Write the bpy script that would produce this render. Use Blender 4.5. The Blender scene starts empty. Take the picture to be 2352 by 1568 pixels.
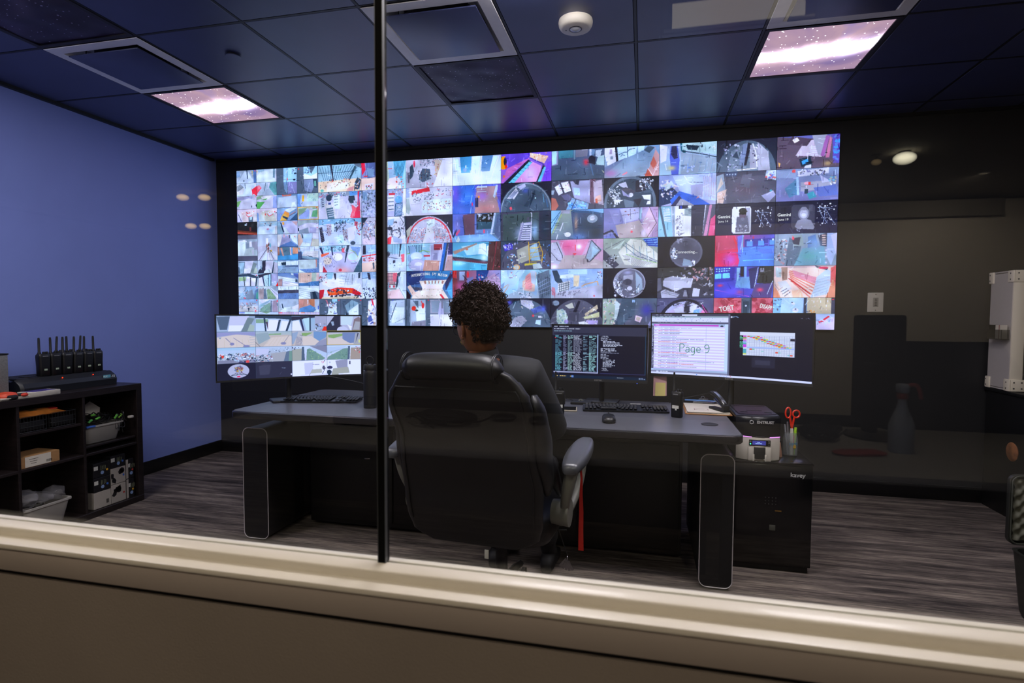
import bpy, bmesh, math, random
import numpy as np
from mathutils import Matrix, Vector, Euler, noise
random.seed(7); np.random.seed(7)
C = bpy.context.scene.collection
S = bpy.context.scene
PI = math.pi

# ------------------------------------------------------------------ camera
YAW, PIT, ROL, FPX, CZ = -.2284, .0467, .0045, 1290.1, 1.27
cy, sy, cp, sp, cr, sr = math.cos(YAW), math.sin(YAW), math.cos(PIT), math.sin(PIT), math.cos(ROL), math.sin(ROL)
fw = Vector((sy*cp, cy*cp, -sp)); rt = Vector((cy, -sy, 0)); up = rt.cross(fw)
rt2 = rt*cr + up*sr; up2 = up*cr - rt*sr
cam = bpy.data.cameras.new('camera'); co = bpy.data.objects.new('camera', cam); C.objects.link(co)
co.matrix_world = Matrix.Translation((0, 0, CZ)) @ Matrix((rt2, up2, -fw)).transposed().to_4x4()
cam.sensor_width = 36; cam.lens = FPX*36/2352; cam.clip_start = .02
cam.dof.use_dof = True; cam.dof.focus_distance = 3.3; cam.dof.aperture_fstop = 5.0
S.camera = co

# ------------------------------------------------------------------ world, exposure
S.view_settings.view_transform = 'Standard'; S.view_settings.look = 'None'
S.view_settings.exposure = 0; S.view_settings.gamma = 1; S.view_settings.use_curve_mapping = False
W = bpy.data.worlds.new('world'); S.world = W; W.use_nodes = True
W.node_tree.nodes['Background'].inputs[0].default_value = (.5, .55, .7, 1)
W.node_tree.nodes['Background'].inputs[1].default_value = .004
S.cycles.use_denoising = True
S.cycles.max_bounces = 8; S.cycles.transparent_max_bounces = 16
S.cycles.sample_clamp_indirect = 4

# ------------------------------------------------------------------ light strengths (tuned here)
L_GALAXY = 9.0        # lit ceiling fixtures, centre of the cloth
L_HIDDEN = 31.0       # unseen bare fixtures nearer the window, added to brighten the room
L_SCREEN = 1.0        # video wall and monitors
L_DOWN = 105.0       # spot lamps over the near sill and table (W)
L_REAR = 165.0       # unseen lamps added to brighten the near room's rear wall (W)

# ------------------------------------------------------------------ helpers
def lin(c):
    if isinstance(c, str):
        if len(c) == 3: c = ''.join(x+x for x in c)
        c = [int(c[i:i+2], 16)/255 for i in (0, 2, 4)]
    return tuple(((x+.055)/1.055)**2.4 if x > .04045 else x/12.92 for x in c)

_mats = {}
def mat(name, col, rough=.6, metal=0., var=.0, vscale=30., bump=0., bscale=200., emit=None, estr=1., coat=0., spec=.5, stretch=None):
    """Plain procedural material: Principled with optional noise on colour and a fine bump."""
    if name in _mats: return _mats[name]
    m = bpy.data.materials.new(name); m.use_nodes = True; nt = m.node_tree; b = nt.nodes['Principled BSDF']
    c = lin(col)
    b.inputs['Base Color'].default_value = (*c, 1); b.inputs['Roughness'].default_value = rough
    b.inputs['Metallic'].default_value = metal; b.inputs['Coat Weight'].default_value = coat
    b.inputs['Specular IOR Level'].default_value = spec
    if emit:
        b.inputs['Emission Color'].default_value = (*lin(emit), 1); b.inputs['Emission Strength'].default_value = estr
    tc = None
    def coord():
        nonlocal tc
        if tc is None:
            tc = nt.nodes.new('ShaderNodeTexCoord')
            if stretch:
                mp = nt.nodes.new('ShaderNodeMapping'); mp.inputs['Scale'].default_value = stretch
                nt.links.new(tc.outputs['Object'], mp.inputs[0]); tc = mp; return mp.outputs[0]
            return tc.outputs['Object']
        return tc.outputs[0] if stretch else tc.outputs['Object']
    if var:
        n = nt.nodes.new('ShaderNodeTexNoise'); n.inputs['Scale'].default_value = vscale; n.inputs['Detail'].default_value = 4
        nt.links.new(coord(), n.inputs['Vector'])
        r = nt.nodes.new('ShaderNodeMapRange'); r.inputs[1].default_value = .3; r.inputs[2].default_value = .7
        r.inputs[3].default_value = 1-var; r.inputs[4].default_value = 1+var
        nt.links.new(n.outputs[0], r.inputs[0])
        v = nt.nodes.new('ShaderNodeMix'); v.data_type = 'RGBA'; v.blend_type = 'MULTIPLY'; v.inputs[0].default_value = 1
        v.inputs[6].default_value = (*c, 1); nt.links.new(r.outputs[0], v.inputs[7]); nt.links.new(v.outputs[2], b.inputs['Base Color'])
    if bump:
        n = nt.nodes.new('ShaderNodeTexNoise'); n.inputs['Scale'].default_value = bscale; n.inputs['Detail'].default_value = 3
        nt.links.new(coord(), n.inputs['Vector'])
        bp = nt.nodes.new('ShaderNodeBump'); bp.inputs['Strength'].default_value = bump; bp.inputs['Distance'].default_value = .002
        nt.links.new(n.outputs[0], bp.inputs['Height']); nt.links.new(bp.outputs[0], b.inputs['Normal'])
    _mats[name] = m
    return m

def emat(name, col, s=1.):
    if name in _mats: return _mats[name]
    m = bpy.data.materials.new(name); m.use_nodes = True; nt = m.node_tree; nt.nodes.clear()
    e = nt.nodes.new('ShaderNodeEmission'); o = nt.nodes.new('ShaderNodeOutputMaterial')
    e.inputs[0].default_value = (*lin(col), 1); e.inputs[1].default_value = s
    nt.links.new(e.outputs[0], o.inputs[0]); _mats[name] = m
    return m

class B:
    """Mesh builder: collects shapes and becomes ONE mesh object."""
    def __init__(s): s.v = []; s.f = []
    def add(s, vs, fs, M=None):
        o = len(s.v)
        s.v += [tuple(M @ Vector(p)) if M else tuple(p) for p in vs]
        s.f += [tuple(i+o for i in f) for f in fs]; return s
    def box(s, c, d, M=None, bev=0, seg=2):
        if not bev:
            x, y, z = (q/2 for q in d)
            vs = [(c[0]+a*x, c[1]+b*y, c[2]+e*z) for e in (-1, 1) for b in (-1, 1) for a in (-1, 1)]
            return s.add(vs, [(0, 2, 3, 1), (4, 5, 7, 6), (0, 1, 5, 4), (2, 6, 7, 3), (1, 3, 7, 5), (0, 4, 6, 2)], M)
        bm = bmesh.new(); bmesh.ops.create_cube(bm, size=1)
        bmesh.ops.scale(bm, vec=d, verts=bm.verts)
        bmesh.ops.bevel(bm, geom=bm.edges[:], offset=min(bev, min(d)*.49), segments=seg, affect='EDGES', profile=.5)
        bmesh.ops.translate(bm, vec=c, verts=bm.verts)
        vs = [tuple(v.co) for v in bm.verts]; bm.verts.index_update()
        fs = [tuple(v.index for v in f.verts) for f in bm.faces]; bm.free()
        return s.add(vs, fs, M)
    def ngon_prism(s, pts, z0, z1, M=None):
        n = len(pts)
        vs = [(x, y, z0) for x, y in pts]+[(x, y, z1) for x, y in pts]
        fs = [tuple(reversed(range(n))), tuple(range(n, 2*n))]+[(i, (i+1) % n, n+(i+1) % n, n+i) for i in range(n)]
        return s.add(vs, fs, M)
    def cyl(s, p, q, r, r2=None, n=16, M=None, caps=True):
        p, q = Vector(p), Vector(q); r2 = r if r2 is None else r2
        d = (q-p).normalized(); a = d.orthogonal().normalized(); b = d.cross(a)
        vs = [tuple(p+(a*math.cos(t)+b*math.sin(t))*r) for t in (2*PI*i/n for i in range(n))]
        vs += [tuple(q+(a*math.cos(t)+b*math.sin(t))*r2) for t in (2*PI*i/n for i in range(n))]
        fs = [(i, (i+1) % n, n+(i+1) % n, n+i) for i in range(n)]
        if caps: fs += [tuple(reversed(range(n))), tuple(range(n, 2*n))]
        return s.add(vs, fs, M)
    def lathe(s, prof, c=(0, 0, 0), n=24, M=None):
        vs = []; fs = []
        for r, z in prof:
            for i in range(n):
                t = 2*PI*i/n; vs.append((c[0]+r*math.cos(t), c[1]+r*math.sin(t), c[2]+z))
        for k in range(len(prof)-1):
            for i in range(n): fs.append((k*n+i, k*n+(i+1) % n, (k+1)*n+(i+1) % n, (k+1)*n+i))
        if prof[0][0] > 1e-6: fs.append(tuple(reversed(range(n))))
        if prof[-1][0] > 1e-6: fs.append(tuple(range((len(prof)-1)*n, len(prof)*n)))
        return s.add(vs, fs, M)
    def tube(s, pts, r, n=8, M=None, closed=False, smooth=0):
        P = [Vector(p) for p in pts]
        for _ in range(smooth):
            Q = [P[0]] if not closed else []
            for i in range(len(P)-(0 if closed else 1)):
                a, b = P[i], P[(i+1) % len(P)]; Q += [a*.75+b*.25, a*.25+b*.75]
            if not closed: Q.append(P[-1])
            P = Q
        R = r if isinstance(r, (list, tuple)) else None
        m = len(P); vs = []; fs = []; prev = None
        for i in range(m):
            d = (P[(i+1) % m]-P[i-1]) if closed else (P[min(i+1, m-1)]-P[max(i-1, 0)])
            if d.length < 1e-9: d = Vector((0, 0, 1))
            d.normalize()
            a = d.orthogonal().normalized() if prev is None else (prev-d*prev.dot(d)).normalized()
            prev = a; b = d.cross(a); rr = R[min(int(i*len(R)/m), len(R)-1)] if R else r
            for k in range(n):
                t = 2*PI*k/n; vs.append(tuple(P[i]+(a*math.cos(t)+b*math.sin(t))*rr))
        for i in range(m-(0 if closed else 1)):
            j = (i+1) % m
            for k in range(n): fs.append((i*n+k, i*n+(k+1) % n, j*n+(k+1) % n, j*n+k))
        if not closed: fs += [tuple(reversed(range(n))), tuple(range((m-1)*n, m*n))]
        return s.add(vs, fs, M)
    def ell(s, c, r, nu=16, nv=10, M=None, rot=None):
        vs = [(0, 0, -1)]; fs = []
        for j in range(1, nv):
            a = -PI/2+PI*j/nv
            for i in range(nu):
                t = 2*PI*i/nu; vs.append((math.cos(a)*math.cos(t), math.cos(a)*math.sin(t), math.sin(a)))
        vs.append((0, 0, 1)); N = len(vs)-1
        for i in range(nu):
            fs.append((0, 1+(i+1) % nu, 1+i)); fs.append((N, N-nu+i, N-nu+(i+1) % nu))
        for j in range(nv-2):
            for i in range(nu):
                a = 1+j*nu; fs.append((a+i, a+(i+1) % nu, a+nu+(i+1) % nu, a+nu+i))
        T = Matrix.Translation(c) @ (rot.to_4x4() if rot else Matrix()) @ Matrix.Diagonal((*r, 1))
        return s.add(vs, fs, (M @ T) if M else T)
    def loft(s, rings, M=None, cap=True):
        n = len(rings[0]); vs = [p for r in rings for p in r]; fs = []
        for k in range(len(rings)-1):
            for i in range(n): fs.append((k*n+i, k*n+(i+1) % n, (k+1)*n+(i+1) % n, (k+1)*n+i))
        if cap: fs += [tuple(reversed(range(n))), tuple(range((len(rings)-1)*n, len(rings)*n))]
        return s.add(vs, fs, M)
    def build(s, name, m, parent=None, loc=None, rot=None, smooth=40):
        me = bpy.data.meshes.new(name); me.from_pydata(s.v, [], s.f)
        bm = bmesh.new(); bm.from_mesh(me); bmesh.ops.recalc_face_normals(bm, faces=bm.faces[:]); bm.to_mesh(me); bm.free()
        me.update()
        if smooth:
            me.shade_smooth(); me.set_sharp_from_angle(angle=math.radians(smooth))
        o = bpy.data.objects.new(name, me); C.objects.link(o)
        if m: me.materials.append(m)
        if parent: o.parent = parent
        if loc: o.location = loc
        if rot: o.rotation_euler = rot
        return o

def rrect(w, d, r, n=5, cx=0, cy=0):
    pts = []
    for sx, sy_, a0 in ((1, -1, -90), (1, 1, 0), (-1, 1, 90), (-1, -1, 180)):
        for i in range(n+1):
            a = math.radians(a0+90*i/n)
            pts.append((cx+sx*(w/2-r)+r*math.cos(a), cy+sy_*(d/2-r)+r*math.sin(a)))
    return pts

def tag(o, label=None, cat=None, group=None, kind=None):
    if label: o['label'] = label
    if cat: o['category'] = cat
    if group: o['group'] = group
    if kind: o['kind'] = kind
    return o
def thing(name, label, cat, loc=(0, 0, 0), rot=(0, 0, 0), group=None):
    o = bpy.data.objects.new(name, None); C.objects.link(o); o.location = loc; o.rotation_euler = rot
    return tag(o, label, cat, group)
def copy_tree(o, parent=None):
    c = o.copy(); C.objects.link(c); c.parent = parent
    for ch in list(o.children): copy_tree(ch, c)
    return c
def struct(o): o['kind'] = 'structure'; return o

def text(name, s, size, m, parent=None, loc=(0, 0, 0), rot=(PI/2, 0, 0), depth=.0004, align='CENTER', sx=1, bold=0):
    cu = bpy.data.curves.new(name, 'FONT'); cu.body = s; cu.size = size; cu.extrude = depth; cu.align_x = align; cu.align_y = 'CENTER'
    cu.resolution_u = 3; cu.offset = bold
    t = bpy.data.objects.new(name, cu); C.objects.link(t)
    dg = bpy.context.evaluated_depsgraph_get(); dg.update()
    me = bpy.data.meshes.new_from_object(t.evaluated_get(dg)); bpy.data.objects.remove(t); bpy.data.curves.remove(cu)
    me.materials.clear(); me.materials.append(m)
    o = bpy.data.objects.new(name, me); C.objects.link(o); o.parent = parent; o.location = loc; o.rotation_euler = rot; o.scale = (sx, 1, 1)
    return o

# ---- screen painter: draws flat shapes on a pixel grid, which becomes a mesh coloured per point
class Canvas:
    def __init__(s, w, h, bg='456', W=100., H=56.25, ss=2):
        s.w, s.h, s.ss = w, h, ss; s.W, s.H = W, H
        s.a = np.zeros((h*ss, w*ss, 3)); s.a[:] = s.col(bg)
        s.X, s.Y = np.meshgrid((np.arange(w*ss)+.5)*W/(w*ss), (np.arange(h*ss)+.5)*H/(h*ss))
    def col(s, c): return np.array([int(x, 16)/15 for x in c])
    def sub(s, x0, y0, x1, y1):
        k = s.w*s.ss/s.W; l = s.h*s.ss/s.H
        i0, i1 = max(0, int(math.floor(x0*k))), min(s.w*s.ss, int(math.ceil(x1*k))+1)
        j0, j1 = max(0, int(math.floor(y0*l))), min(s.h*s.ss, int(math.ceil(y1*l))+1)
        return slice(j0, j1), slice(i0, i1)
    def poly(s, c, P):
        xs = [p[0] for p in P]; ys = [p[1] for p in P]
        sl = s.sub(min(xs), min(ys), max(xs), max(ys))
        X, Y = s.X[sl], s.Y[sl]
        if not X.size: return
        m = np.zeros(X.shape, bool); n = len(P)
        for i in range(n):
            (x0, y0), (x1, y1) = P[i], P[(i+1) % n]
            if y0 == y1: continue
            cnd = (Y >= min(y0, y1)) & (Y < max(y0, y1))
            m ^= cnd & (X < x0+(Y-y0)*(x1-x0)/(y1-y0))
        s.a[sl][m] = s.col(c)
    def ell(s, c, cx, cy_, rx, ry):
        sl = s.sub(cx-rx, cy_-ry, cx+rx, cy_+ry)
        m = ((s.X[sl]-cx)/rx)**2+((s.Y[sl]-cy_)/ry)**2 < 1
        s.a[sl][m] = s.col(c)
    def line(s, c, w, P):
        for (x0, y0), (x1, y1) in zip(P, P[1:]):
            L = math.hypot(x1-x0, y1-y0) or 1; nx, ny = -(y1-y0)/L*w/2, (x1-x0)/L*w/2
            s.poly(c, [(x0+nx, y0+ny), (x1+nx, y1+ny), (x1-nx, y1-ny), (x0-nx, y0-ny)])
    def run(s, cmds):
        rnd = random.Random(len(cmds)*7+1)
        for q in cmds.split(';'):
            q = q.split()
            if not q: continue
            k = q[0]; pts = lambda a: [tuple(float(v) for v in t.split(',')) for t in a]
            if k == 'p': s.poly(q[1], pts(q[2:]))
            elif k == 'r':
                (x0, y0), (x1, y1) = pts(q[2:4]); s.poly(q[1], [(x0, y0), (x1, y0), (x1, y1), (x0, y1)])
            elif k == 'e':
                a, b = pts(q[2:4]); s.ell(q[1], *a, *b)
            elif k == 'o':      # ring drawn as a thick polyline
                a, b = pts(q[3:5]); s.line(q[1], float(q[2]), [(a[0]+b[0]*math.cos(t*PI/12), a[1]+b[1]*math.sin(t*PI/12)) for t in range(25)])
            elif k == 'l': s.line(q[1], float(q[2]), pts(q[3:]))
            elif k == 'g':
                t = np.linspace(0, 1, s.a.shape[0])[:, None, None]; s.a[:] = s.col(q[1])*(1-t)+s.col(q[2])*t
            elif k == 'h':
                t = np.linspace(0, 1, s.a.shape[1])[None, :, None]; s.a[:] = s.col(q[1])*(1-t)+s.col(q[2])*t
            elif k == 's':      # n lines blended from segment A to segment B
                w = float(q[2]); n = int(q[3]); P_ = pts(q[4:8]); a, b, c, d = P_ if len(P_) == 4 else (P_[0], P_[1], P_[0], P_[1])
                for i in range(n):
                    t = i/max(1, n-1); s.line(q[1], w, [(a[0]+(c[0]-a[0])*t, a[1]+(c[1]-a[1])*t), (b[0]+(d[0]-b[0])*t, b[1]+(d[1]-b[1])*t)])
            elif k == 'c':      # many small pieces: goods on shelves, people in a crowd
                n = int(q[1]); z = float(q[2]); (x0, y0), (x1, y1) = pts(q[3:5])
                for i in range(n):
                    x, y = rnd.uniform(x0, x1), rnd.uniform(y0, y1); a = rnd.uniform(0, 3.14); u = z*rnd.uniform(.5, 1.3); v = z*rnd.uniform(.25, .8)
                    ca, sa = math.cos(a), math.sin(a)
                    s.poly(rnd.choice(q[5:]), [(x+ca*u*i_-sa*v*j_, y+sa*u*i_+ca*v*j_) for i_, j_ in ((-1, -1), (1, -1), (1, 1), (-1, 1))])
            elif k == 'b':      # soft round glow or stain
                a, b = pts(q[2:4]); d = ((s.X-a[0])/b[0])**2+((s.Y-a[1])/b[1])**2
                t = np.exp(-d*1.5)[..., None]; s.a[:] = s.a*(1-t)+s.col(q[1])*t
            elif k == 'T':      # rows of small print: colour, x0,y0 x1,y1, rows, fill, cell width
                (x0, y0), (x1, y1) = pts(q[2:4]); n = int(q[4]); fill = float(q[5]); cw = float(q[6])
                hh = (y1-y0)/n
                for i in range(n):
                    e = x0+(x1-x0)*rnd.uniform(.55, 1); x = x0
                    while x < e:
                        w = cw*rnd.uniform(.5, 1.6)
                        if rnd.random() < fill: s.poly(q[1], [(x, y0+i*hh), (x+w, y0+i*hh), (x+w, y0+i*hh+hh*.55), (x, y0+i*hh+hh*.55)])
                        x += w*1.25
        return s
    def texture(s, seed, n=60, amt=.5):
        """Picture grain of a camera feed: short strokes, soft tone drift and fine noise."""
        rn = np.random.RandomState(seed); h, w = s.a.shape[:2]; f = w/208.
        for _ in range(n):
            x, y = rn.randint(0, w), rn.randint(0, h); an = rn.choice([0, 1.57, rn.uniform(0, 3.14)]); L = rn.uniform(3, 14)*f; t = rn.uniform(.6, 1.8)*f
            c = s.a[y, x]; c = np.clip(c+rn.choice([-1, 1])*rn.uniform(.08, .38)*amt*2*np.array([1, 1, .95]), 0, 1)
            x0, x1, y0, y1 = int(max(0, x-L)), int(min(w, x+L+1)), int(max(0, y-L)), int(min(h, y+L+1))
            Y, X = np.mgrid[y0:y1, x0:x1]; u = (X-x)*math.cos(an)+(Y-y)*math.sin(an); v = -(X-x)*math.sin(an)+(Y-y)*math.cos(an)
            m = (abs(u) < L) & (abs(v) < t); q = s.a[y0:y1, x0:x1]; q[m] = q[m]*.35+c*.65
        g = rn.uniform(-1, 1, (5, 7)); yy = np.linspace(0, 3.999, h); xx = np.linspace(0, 5.999, w); yi = yy.astype(int); xi = xx.astype(int); fy = (yy-yi)[:, None]; fx = (xx-xi)[None]
        fld = (g[yi][:, xi]*(1-fy)*(1-fx)+g[yi+1][:, xi]*fy*(1-fx)+g[yi][:, xi+1]*(1-fy)*fx+g[yi+1][:, xi+1]*fy*fx)
        s.a = np.clip(s.a*(1+.13*fld[..., None])+rn.normal(0, .022, s.a.shape), 0, 1)
        return s
    def pix(s):
        k = s.ss; a = s.a.reshape(s.h, k, s.w, k, 3).mean((1, 3))
        return np.where(a > .04045, ((a+.055)/1.055)**2.4, a/12.92)*np.array([1.03, 1.10, 1.52])

SCREEN = bpy.data.materials.new('screen_light'); SCREEN.use_nodes = True
_n = SCREEN.node_tree; _n.nodes.clear()
_a = _n.nodes.new('ShaderNodeAttribute'); _a.attribute_name = 'pix'
_e = _n.nodes.new('ShaderNodeEmission'); _e.inputs[1].default_value = L_SCREEN
_g = _n.nodes.new('ShaderNodeBsdfGlossy'); _g.inputs['Roughness'].default_value = .35; _g.inputs[0].default_value = (.03, .03, .03, 1)
_s = _n.nodes.new('ShaderNodeAddShader'); _o = _n.nodes.new('ShaderNodeOutputMaterial')
_n.links.new(_a.outputs['Color'], _e.inputs[0]); _n.links.new(_e.outputs[0], _s.inputs[0]); _n.links.new(_g.outputs[0], _s.inputs[1]); _n.links.new(_s.outputs[0], _o.inputs[0])

def screen(name, cv, fn, parent=None, loc=(0, 0, 0)):
    """cv: Canvas; fn(u, v) -> point (u right 0..1, v down 0..1). One coloured grid mesh."""
    px = cv.pix(); h, w = px.shape[:2]
    U, V = np.meshgrid(np.linspace(0, 1, w+1), np.linspace(0, 1, h+1))
    co_ = fn(U.ravel(), V.ravel()).astype(np.float32)
    idx = (np.arange(h)[:, None]*(w+1)+np.arange(w)[None, :]).ravel()
    quads = np.stack([idx, idx+w+1, idx+w+2, idx+1], 1).astype(np.int32)
    me = bpy.data.meshes.new(name)
    me.vertices.add(len(co_)); me.vertices.foreach_set('co', co_.ravel())
    me.loops.add(quads.size); me.loops.foreach_set('vertex_index', quads.ravel())
    me.polygons.add(len(quads)); me.polygons.foreach_set('loop_start', np.arange(0, quads.size, 4, dtype=np.int32))
    me.update(calc_edges=True)
    at = me.attributes.new('pix', 'FLOAT_COLOR', 'CORNER')
    c = np.ones((h*w, 4, 4), np.float32); c[:, :, :3] = px.reshape(-1, 1, 3)
    at.data.foreach_set('color', c.ravel())
    me.materials.append(SCREEN)
    o = bpy.data.objects.new(name, me); C.objects.link(o); o.parent = parent; o.location = loc
    return o
def flat(x0, z0, w, h, y=0.):
    return lambda U, V: np.stack([x0+U*w, np.full_like(U, y), z0-V*h], 1)
# ------------------------------------------------------------------ room dimensions
XL, XR, YB, YG, ZC, T = -3.80, 2.90, 4.43, .80, 2.66, .6096
GX = lambda i: -1.2745+(i)*T            # ceiling grid lines, left to right
GY = lambda j: 3.60+j*T                 # ceiling grid lines, front to back
SILL = .88

# carpet: streaks running across the room
def carpet():
    m = bpy.data.materials.new('streaked_carpet'); m.use_nodes = True; nt = m.node_tree; b = nt.nodes['Principled BSDF']; L = nt.links.new
    tc = nt.nodes.new('ShaderNodeTexCoord')
    def nz(sc, scale, det, rough=.6):
        mp = nt.nodes.new('ShaderNodeMapping'); mp.inputs['Scale'].default_value = sc; L(tc.outputs['Object'], mp.inputs[0])
        n = nt.nodes.new('ShaderNodeTexNoise'); n.inputs['Scale'].default_value = scale; n.inputs['Detail'].default_value = det
        n.inputs['Roughness'].default_value = rough; L(mp.outputs[0], n.inputs['Vector']); return n.outputs[0]
    a = nz((.55, 7, 1), 2.2, 6, .7); c = nz((3, 60, 1), 2.0, 4, .7)
    mx = nt.nodes.new('ShaderNodeMath'); mx.operation = 'MULTIPLY_ADD'; mx.inputs[1].default_value = .42
    sc = nt.nodes.new('ShaderNodeMath'); sc.operation = 'MULTIPLY'; sc.inputs[1].default_value = .62; L(a, sc.inputs[0])
    L(c, mx.inputs[0]); L(sc.outputs[0], mx.inputs[2])
    r = nt.nodes.new('ShaderNodeValToRGB'); e = r.color_ramp.elements
    e[0].position = .40; e[0].color = (*lin('2e2a2b'), 1); e[1].position = .66; e[1].color = (*lin('a89c90'), 1)
    x = e.new(.50); x.color = (*lin('5c5450'), 1); x = e.new(.58); x.color = (*lin('83776f'), 1)
    L(mx.outputs[0], r.inputs[0]); L(r.outputs[0], b.inputs['Base Color'])
    b.inputs['Roughness'].default_value = .95; b.inputs['Specular IOR Level'].default_value = .15
    bp = nt.nodes.new('ShaderNodeBump'); bp.inputs['Strength'].default_value = .6; bp.inputs['Distance'].default_value = .004
    L(c, bp.inputs['Height']); L(bp.outputs[0], b.inputs['Normal'])
    return m
M_carpet = carpet()
M_black = mat('black_wall_paint', '1c1c1e', .55, var=.08, vscale=6, bump=.15, bscale=400)
M_blue = mat('blue_wall_paint', '7c8cd2', .6, var=.03, vscale=3, bump=.15, bscale=500)
M_tile = mat('dark_ceiling_tile', '3f466e', .36, var=.10, vscale=5, spec=.6, bump=.12, bscale=900)
M_bar = mat('black_ceiling_grid', '08080a', .5)
M_trimw = mat('cream_gloss_paint', 'd8d0bf', .38, var=.02, vscale=4, coat=.1)
M_apron = mat('taupe_paint', '9c9085', .5, var=.04, vscale=5)
M_lower = mat('dark_taupe_paint', '857a6e', .6, var=.05, vscale=4, bump=.2, bscale=300)
M_base = mat('black_rubber_base', '0e0e10', .4)

f = B(); f.box(((XL+XR)/2-.5, 1.5, -.05), (XR-XL+9, 7.6+6, .1)); o = struct(f.build('floor', M_carpet)); 

# ceiling: slab above, black grid bars, and each tile a part of its own
ceil = thing('ceiling', None, None); struct(ceil)
B().box(((XL+XR)/2, (YG+YB)/2+.03, ZC+.14), (XR-XL+.4, YB-YG+.5, .04)).build('deck', M_bar, ceil)
FIX = {(3, 0): 'lit', (-3, -1+1): 'lit'}     # cells are named by their right-back corner below
xs = [XL]+[GX(i) for i in range(-3, 7)]+[XR]
ys = [YG+.06]+[GY(j) for j in range(-4, 2)]+[YB]
for x in xs[1:-1]:
    B().box((x, (ys[0]+ys[-1])/2, ZC+.006), (.013, ys[-1]-ys[0], .012)).build('grid_bar', M_bar, ceil)
for y in ys[1:-1]:
    B().box(((XL+XR)/2, y, ZC+.0055), (XR-XL, .013, .012)).build('grid_bar', M_bar, ceil)
LIGHTS = {(-3, -1): 'lit', (0, -1): 'dark', (3, -1): 'lit', (-3, -3): 'dark', (1, -3): 'hidden', (3, -3): 'hidden', (-3, -4): 'hidden'}  # hidden: unseen lights added to brighten the room and the blue wall
VENTS = {(-3, -2), (0, -2), (3, -2)}
_tiles = {}
for a in range(len(xs)-1):
    for b in range(len(ys)-1):
        x0, x1, y0, y1 = xs[a], xs[a+1], ys[b], ys[b+1]
        cell = (a-4, b-5)      # (i, j) of the left-front grid corner
        if cell in LIGHTS or cell in VENTS: continue
        w, d = round(x1-x0, 3), round(y1-y0, 3)
        if (w, d) not in _tiles:
            q = B().box((0, 0, 0), (w-.017, d-.017, .018), bev=.002, seg=1).build('ceiling_tile', M_tile, ceil)
            _tiles[(w, d)] = q
        else:
            q = _tiles[(w, d)].copy(); C.objects.link(q)
        q.location = ((x0+x1)/2, (y0+y1)/2, ZC+.009)

# walls
def wall(name, c, d, m): return struct(B().box(c, d).build(name, m, smooth=0))
wall('wall_left', (XL-.06, (YG+YB)/2+.1, 1.4), (.12, YB-YG+.4, 2.8), M_blue)
wall('wall_back', ((XL+XR)/2, YB+.06, 1.4), (XR-XL+.24, .12, 2.8), M_black)
wall('wall_right', (XR+.06, (YG+YB)/2+.1, 1.4), (.12, YB-YG+.4, 2.8), M_black)
struct(B().box((XL+.006, (YG+YB)/2+.05, .0525), (.012, YB-YG-.1, .105), bev=.003).build('baseboard_left', M_base))
struct(B().box(((XL+XR)/2, YB-.006, .0525), (XR-XL-.03, .012, .105), bev=.003).build('baseboard_back', M_base))
struct(B().box((XL+.014, (YG+YB)/2, ZC-.010), (.028, YB-YG-.1, .02)).build('trim_1', M_bar))
struct(B().box(((XL+XR)/2, YB-.014, ZC-.010), (XR-XL-.06, .028, .02)).build('trim_2', M_bar))

# window wall: opening X -2.6..1.9, Z SILL..2.45
WX0, WX1, WZ1 = -2.6, 1.9, 2.60
wf = thing('wall_front', None, None); struct(wf)
B().box((0, .798, .404), (9.4, .10, .808)).build('lower_panel', M_lower, wf, smooth=0)
B().box((0, .83, WZ1+.35), (9.4, .17, .7)).build('upper_panel', M_black, wf, smooth=0)
B().box(((WX0-4.7)/2, .83, 1.38), (4.7+WX0, .17, 2.6)).build('side_panel', M_black, wf, smooth=0)
B().box(((WX1+4.7)/2, .83, 1.38), (4.7-WX1, .17, 2.6)).build('side_panel', M_black, wf, smooth=0)
wn = thing('window_1', None, None); struct(wn)
CX, LX = (WX0+WX1)/2, WX1-WX0
# profile of the sill: glazing stops either side of the glass, cove, stool, apron
GY_ = .8045           # glass plane
B().box((CX, .8155, SILL-.02), (LX, .013, .04), bev=.0015).build('inner_stop', M_trimw, wn)
B().box((CX, .8050, SILL-.030), (LX, .0085, .04)).build('gasket', M_base, wn)
pr = [(.8005, SILL+.001), (.7735, SILL+.001), (.7710, SILL-.0010), (.7704, SILL-.0050), (.7712, SILL-.0100), (.7695, SILL-.0150), (.8005, SILL-.060)]
b = B(); n = len(pr)
b.add([(WX0, y, z) for y, z in pr]+[(WX1, y, z) for y, z in pr], [tuple(range(n)), tuple(range(n, 2*n))]+[(i, (i+1) % n, n+(i+1) % n, n+i) for i in range(n)])
b.build('outer_stop', M_trimw, wn, smooth=50)
B().box((CX, .7710, SILL-.0185), (LX+.3, .063, .009), bev=.0015).build('stool', M_trimw, wn)
B().box((CX, .7560, SILL-.0425), (LX+.3, .028, .039), bev=.0012).build('apron', M_apron, wn)
B().box((CX, .7620, SILL-.0660), (LX+.3, .020, .010)).build('shadow_gap', M_base, wn)
B().box((CX, .80, WZ1+.015), (LX, .05, .03)).build('head', M_base, wn)
B().box((WX0-.0, .80, (SILL+WZ1)/2), (.03, .05, WZ1-SILL)).build('jamb', M_base, wn)
B().box((WX1+.0, .80, (SILL+WZ1)/2), (.03, .05, WZ1-SILL)).build('jamb', M_base, wn)
MX = -.3935
B().box((MX, .8040, (SILL+WZ1)/2-.004), (.0115, .016, WZ1-SILL+.01)).build('mullion', mat('black_joint', '020202', .8, spec=.1), wn)
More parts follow.
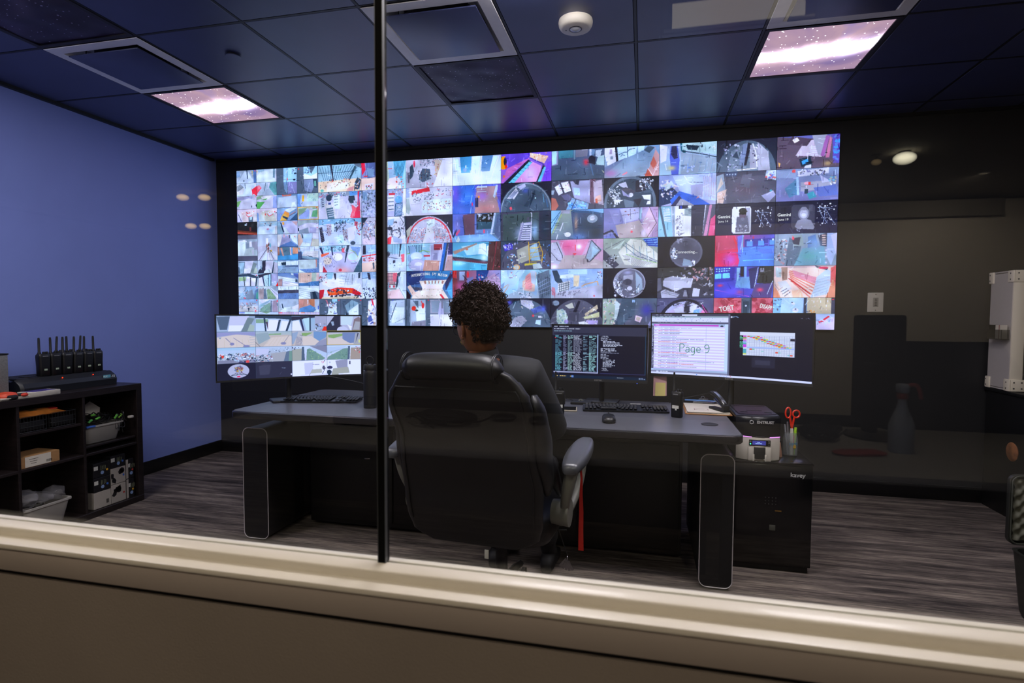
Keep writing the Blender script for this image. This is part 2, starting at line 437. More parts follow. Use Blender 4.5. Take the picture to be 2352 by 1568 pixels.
B().box((MX-.0063, .7995, (SILL+WZ1)/2), (.0008, .007, WZ1-SILL)).build('glass_edge', mat('polished_edge', '4a4d50', .4), wn)
B().box((MX+.0063, .7995, (SILL+WZ1)/2), (.0008, .007, WZ1-SILL)).build('glass_edge', mat('polished_edge', '4a4d50', .4), wn)

def glass(name='window_glass', f0=.042, tint=(.96, .98, .97)):
    m = bpy.data.materials.new(name); m.use_nodes = True; nt = m.node_tree; nt.nodes.clear(); L = nt.links.new
    g = nt.nodes.new('ShaderNodeNewGeometry'); dp = nt.nodes.new('ShaderNodeVectorMath'); dp.operation = 'DOT_PRODUCT'
    L(g.outputs['Incoming'], dp.inputs[0]); L(g.outputs['Normal'], dp.inputs[1])
    def mt(op, a, b=None):
        n = nt.nodes.new('ShaderNodeMath'); n.operation = op
        for i, v in enumerate((a, b)):
            if v is None: continue
            if isinstance(v, (int, float)): n.inputs[i].default_value = v
            else: L(v, n.inputs[i])
        return n.outputs[0]
    c = mt('ABSOLUTE', dp.outputs['Value']); q = mt('POWER', mt('SUBTRACT', 1., c), 5.)
    fac = mt('ADD', mt('MULTIPLY', q, 1-f0), f0)
    t = nt.nodes.new('ShaderNodeBsdfTransparent'); t.inputs[0].default_value = (*tint, 1)
    r = nt.nodes.new('ShaderNodeBsdfGlossy'); r.inputs['Roughness'].default_value = 0
    mx = nt.nodes.new('ShaderNodeMixShader'); o = nt.nodes.new('ShaderNodeOutputMaterial')
    L(fac, mx.inputs[0]); L(t.outputs[0], mx.inputs[1]); L(r.outputs[0], mx.inputs[2]); L(mx.outputs[0], o.inputs[0])
    return m
M_glass = glass()
for a, c in ((WX0+.012, MX-.007), (MX+.007, WX1-.012)):
    B().box(((a+c)/2, GY_, (SILL+WZ1)/2-.01), (c-a, .004, WZ1-SILL)).build('glass_pane', M_glass, wn, smooth=0)

# ------------------------------------------------------------------ ceiling fixtures
def galaxy(name, s, dark):
    """Printed star-field cloth over a troffer: tubes glow through the middle when lit."""
    m = bpy.data.materials.new(name); m.use_nodes = True; nt = m.node_tree; nt.nodes.clear(); L = nt.links.new
    tc = nt.nodes.new('ShaderNodeTexCoord'); oc = tc.outputs['Object']
    def rmp(src, *st):
        r = nt.nodes.new('ShaderNodeValToRGB'); e = r.color_ramp.elements
        e[0].position, e[0].color = st[0][0], (*lin(st[0][1]), 1); e[1].position, e[1].color = st[-1][0], (*lin(st[-1][1]), 1)
        for p, c in st[1:-1]: e.new(p).color = (*lin(c), 1)
        L(src, r.inputs[0]); return r.outputs[0]
    def mt(op, a, b=None, c=None):
        n = nt.nodes.new('ShaderNodeMath'); n.operation = op
        for i, v in enumerate((a, b, c)):
            if v is None: continue
            if isinstance(v, (int, float)): n.inputs[i].default_value = v
            else: L(v, n.inputs[i])
        return n.outputs[0]
    n1 = nt.nodes.new('ShaderNodeTexNoise'); n1.inputs['Scale'].default_value = 2.4; n1.inputs['Detail'].default_value = 5; n1.inputs['Distortion'].default_value = .7; L(oc, n1.inputs['Vector'])
    # milky band across the cloth: distance from a wavy diagonal line
    sx = nt.nodes.new('ShaderNodeSeparateXYZ'); L(oc, sx.inputs[0])
    d = mt('ADD', mt('MULTIPLY', sx.outputs[0], .18), mt('ADD', sx.outputs[1], mt('MULTIPLY', mt('SUBTRACT', n1.outputs[0], .5), .26)))
    band = mt('POWER', 2.718, mt('MULTIPLY', mt('MULTIPLY', d, d), -300.))
    v = nt.nodes.new('ShaderNodeTexVoronoi'); v.inputs['Scale'].default_value = 38; L(oc, v.inputs['Vector'])
    star = mt('LESS_THAN', v.outputs['Distance'], .13)
    v2 = nt.nodes.new('ShaderNodeTexVoronoi'); v2.inputs['Scale'].default_value = 17; L(oc, v2.inputs['Vector'])
    star2 = mt('LESS_THAN', v2.outputs['Distance'], .085)
    st = mt('MAXIMUM', star, star2)
    if dark:
        b = nt.nodes.new('ShaderNodeBsdfPrincipled'); o = nt.nodes.new('ShaderNodeOutputMaterial')
        base = rmp(n1.outputs[0], (.3, '241f33'), (.55, '3a2f50'), (.75, '4a3c68'))
        mx = nt.nodes.new('ShaderNodeMix'); mx.data_type = 'RGBA'; L(st, mx.inputs[0]); L(base, mx.inputs[6]); mx.inputs[7].default_value = (.45, .42, .6, 1)
        L(mx.outputs[2], b.inputs['Base Color']); b.inputs['Roughness'].default_value = .55; L(b.outputs[0], o.inputs[0]); return m
    base = rmp(n1.outputs[0], (.30, '7d6ba8'), (.45, 'b391b2'), (.60, 'c8a2b6'), (.75, '8078cc'))
    e = nt.nodes.new('ShaderNodeEmission'); o = nt.nodes.new('ShaderNodeOutputMaterial')
    k = mt('ADD', mt('MULTIPLY', band, s), 1.05)
    mx = nt.nodes.new('ShaderNodeMix'); mx.data_type = 'RGBA'; L(mt('MAXIMUM', mt('MULTIPLY', st, .8), mt('MULTIPLY', band, .8)), mx.inputs[0]); L(base, mx.inputs[6]); mx.inputs[7].default_value = (1, .93, 1, 1)
    L(mx.outputs[2], e.inputs[0]); L(mt('ADD', k, mt('MULTIPLY', st, 1.6)), e.inputs[1]); L(e.outputs[0], o.inputs[0])
    return m
G_lit, G_hid, G_dark = galaxy('star_cloth_lit', L_GALAXY, 0), emat('unseen_light_glow', 'f4eaf2', L_HIDDEN), galaxy('star_cloth_unlit', 0, 1)
M_hem = mat('purple_black_hem', '191420', .6)
M_white = mat('white_metal', 'ece8e0', .38, var=.03)
M_alu = mat('satin_diffuser_metal', 'f6f4f0', .36, metal=0., var=.04)
LBL = {(-3, -1): 'lit square ceiling light under a star-printed cloth, left of the window bar',
       (3, -1): 'lit square ceiling light under a star-printed cloth, at upper right',
       (0, -1): 'unlit square ceiling light under a wrinkled dark star-printed cloth, centre of ceiling',
       (-3, -3): 'unlit ceiling light under dark star cloth at top left corner of the frame',
       (1, -3): 'unseen bare ceiling light added nearer the window, beside the central air diffuser',
       (-3, -4): 'unseen bare ceiling light added nearer the window, close to the blue wall',
       (3, -3): 'unseen bare ceiling light nearer the window, in line with the right air diffuser'}
for (i, j), kind in LIGHTS.items():
    cx, cy_ = GX(i)+T/2, GY(j)+T/2
    t = thing('ceiling_light', LBL[(i, j)], 'light', (cx, cy_, ZC), group='square ceiling lights')
    B().box((0, 0, .04), (T-.02, T-.02, .06)).build('housing', M_bar, t)
    # cloth: sagging grid with folds, hem darker
    n = 28; w = T-.026; vs = []; fs = []
    for b_ in range(n+1):
        for a_ in range(n+1):
            u, v = a_/n*2-1, b_/n*2-1
            sag = -.011*(1-u*u)*(1-v*v)
            fold = .0035*noise.noise(Vector((u*2.5+i*3, v*2.5+j*2, 1)))*(3.4 if kind == 'dark' else 1.2)
            vs.append((u*w/2, v*w/2, .004+sag+fold*(1-u**8)*(1-v**8)))
    for b_ in range(n):
        for a_ in range(n): q = b_*(n+1)+a_; fs.append((q, q+1, q+n+2, q+n+1))
    B().add(vs, fs).build('cloth', {'lit': G_lit, 'hidden': G_hid, 'dark': G_dark}[kind], t)
    if kind == 'hidden':
        B().box((0, 0, -.014), (w-.02, w-.02, .032), bev=.006).build('added_drop_lens', G_hid, t); continue  # lens added so its glowing sides throw light along the ceiling
    h = B()
    for c, d in (((0, w/2-.006, -.001), (w, .020, .006)), ((0, -w/2+.006, -.001), (w, .020, .006)), ((w/2-.005, 0, -.001), (.022, w, .0058)), ((-w/2+.005, 0, -.001), (.022, w, .0058))): h.box(c, d)
    h.build('hem', M_hem, t)
VL = {(-3, -2): 'white square ceiling air diffuser with a dark centre plate, at upper left',
      (0, -2): 'white square ceiling air diffuser with a blue-grey centre plate, right of the window bar',
      (3, -2): 'white square ceiling air diffuser cut by the top of the frame, at upper right'}
for (i, j) in sorted(VENTS):
    t = thing('air_diffuser', VL[(i, j)], 'vent', (GX(i)+T/2, GY(j)+T/2, ZC), group='square ceiling air diffusers')
    # outer flange sloping up into the plenum, round neck, dropped centre plate
    w = T-.012; rings = []
    for s_, z in ((w, -.003), (w-.004, -.006), (w-.118, -.006), (w-.16, .020), (w-.22, .048), (w-.28, .052)):
        rings.append([(s_/2*a, s_/2*b_, z) for a, b_ in ((-1, -1), (1, -1), (1, 1), (-1, 1))])
    b = B(); b.loft(rings, cap=False); b.build('flange', M_alu, t, smooth=0)
    B().lathe([(.205, .035), (.20, .10), (.0, .10)], n=32).build('neck', M_bar, t)
    B().box((0, 0, -.014), (w-.150, w-.150, .006), bev=.001).build('centre_plate', M_tile, t)
    for a, c in ((-.17, -.17), (.17, -.17), (.17, .17), (-.17, .17)): B().cyl((a, c, -.012), (a, c, .05), .003, n=6).build('hanger', M_bar, t)
t = thing('occupancy_sensor', 'round white ceiling sensor with a small clear dome', 'sensor', (-.330, 2.715, ZC))
B().lathe([(0, -.040), (.062, -.040), (.072, -.036), (.079, -.024), (.081, -.010), (.079, 0), (0, 0)], n=40).build('body', mat('sensor_white', 'e8e2d2', .4), t)
B().lathe([(0, -.050), (.014, -.048), (.024, -.043), (.028, -.038), (0, -.036)], n=24).build('lens', mat('sensor_lens', 'a9adb5', .1, coat=1), t)
B().lathe([(.0285, -.0412), (.031, -.0412), (.031, -.0395), (.0285, -.0395)], n=24).build('lens_ring', mat('sensor_ring', '55534f', .4), t)
B().cyl((-.045, 0, -.0395), (-.045, 0, -.0415), .0025, n=8).build('indicator', M_base, t)
t = thing('sprinkler_cover', 'small dark round plate hanging just under a ceiling tile, at left', 'sprinkler', (-2.165, 2.665, ZC))
B().lathe([(0, -.012), (.038, -.012), (.040, -.010), (.040, -.008), (0, -.008)], n=28).build('plate', M_tile, t)
B().lathe([(.0, -.008), (.030, -.008), (.030, .0), (.0, .0)], n=24).build('collar', M_bar, t)

# ------------------------------------------------------------------ near room, behind the camera (seen mirrored in the glass)
M_nearwall = mat('near_wall_paint', 'b5aea2', .7, var=.03, vscale=2)
M_nearceil = mat('near_ceiling_paint', '6b665e', .8)
wall('wall_rear', (-1.0, -6.6, 1.35), (11.5, .12, 2.75), M_nearwall)
wall('wall_rear_right', (4.62, -2.9, 1.35), (.12, 7.4, 2.75), M_nearwall)
wall('wall_rear_left', (-8.8, -2.9, 1.35), (.12, 7.4, 2.75), M_black)
struct(B().box((-2.0, -2.95, 2.79), (13.5, 7.3, .06)).build('ceiling.001', M_nearceil))
struct(B().box((-1.5, -6.5, 2.62), (11.5, .1, .2)).build('trim_3', M_nearceil))
# ------------------------------------------------------------------ video wall: 12 x 6 camera feeds
BIG = {
(1, 0): "r 567 0,0 100,57;r adf 17,0 49,30;p 79b 17,30 27,30 25,56 18,45;p 88b 27,30 49,30 49,56 27,56;c 14 1.5 36,2 48,20 345 568 89b;l 345 1 26,0 26,28;l 345 .8 17,25 49,25;e e33 26,24 1,3;e 234 43,26 3,2;l cdf .8 36,34 44,56;p adf 66,0 98,0 98,26 66,26;p 567 74,0 94,0 84,16;c 16 2 66,2 80,14 467 8bd 568;p eff 66,14 84,20 98,14 98,26 66,26;p 89b 66,27 98,27 84,56 68,50;p 345 88,27 98,27 98,46 90,44;p 6a9 91,31 95,31 96,42 91,42;l cdf .8 80,34 73,56;e e33 54,4 1.5,1.5",
(2, 0): "g 9cd bde;p fdb 0,34 100,30 100,57 0,57;p fed 20,38 70,34 70,50 20,56;s 357 .9 15 3,2 14,32 96,2 70,30;l 357 1 0,16 30,16 60,16 92,14;p 334 28,0 33,0 37,34 35,34;p 356 85,4 90,6 74,34 71,34;p 678 84,0 100,0 100,10 86,3;c 46 1.5 4,30 78,48 b76 456 e86 8a9 d55 865;p 345 86,38 92,28 100,34 96,54 84,52;c 18 1.6 84,34 98,54 79c c98 234 fff;c 10 1 46,8 54,14 5a8 486;p d99 70,50 84,46 82,56 66,56;e 6ba 9,53 4,3",
(3, 0): "h 88b ade;p fdc 0,32 34,30 34,57 0,57;p e24 0,0 8,0 10,14 2,26;p 569 10,0 34,0 34,30 14,32;p 79b 13,10 30,14 28,30 16,28;r e33 6,26 14,29;p eef 8,44 28,42 26,56 8,56;c 12 1.5 10,46 24,54 445 c33 bb4;p ced 44,0 56,0 57,57 44,57;p cdb 49,0 60,0 64,48 51,48;s 9ab .8 13 51,12 60,12 53,46 63,46;p fee 64,34 86,32 90,57 50,57;p 6bd 72,0 100,0 92,40 78,30;s 268 .9 8 76,0 74,28 98,0 90,34;c 18 2 78,28 96,54 d88 bcd 9bc e55;r e23 46,38 51,48;r e44 60,14 70,15.5",
(4, 0): "g ccd bbc;p aab 0,22 46,34 40,57 0,57;c 90 1.4 30,1 76,14 567 889 b9a 456 dde;s 99a .6 5 28,3 60,2 30,13 60,13;p 456 30,30 36,18 52,20 54,40 36,46 28,40;c 28 1.6 26,22 56,46 334 655 899 433;p 345 8,14 14,8 18,24 14,34 8,40;p 556 3,26 8,24 8,46 4,46;e e35 18,8 2,7;p cba 62,2 78,4 76,38 64,34;c 36 1.2 62,4 78,36 b66 955 cb7 e98;p eef 80,0 100,0 100,57 58,57 64,42;c 8 2 44,48 60,56 d66 ede",
(5, 0): "g cdf dee;p 49c 15,0 40,0 38,32 18,32;p 58b 62,0 84,0 77,31 59,31;p dff 42,0 58,0 54,28 40,28;p dff 85,2 94,2 84,26 78,26;p dff 3,4 12,4 15,26 6,26;l fff 1.4 4,4 10,50 22,50;l fff 1.4 60,0 52,48 38,48;l fff 1.2 96,2 80,46 70,46;b eff 50,50 60,22;r fff 27,17 29,22;e 8ad 26,26 4,4;r dff 69,14 72,16",
(6, 0): "g 75d a6c;p 64c 0,0 60,0 52,14 12,28;p c6b 12,28 60,8 0,56;p e9d 56,14 80,26 76,57 22,57 40,36;b ecf 58,40 16,18;p f90 0,4 8,4 10,28 4,30 0,28;e 223 8,14 3,8;e f32 10,24 3,3;p fca 58,0 94,8 86,22 57,8;c 16 1.3 60,1 90,14 c85 fed d94;l 439 1.5 57,9 86,24;p 223 4,57 54,13 60,16 14,57;p 7df 14,57 56,17 63,18 26,57;s 256 .7 8 15,53 24,57 56,18 62,19;p 334 84,24 88,27 74,57 70,57;p 6ce 86,28 90,30 79,57 73,57;p 74d 92,20 100,18 100,57 82,57;r f70 4,41 7,45",
(7, 0): "g 568 456;p 99b 0,0 12,0 12,26 0,28;p bef 0,0 9,0 9,24 1,26;p 489 13,0 42,0 42,14 14,15;l 79a 2.6 44,0 44,18;p 778 46,0 70,0 68,13 46,14;r bce 72,0 76,12;p 79b 77,0 83,2 81,12 76,11;p cde 84,3 96,2 92,17 83,14;b c34 66,24 6,7;p 223 70,18 76,12 84,16 83,30 72,26;p bdd 88,16 100,12 100,32 84,30;l 579 2 74,27 80,50;p cca 95,40 100,44 100,47",
(8, 0): "g 79b 9ab;p eef 0,0 20,0 22,26 6,34 0,12;p 223 19,0 23,0 26,26 22,28;p cef 24,0 60,0 58,14 26,26;p cef 61,0 74,0 72,8 62,12;l 357 1.3 26,14 36,10 42,10 46,5 56,4;l 357 1 30,18 32,14 38,16;l 457 1.4 42,0 43,20;r a9b 9,3 14,12;r 89a 11,16 16,22;p 78a 0,36 24,26 40,20 0,50;p 456 72,8 80,0 92,4 82,14;p c99 90,2 94,6 80,48 74,57 100,57 100,18;p c65 90,20 96,34 90,44 84,34;p b54 80,42 88,56 74,57;l fcc 1.6 80,42 90,57;l fcc 1.2 100,30 89,56;p e89 33,51 42,46 43,49 34,53;b b8b 12,48 14,8",
(9, 0): "g abd acd;p eef 0,0 14,4 12,30 2,34;p 267 36,0 46,0 46,20 38,14;p bdd 40,0 100,0 100,24 40,12;c 26 1.6 44,1 98,12 234 9bb 567 eee;p 234 46,3 70,6 66,14 50,12;p 9ab 38,16 100,30 98,54 38,56;l 234 1.6 40,14 70,20 100,28;s 79b .8 6 44,24 40,50 94,34 90,56;p 56c 20,4 32,4 36,30 34,57 22,57 18,22;p 335 22,4 30,4 33,26 26,28 20,18;c 10 2 42,42 66,54 68c bcf;b dc8 22,44 8,5",
(10, 0): "g 223 234;e 567 50,62 50,60;p 789 18,57 24,20 48,6 66,10 70,57;c 60 1.6 12,6 44,52 aac 567 dde 345;p 345 26,30 33,20 38,34;p 89b 44,8 52,8 46,46 38,46;p 223 52,6 58,8 50,46 46,46;p aab 56,10 70,16 74,50 56,52;l fff 1.6 60,8 66,26 68,50;p bbc 68,6 86,24 90,57 70,57;l fed 1.8 34,54 68,52;c 14 1.4 60,8 70,44 fff 223",
(11, 0): "g 66a 88b;p 656 0,0 100,10 100,57 0,57;p dcd 30,34 44,10 78,4 72,38;p 545 16,14 24,0 56,6 48,18;p fed 24,6 32,2 36,8 28,12;p aab 56,0 80,0 78,36 66,34;s eef 1.4 5 52,20 62,20 54,34 66,34;p a6a 78,2 84,2 76,38 70,36;p c79 84,4 88,6 84,40 78,40;p 65b 88,0 100,0 100,50 90,50;c 20 3 92,4 99,44 4af 68d;p 234 36,40 54,36 58,52 40,54;p 4af 40,44 50,40 51,46 42,50;p fb6 2,44 6,46 4,54;b ca7 82,50 8,5;p dde 46,52 56,50 56,57 44,57",
(2, 1): "g cce dde;p 9ab 0,0 100,0 100,8 0,12;c 60 1.8 2,1 66,10 c56 567 89b eef 455;p bcd 2,10 18,12 16,30 6,34;s 335 1.8 5 6,14 12,13 8,30 13,29;p dde 20,10 32,8 30,30 22,30;e 345 25,12 7,7;p ddd 14,24 40,22 40,57 22,57;p 578 18,34 34,32 38,57 22,57;s dde 1.5 4 20,38 34,37 24,52 38,50;p dee 34,8 50,6 50,36 44,36 38,34;s 678 1.4 4 37,10 46,9 38,28 46,27;r 459 23,22 30,26;p 345 71,10 84,8 86,18 82,25 74,25 70,18;p 6ae 72,0 92,0 90,8 74,10;p f67 77,28 82,30 94,40 80,57 74,54 79,40;p e35 92,0 96,0 98,57 80,57 88,40 92,20;p 57b 96,0 100,0 92,36;c 16 1.6 76,20 92,34 678 dde",
(3, 1): "g 9ac bbd;c 120 2.2 0,0 34,57 567 89b bcd 445 789;p 79b 2,2 12,4 14,20 4,20;c 40 1.4 44,0 98,14 c55 567 99a dde;r c34 62,8 76,12;p 99a 46,16 54,14 54,40 48,40;c 18 1.4 48,12 54,38 a76 557;p dde 58,12 74,12 74,44 60,46;s 678 2 4 60,18 73,18 61,42 73,41;e 6ad 84,22 8,8;p 257 76,30 94,28 90,57 74,57;s bcf 1.5 9 78,32 92,31 76,54 90,53;p eef 94,0 100,0 100,57 92,57;e 334 52,48 4,3",
(4, 1): "g ccd dde;p 9ac 0,0 6,0 8,20 0,30;p d23 12,6 50,0 52,8 12,14;c 80 1.5 12,10 60,30 456 89a 667 cdd;p dee 34,26 98,24 98,50 34,52;c 90 1.3 36,28 96,46 c66 89b 556 eee a88;s eef .8 2 36,38 98,36 36,44 98,42;r dde 32,20 38,30;p abb 0,22 6,18 10,44 6,54 0,50;c 20 1.5 66,2 98,22 c56 89a 457;l 99a .6 10,34 30,32",
(5, 1): "h 44c 67d;p 36c 0,0 46,0 46,57 0,57;b 48e 32,22 16,20;b 65c 6,16 12,30;b 57d 16,48 14,12;l 8bf 1.2 39,44 37,57;l adf 1 41,20 38,36;e e36 41,38 1.2,4;p a88 50,4 90,4 98,57 46,57;b c88 68,48 26,10;b a7c 62,22 14,12;r cdf 51,3 72,6;l def 1 51,14 70,14;l def .8 52,10 68,10;p 335 47,26 54,25 54,44 47,44;e f93 55,24 2,2.5;e da4 88,20 1.3,3;p bcd 90,2 96,2 88,28 84,24;p 65b 94,0 100,0 100,40 92,24;p 66c 91,28 100,44 100,57;e e45 72,19 1,1;r ace 57,30 59,31",
(6, 1): "g 223 223;e 567 50,58 52,58;e 456 54,62 44,50;o 9ab 1.4 50,58 50,56;p ccd 12,30 30,10 36,18 26,32 22,30;p bbd 32,8 48,2 50,8 40,14;s 568 1 4 16,28 30,14 22,30 34,16;b 459 49,16 8,6;p 345 46,46 66,16 70,18 54,48;p 234 60,34 68,14 66,30 56,52;e cff 69,31 1.3,1.3;e e58 65,3 1,1;p e56 17,48 21,46 23,51 19,53;l 589 1.4 11,34 18,36 20,39;l 6ac 1 84,24 86,40;l 468 3 90,34 94,50",
(7, 1): "g 445 556;p eef 6,12 16,6 22,24 14,28;p eef 18,4 32,2 38,20 26,24;c 14 .9 8,8 34,20 c55 68a;p aac 36,2 74,2 76,46 64,42 44,34 40,20;p 334 40,0 54,0 52,10 46,8;p bdf 42,14 54,16 55,30 44,28;p 9bd 40,34 72,46 70,57 28,57 34,44;c 44 2 32,42 68,56 6bf aef 48d;l 235 1.2 48,36 38,57;p 756 74,0 84,0 84,48 74,44;p cbc 80,4 96,2 100,50 82,44;p fcb 84,34 94,30 96,42 86,46;p e64 84,38 88,37 89,46 85,46;p c76 0,32 8,34 14,48 8,57 0,57;p 9ab 0,18 6,18 4,26 0,26;p 668 18,28 32,26 40,34 30,42",
(8, 1): "g 112 112;e 678 48,50 48,52;e 345 48,50 43,47;c 110 1.7 8,16 30,54 eef 89a fff 234 567;p ccd 26,12 40,8 46,24 30,16;p 445 40,18 58,26 52,34 30,22;p 99b 32,22 50,38 36,34;e dde 50,33 4,4;p fff 18,40 36,42 20,50;p 223 58,8 68,4 80,18 74,30 58,28;c 44 1.6 64,4 90,24 fff 9ab eef;p 456 58,30 84,24 90,30;p eef 70,34 86,34 86,44 74,42;p eef 80,46 86,44 86,52 78,52;p 678 36,40 56,46 54,57 40,57;p 223 54,42 70,40 64,56",
(9, 1): "g 9ad aac;p 235 0,26 22,20 40,40 26,50 0,57;p cdd 4,18 22,10 28,20 12,28;c 46 2 4,8 30,44 eef 78c dcc 56a;p bcf 24,2 100,0 100,50 60,44 36,28;p aac 56,20 78,18 78,42 58,40;l 556 1.2 52,14 78,16;s bab 1.2 7 78,4 82,40 100,4 98,46;p 36c 36,30 66,40 92,57 24,57 20,46;p aab 24,57 38,42 64,57;p 335 22,56 36,38 40,42 30,57;p e88 65,45 70,40 71,43;b cde 50,10 14,8",
(10, 1): "g 445 667;p 9ab 0,6 12,2 16,30 0,50;p dcb 0,36 8,8 12,20;p cde 84,0 100,0 100,18 82,12;c 22 1.8 82,2 100,14 eef 67c d55;p 457 14,0 36,0 34,8 14,8;s cde 2.6 4 17,4 19,4 31,4 33,4;l 99b 1.6 49,16 68,27;p ecb 2,36 18,30 12,56 2,54;c 8 1.2 6,34 14,50 a76 fff;p 556 20,10 80,8 96,44 18,57;b 656 50,30 24,16;p aac 76,44 96,36 100,44 88,57;e 5ab 92,36 2,2;p 667 44,6 60,4 56,30 40,26",
(11, 1): "g 89b 77a;p dde 34,4 84,0 84,10 36,14;p 9ac 0,2 32,4 32,16 0,14;e e55 28,4 3,3;c 30 1.8 36,2 80,12 88b fff 556;p 58a 14,34 32,18 36,44 22,50;p ace 32,14 36,14 38,46 34,46;p aab 40,24 88,22 92,36 40,40;e fbc 50,26 5,3;r e44 52,24 56,29;p cce 70,12 88,24 74,26;p 345 46,36 52,36 52,44 46,44;p 49a 50,44 60,40 66,50 54,54;p 67b 60,34 96,30 100,48 70,50;c 16 1.8 84,14 98,30 7cd cb9 fff",
(2, 2): "g bde cde;p cdf 0,10 60,4 100,30 100,57 0,57;p 8bd 0,0 100,0 100,8 0,12;c 40 1.6 8,2 90,12 345 9ac cef 467;p 334 1,18 8,16 14,46 6,50;s 99a .6 8 2,20 8,18 7,46 13,44;p bab 18,10 30,10 30,34 22,36;c 30 1.4 19,12 30,34 656 dde 99a;c 60 1.9 38,8 66,28 345 678 cdf 556;p aab 56,24 68,22 66,48 58,46;c 34 1.4 56,24 68,46 656 c99 eee;p c56 84,6 92,8 90,22 84,20;p cef 42,36 58,34 60,50 46,54;s 8bc .8 4 44,38 56,40 46,52 58,46;e 456 80,52 6,4;c 30 1.6 88,10 98,38 c55 335 9ad;p eef 68,20 88,16 84,44 70,48",
(3, 2): "g 234 345;e bbc 34,44 36,52;c 130 1.7 4,8 34,42 c99 89a eef 667 a77 9ad;p dcd 2,44 30,40 30,57 4,57;e eec 44,30 14,26;p dde 40,0 96,0 100,57 44,57;c 90 1.9 58,8 96,36 678 abc 445 dde;e 334 64,24 6,3.5;o 556 2 78,36 10,9;p e45 58,44 68,40 66,57 58,57;p abd 70,38 92,48 90,57 72,52;l 234 1 86,0 98,18;p 9bd 60,6 74,4 70,18 58,16",
(4, 2): "g 223 223;e bbc 50,62 52,60;c 130 1.3 8,24 44,54 c88 89b eef 667 d77;p ddd 36,57 46,20 56,20 60,36 48,44 44,57;c 110 1.3 58,16 90,54 c88 89b eef 667 e66;o c34 3 50,62 48,57;p cdd 44,12 62,6 62,22 48,26;p dde 46,40 62,36 60,56 40,57;c 26 1.2 62,42 98,56 a9b dde c45;p bba 0,30 12,18 8,38 2,46;c 10 1 42,16 54,36 345 233",
(5, 2): "h 55b 689;p 56b 0,0 20,0 24,44 0,50;p 645 22,2 46,0 46,42 26,44;p 334 21,6 22,6 27,44 25,44;p 222 50,2 86,0 82,30 50,32;c 40 1.8 52,1 84,14 9ab 455 dde 778;p 356 50,16 84,18 80,31 52,31;p 68b 48,32 82,32 80,40 48,40;p cdf 86,0 90,0 80,57 76,57;p 568 92,4 100,0 100,57 86,40;p 7ad 0,44 78,40 100,57 0,57;b 9cf 60,50 26,6;e e57 66,36 2,4;p e46 6,38 14,30 16,34 8,44;p 124 0,44 8,28 10,32 2,48;p cdd 12,44 16,52 12,57 7,54;b 77b 10,24 8,14",
(6, 2): "g 445 445;p 455 4,4 76,2 76,57 4,57;b 9ac 42,42 16,16;b 8ac 68,36 9,20;p 99b 40,22 62,20 62,57 34,57;s dde 2 8 46,24 60,24 40,54 58,54;s 345 1 8 46,27 60,27 40,57 58,57;l eef 1.3 60,2 62,4 60,56;l ccd 1.3 44,20 34,56;p 334 77,0 100,0 100,57 76,57;b 234 88,30 10,40;p 556 52,12 58,10 57,18 53,18;c 10 .8 38,26 44,54 eef 556",
(7, 2): "g 9a9 789;p 457 38,2 100,6 100,57 44,57;b 345 70,30 30,30;b a87 48,26 4,16;b 57a 52,52 20,8;p 8bd 0,0 20,0 18,6 0,44;l 257 1 0,24 18,2;l 257 1 0,36 14,10;l bd6 .8 2,46 20,8;p aab 18,0 36,0 36,7 20,6;p 234 38,2 44,0 44,6;p 7ad 42,0 100,0 100,8 80,6;p 357 42,0 80,4 98,8 98,10 38,4;e 9ab 79,18 10,8;e eef 79,17 5,4;e fff 32,47 6,4.5;l eef 1.8 23,24 17,40;l eef 1.5 13,46 10,57;b 234 86,44 14,14",
(8, 2): "h 78c b9b;p 88b 0,0 32,4 36,30 0,56;p bbd 30,2 66,0 66,22 38,28;p 99c 10,4 28,4 34,28 20,30;l 556 .7 33,14 64,10;l 556 .8 49,2 50,22;e 834 46,13 1.6,1;l 335 1 66,0 66,22;p baa 22,32 66,24 84,57 28,57;p bac 70,6 84,0 78,32 72,30;p dbc 84,0 98,32 84,56 70,34;l 545 1 84,0 97,30 80,57;l 557 .8 64,20 73,34;p 334 0,46 16,40 30,57 24,57 15,44 0,50;e e56 52,45 2.2,2.2;b edf 74,48 5,8;p 9bc 66,2 70,2 70,22 66,22;r 855 39,6 42,8;r 855 56,4 58,6",
(9, 2): "g ccd ccd;p 9cd 0,0 22,0 26,57 0,57;s eef 1.6 8 8,4 20,6 10,26 22,28;p 567 0,0 4,0 16,57 12,57;p 9ab 24,0 28,0 30,57 26,57;p eee 30,0 58,0 58,57 30,57;c 44 1.4 32,14 44,54 667 99a ccd;r 223 36,0 52,6;p 34a 38,0 42,0 42,6 38,6;p 9aa 46,6 58,4 58,20 46,18;p 334 58,0 82,0 78,57 58,57;p 556 84,0 100,0 100,57 78,57;p c8a 90,0 94,0 86,57 80,57;p e58 92,26 100,18 100,57 88,57",
(10, 2): "g 223 224;c 16 .4 2,4 98,54 557 446;p eee 30,6 58,6 60,10 60,50 58,54 30,54 28,50 28,10;p aab 44,8 58,8 58,50 48,50;p 667 36,24 54,22 58,52 34,52;e 656 46,20 6,8;e 222 46,13 6.5,5;r 111 40,17 52,20;c 24 1.6 34,38 54,52 445 bbc 889 334;e 778 46,28 3,3;s eef .6 1 70,14 74,16;l cdf .6 68,16 92,18;l cdf .6 72,14 78,20 76,42;l cdf .6 79,18 86,30 94,42;l cdf .6 70,16 74,28 82,42;l cdf .6 68,16 72,14;c 30 .9 67,6 95,46 fff dde;e fff 72,14 1.6,1.6;e fff 79,14 1.4,1.4;e fff 88,10 1.4,1.4;e fff 92,19 1.2,1.2;e fff 75,42 1.3,1.3;e fff 88,36 1.2,1.2",
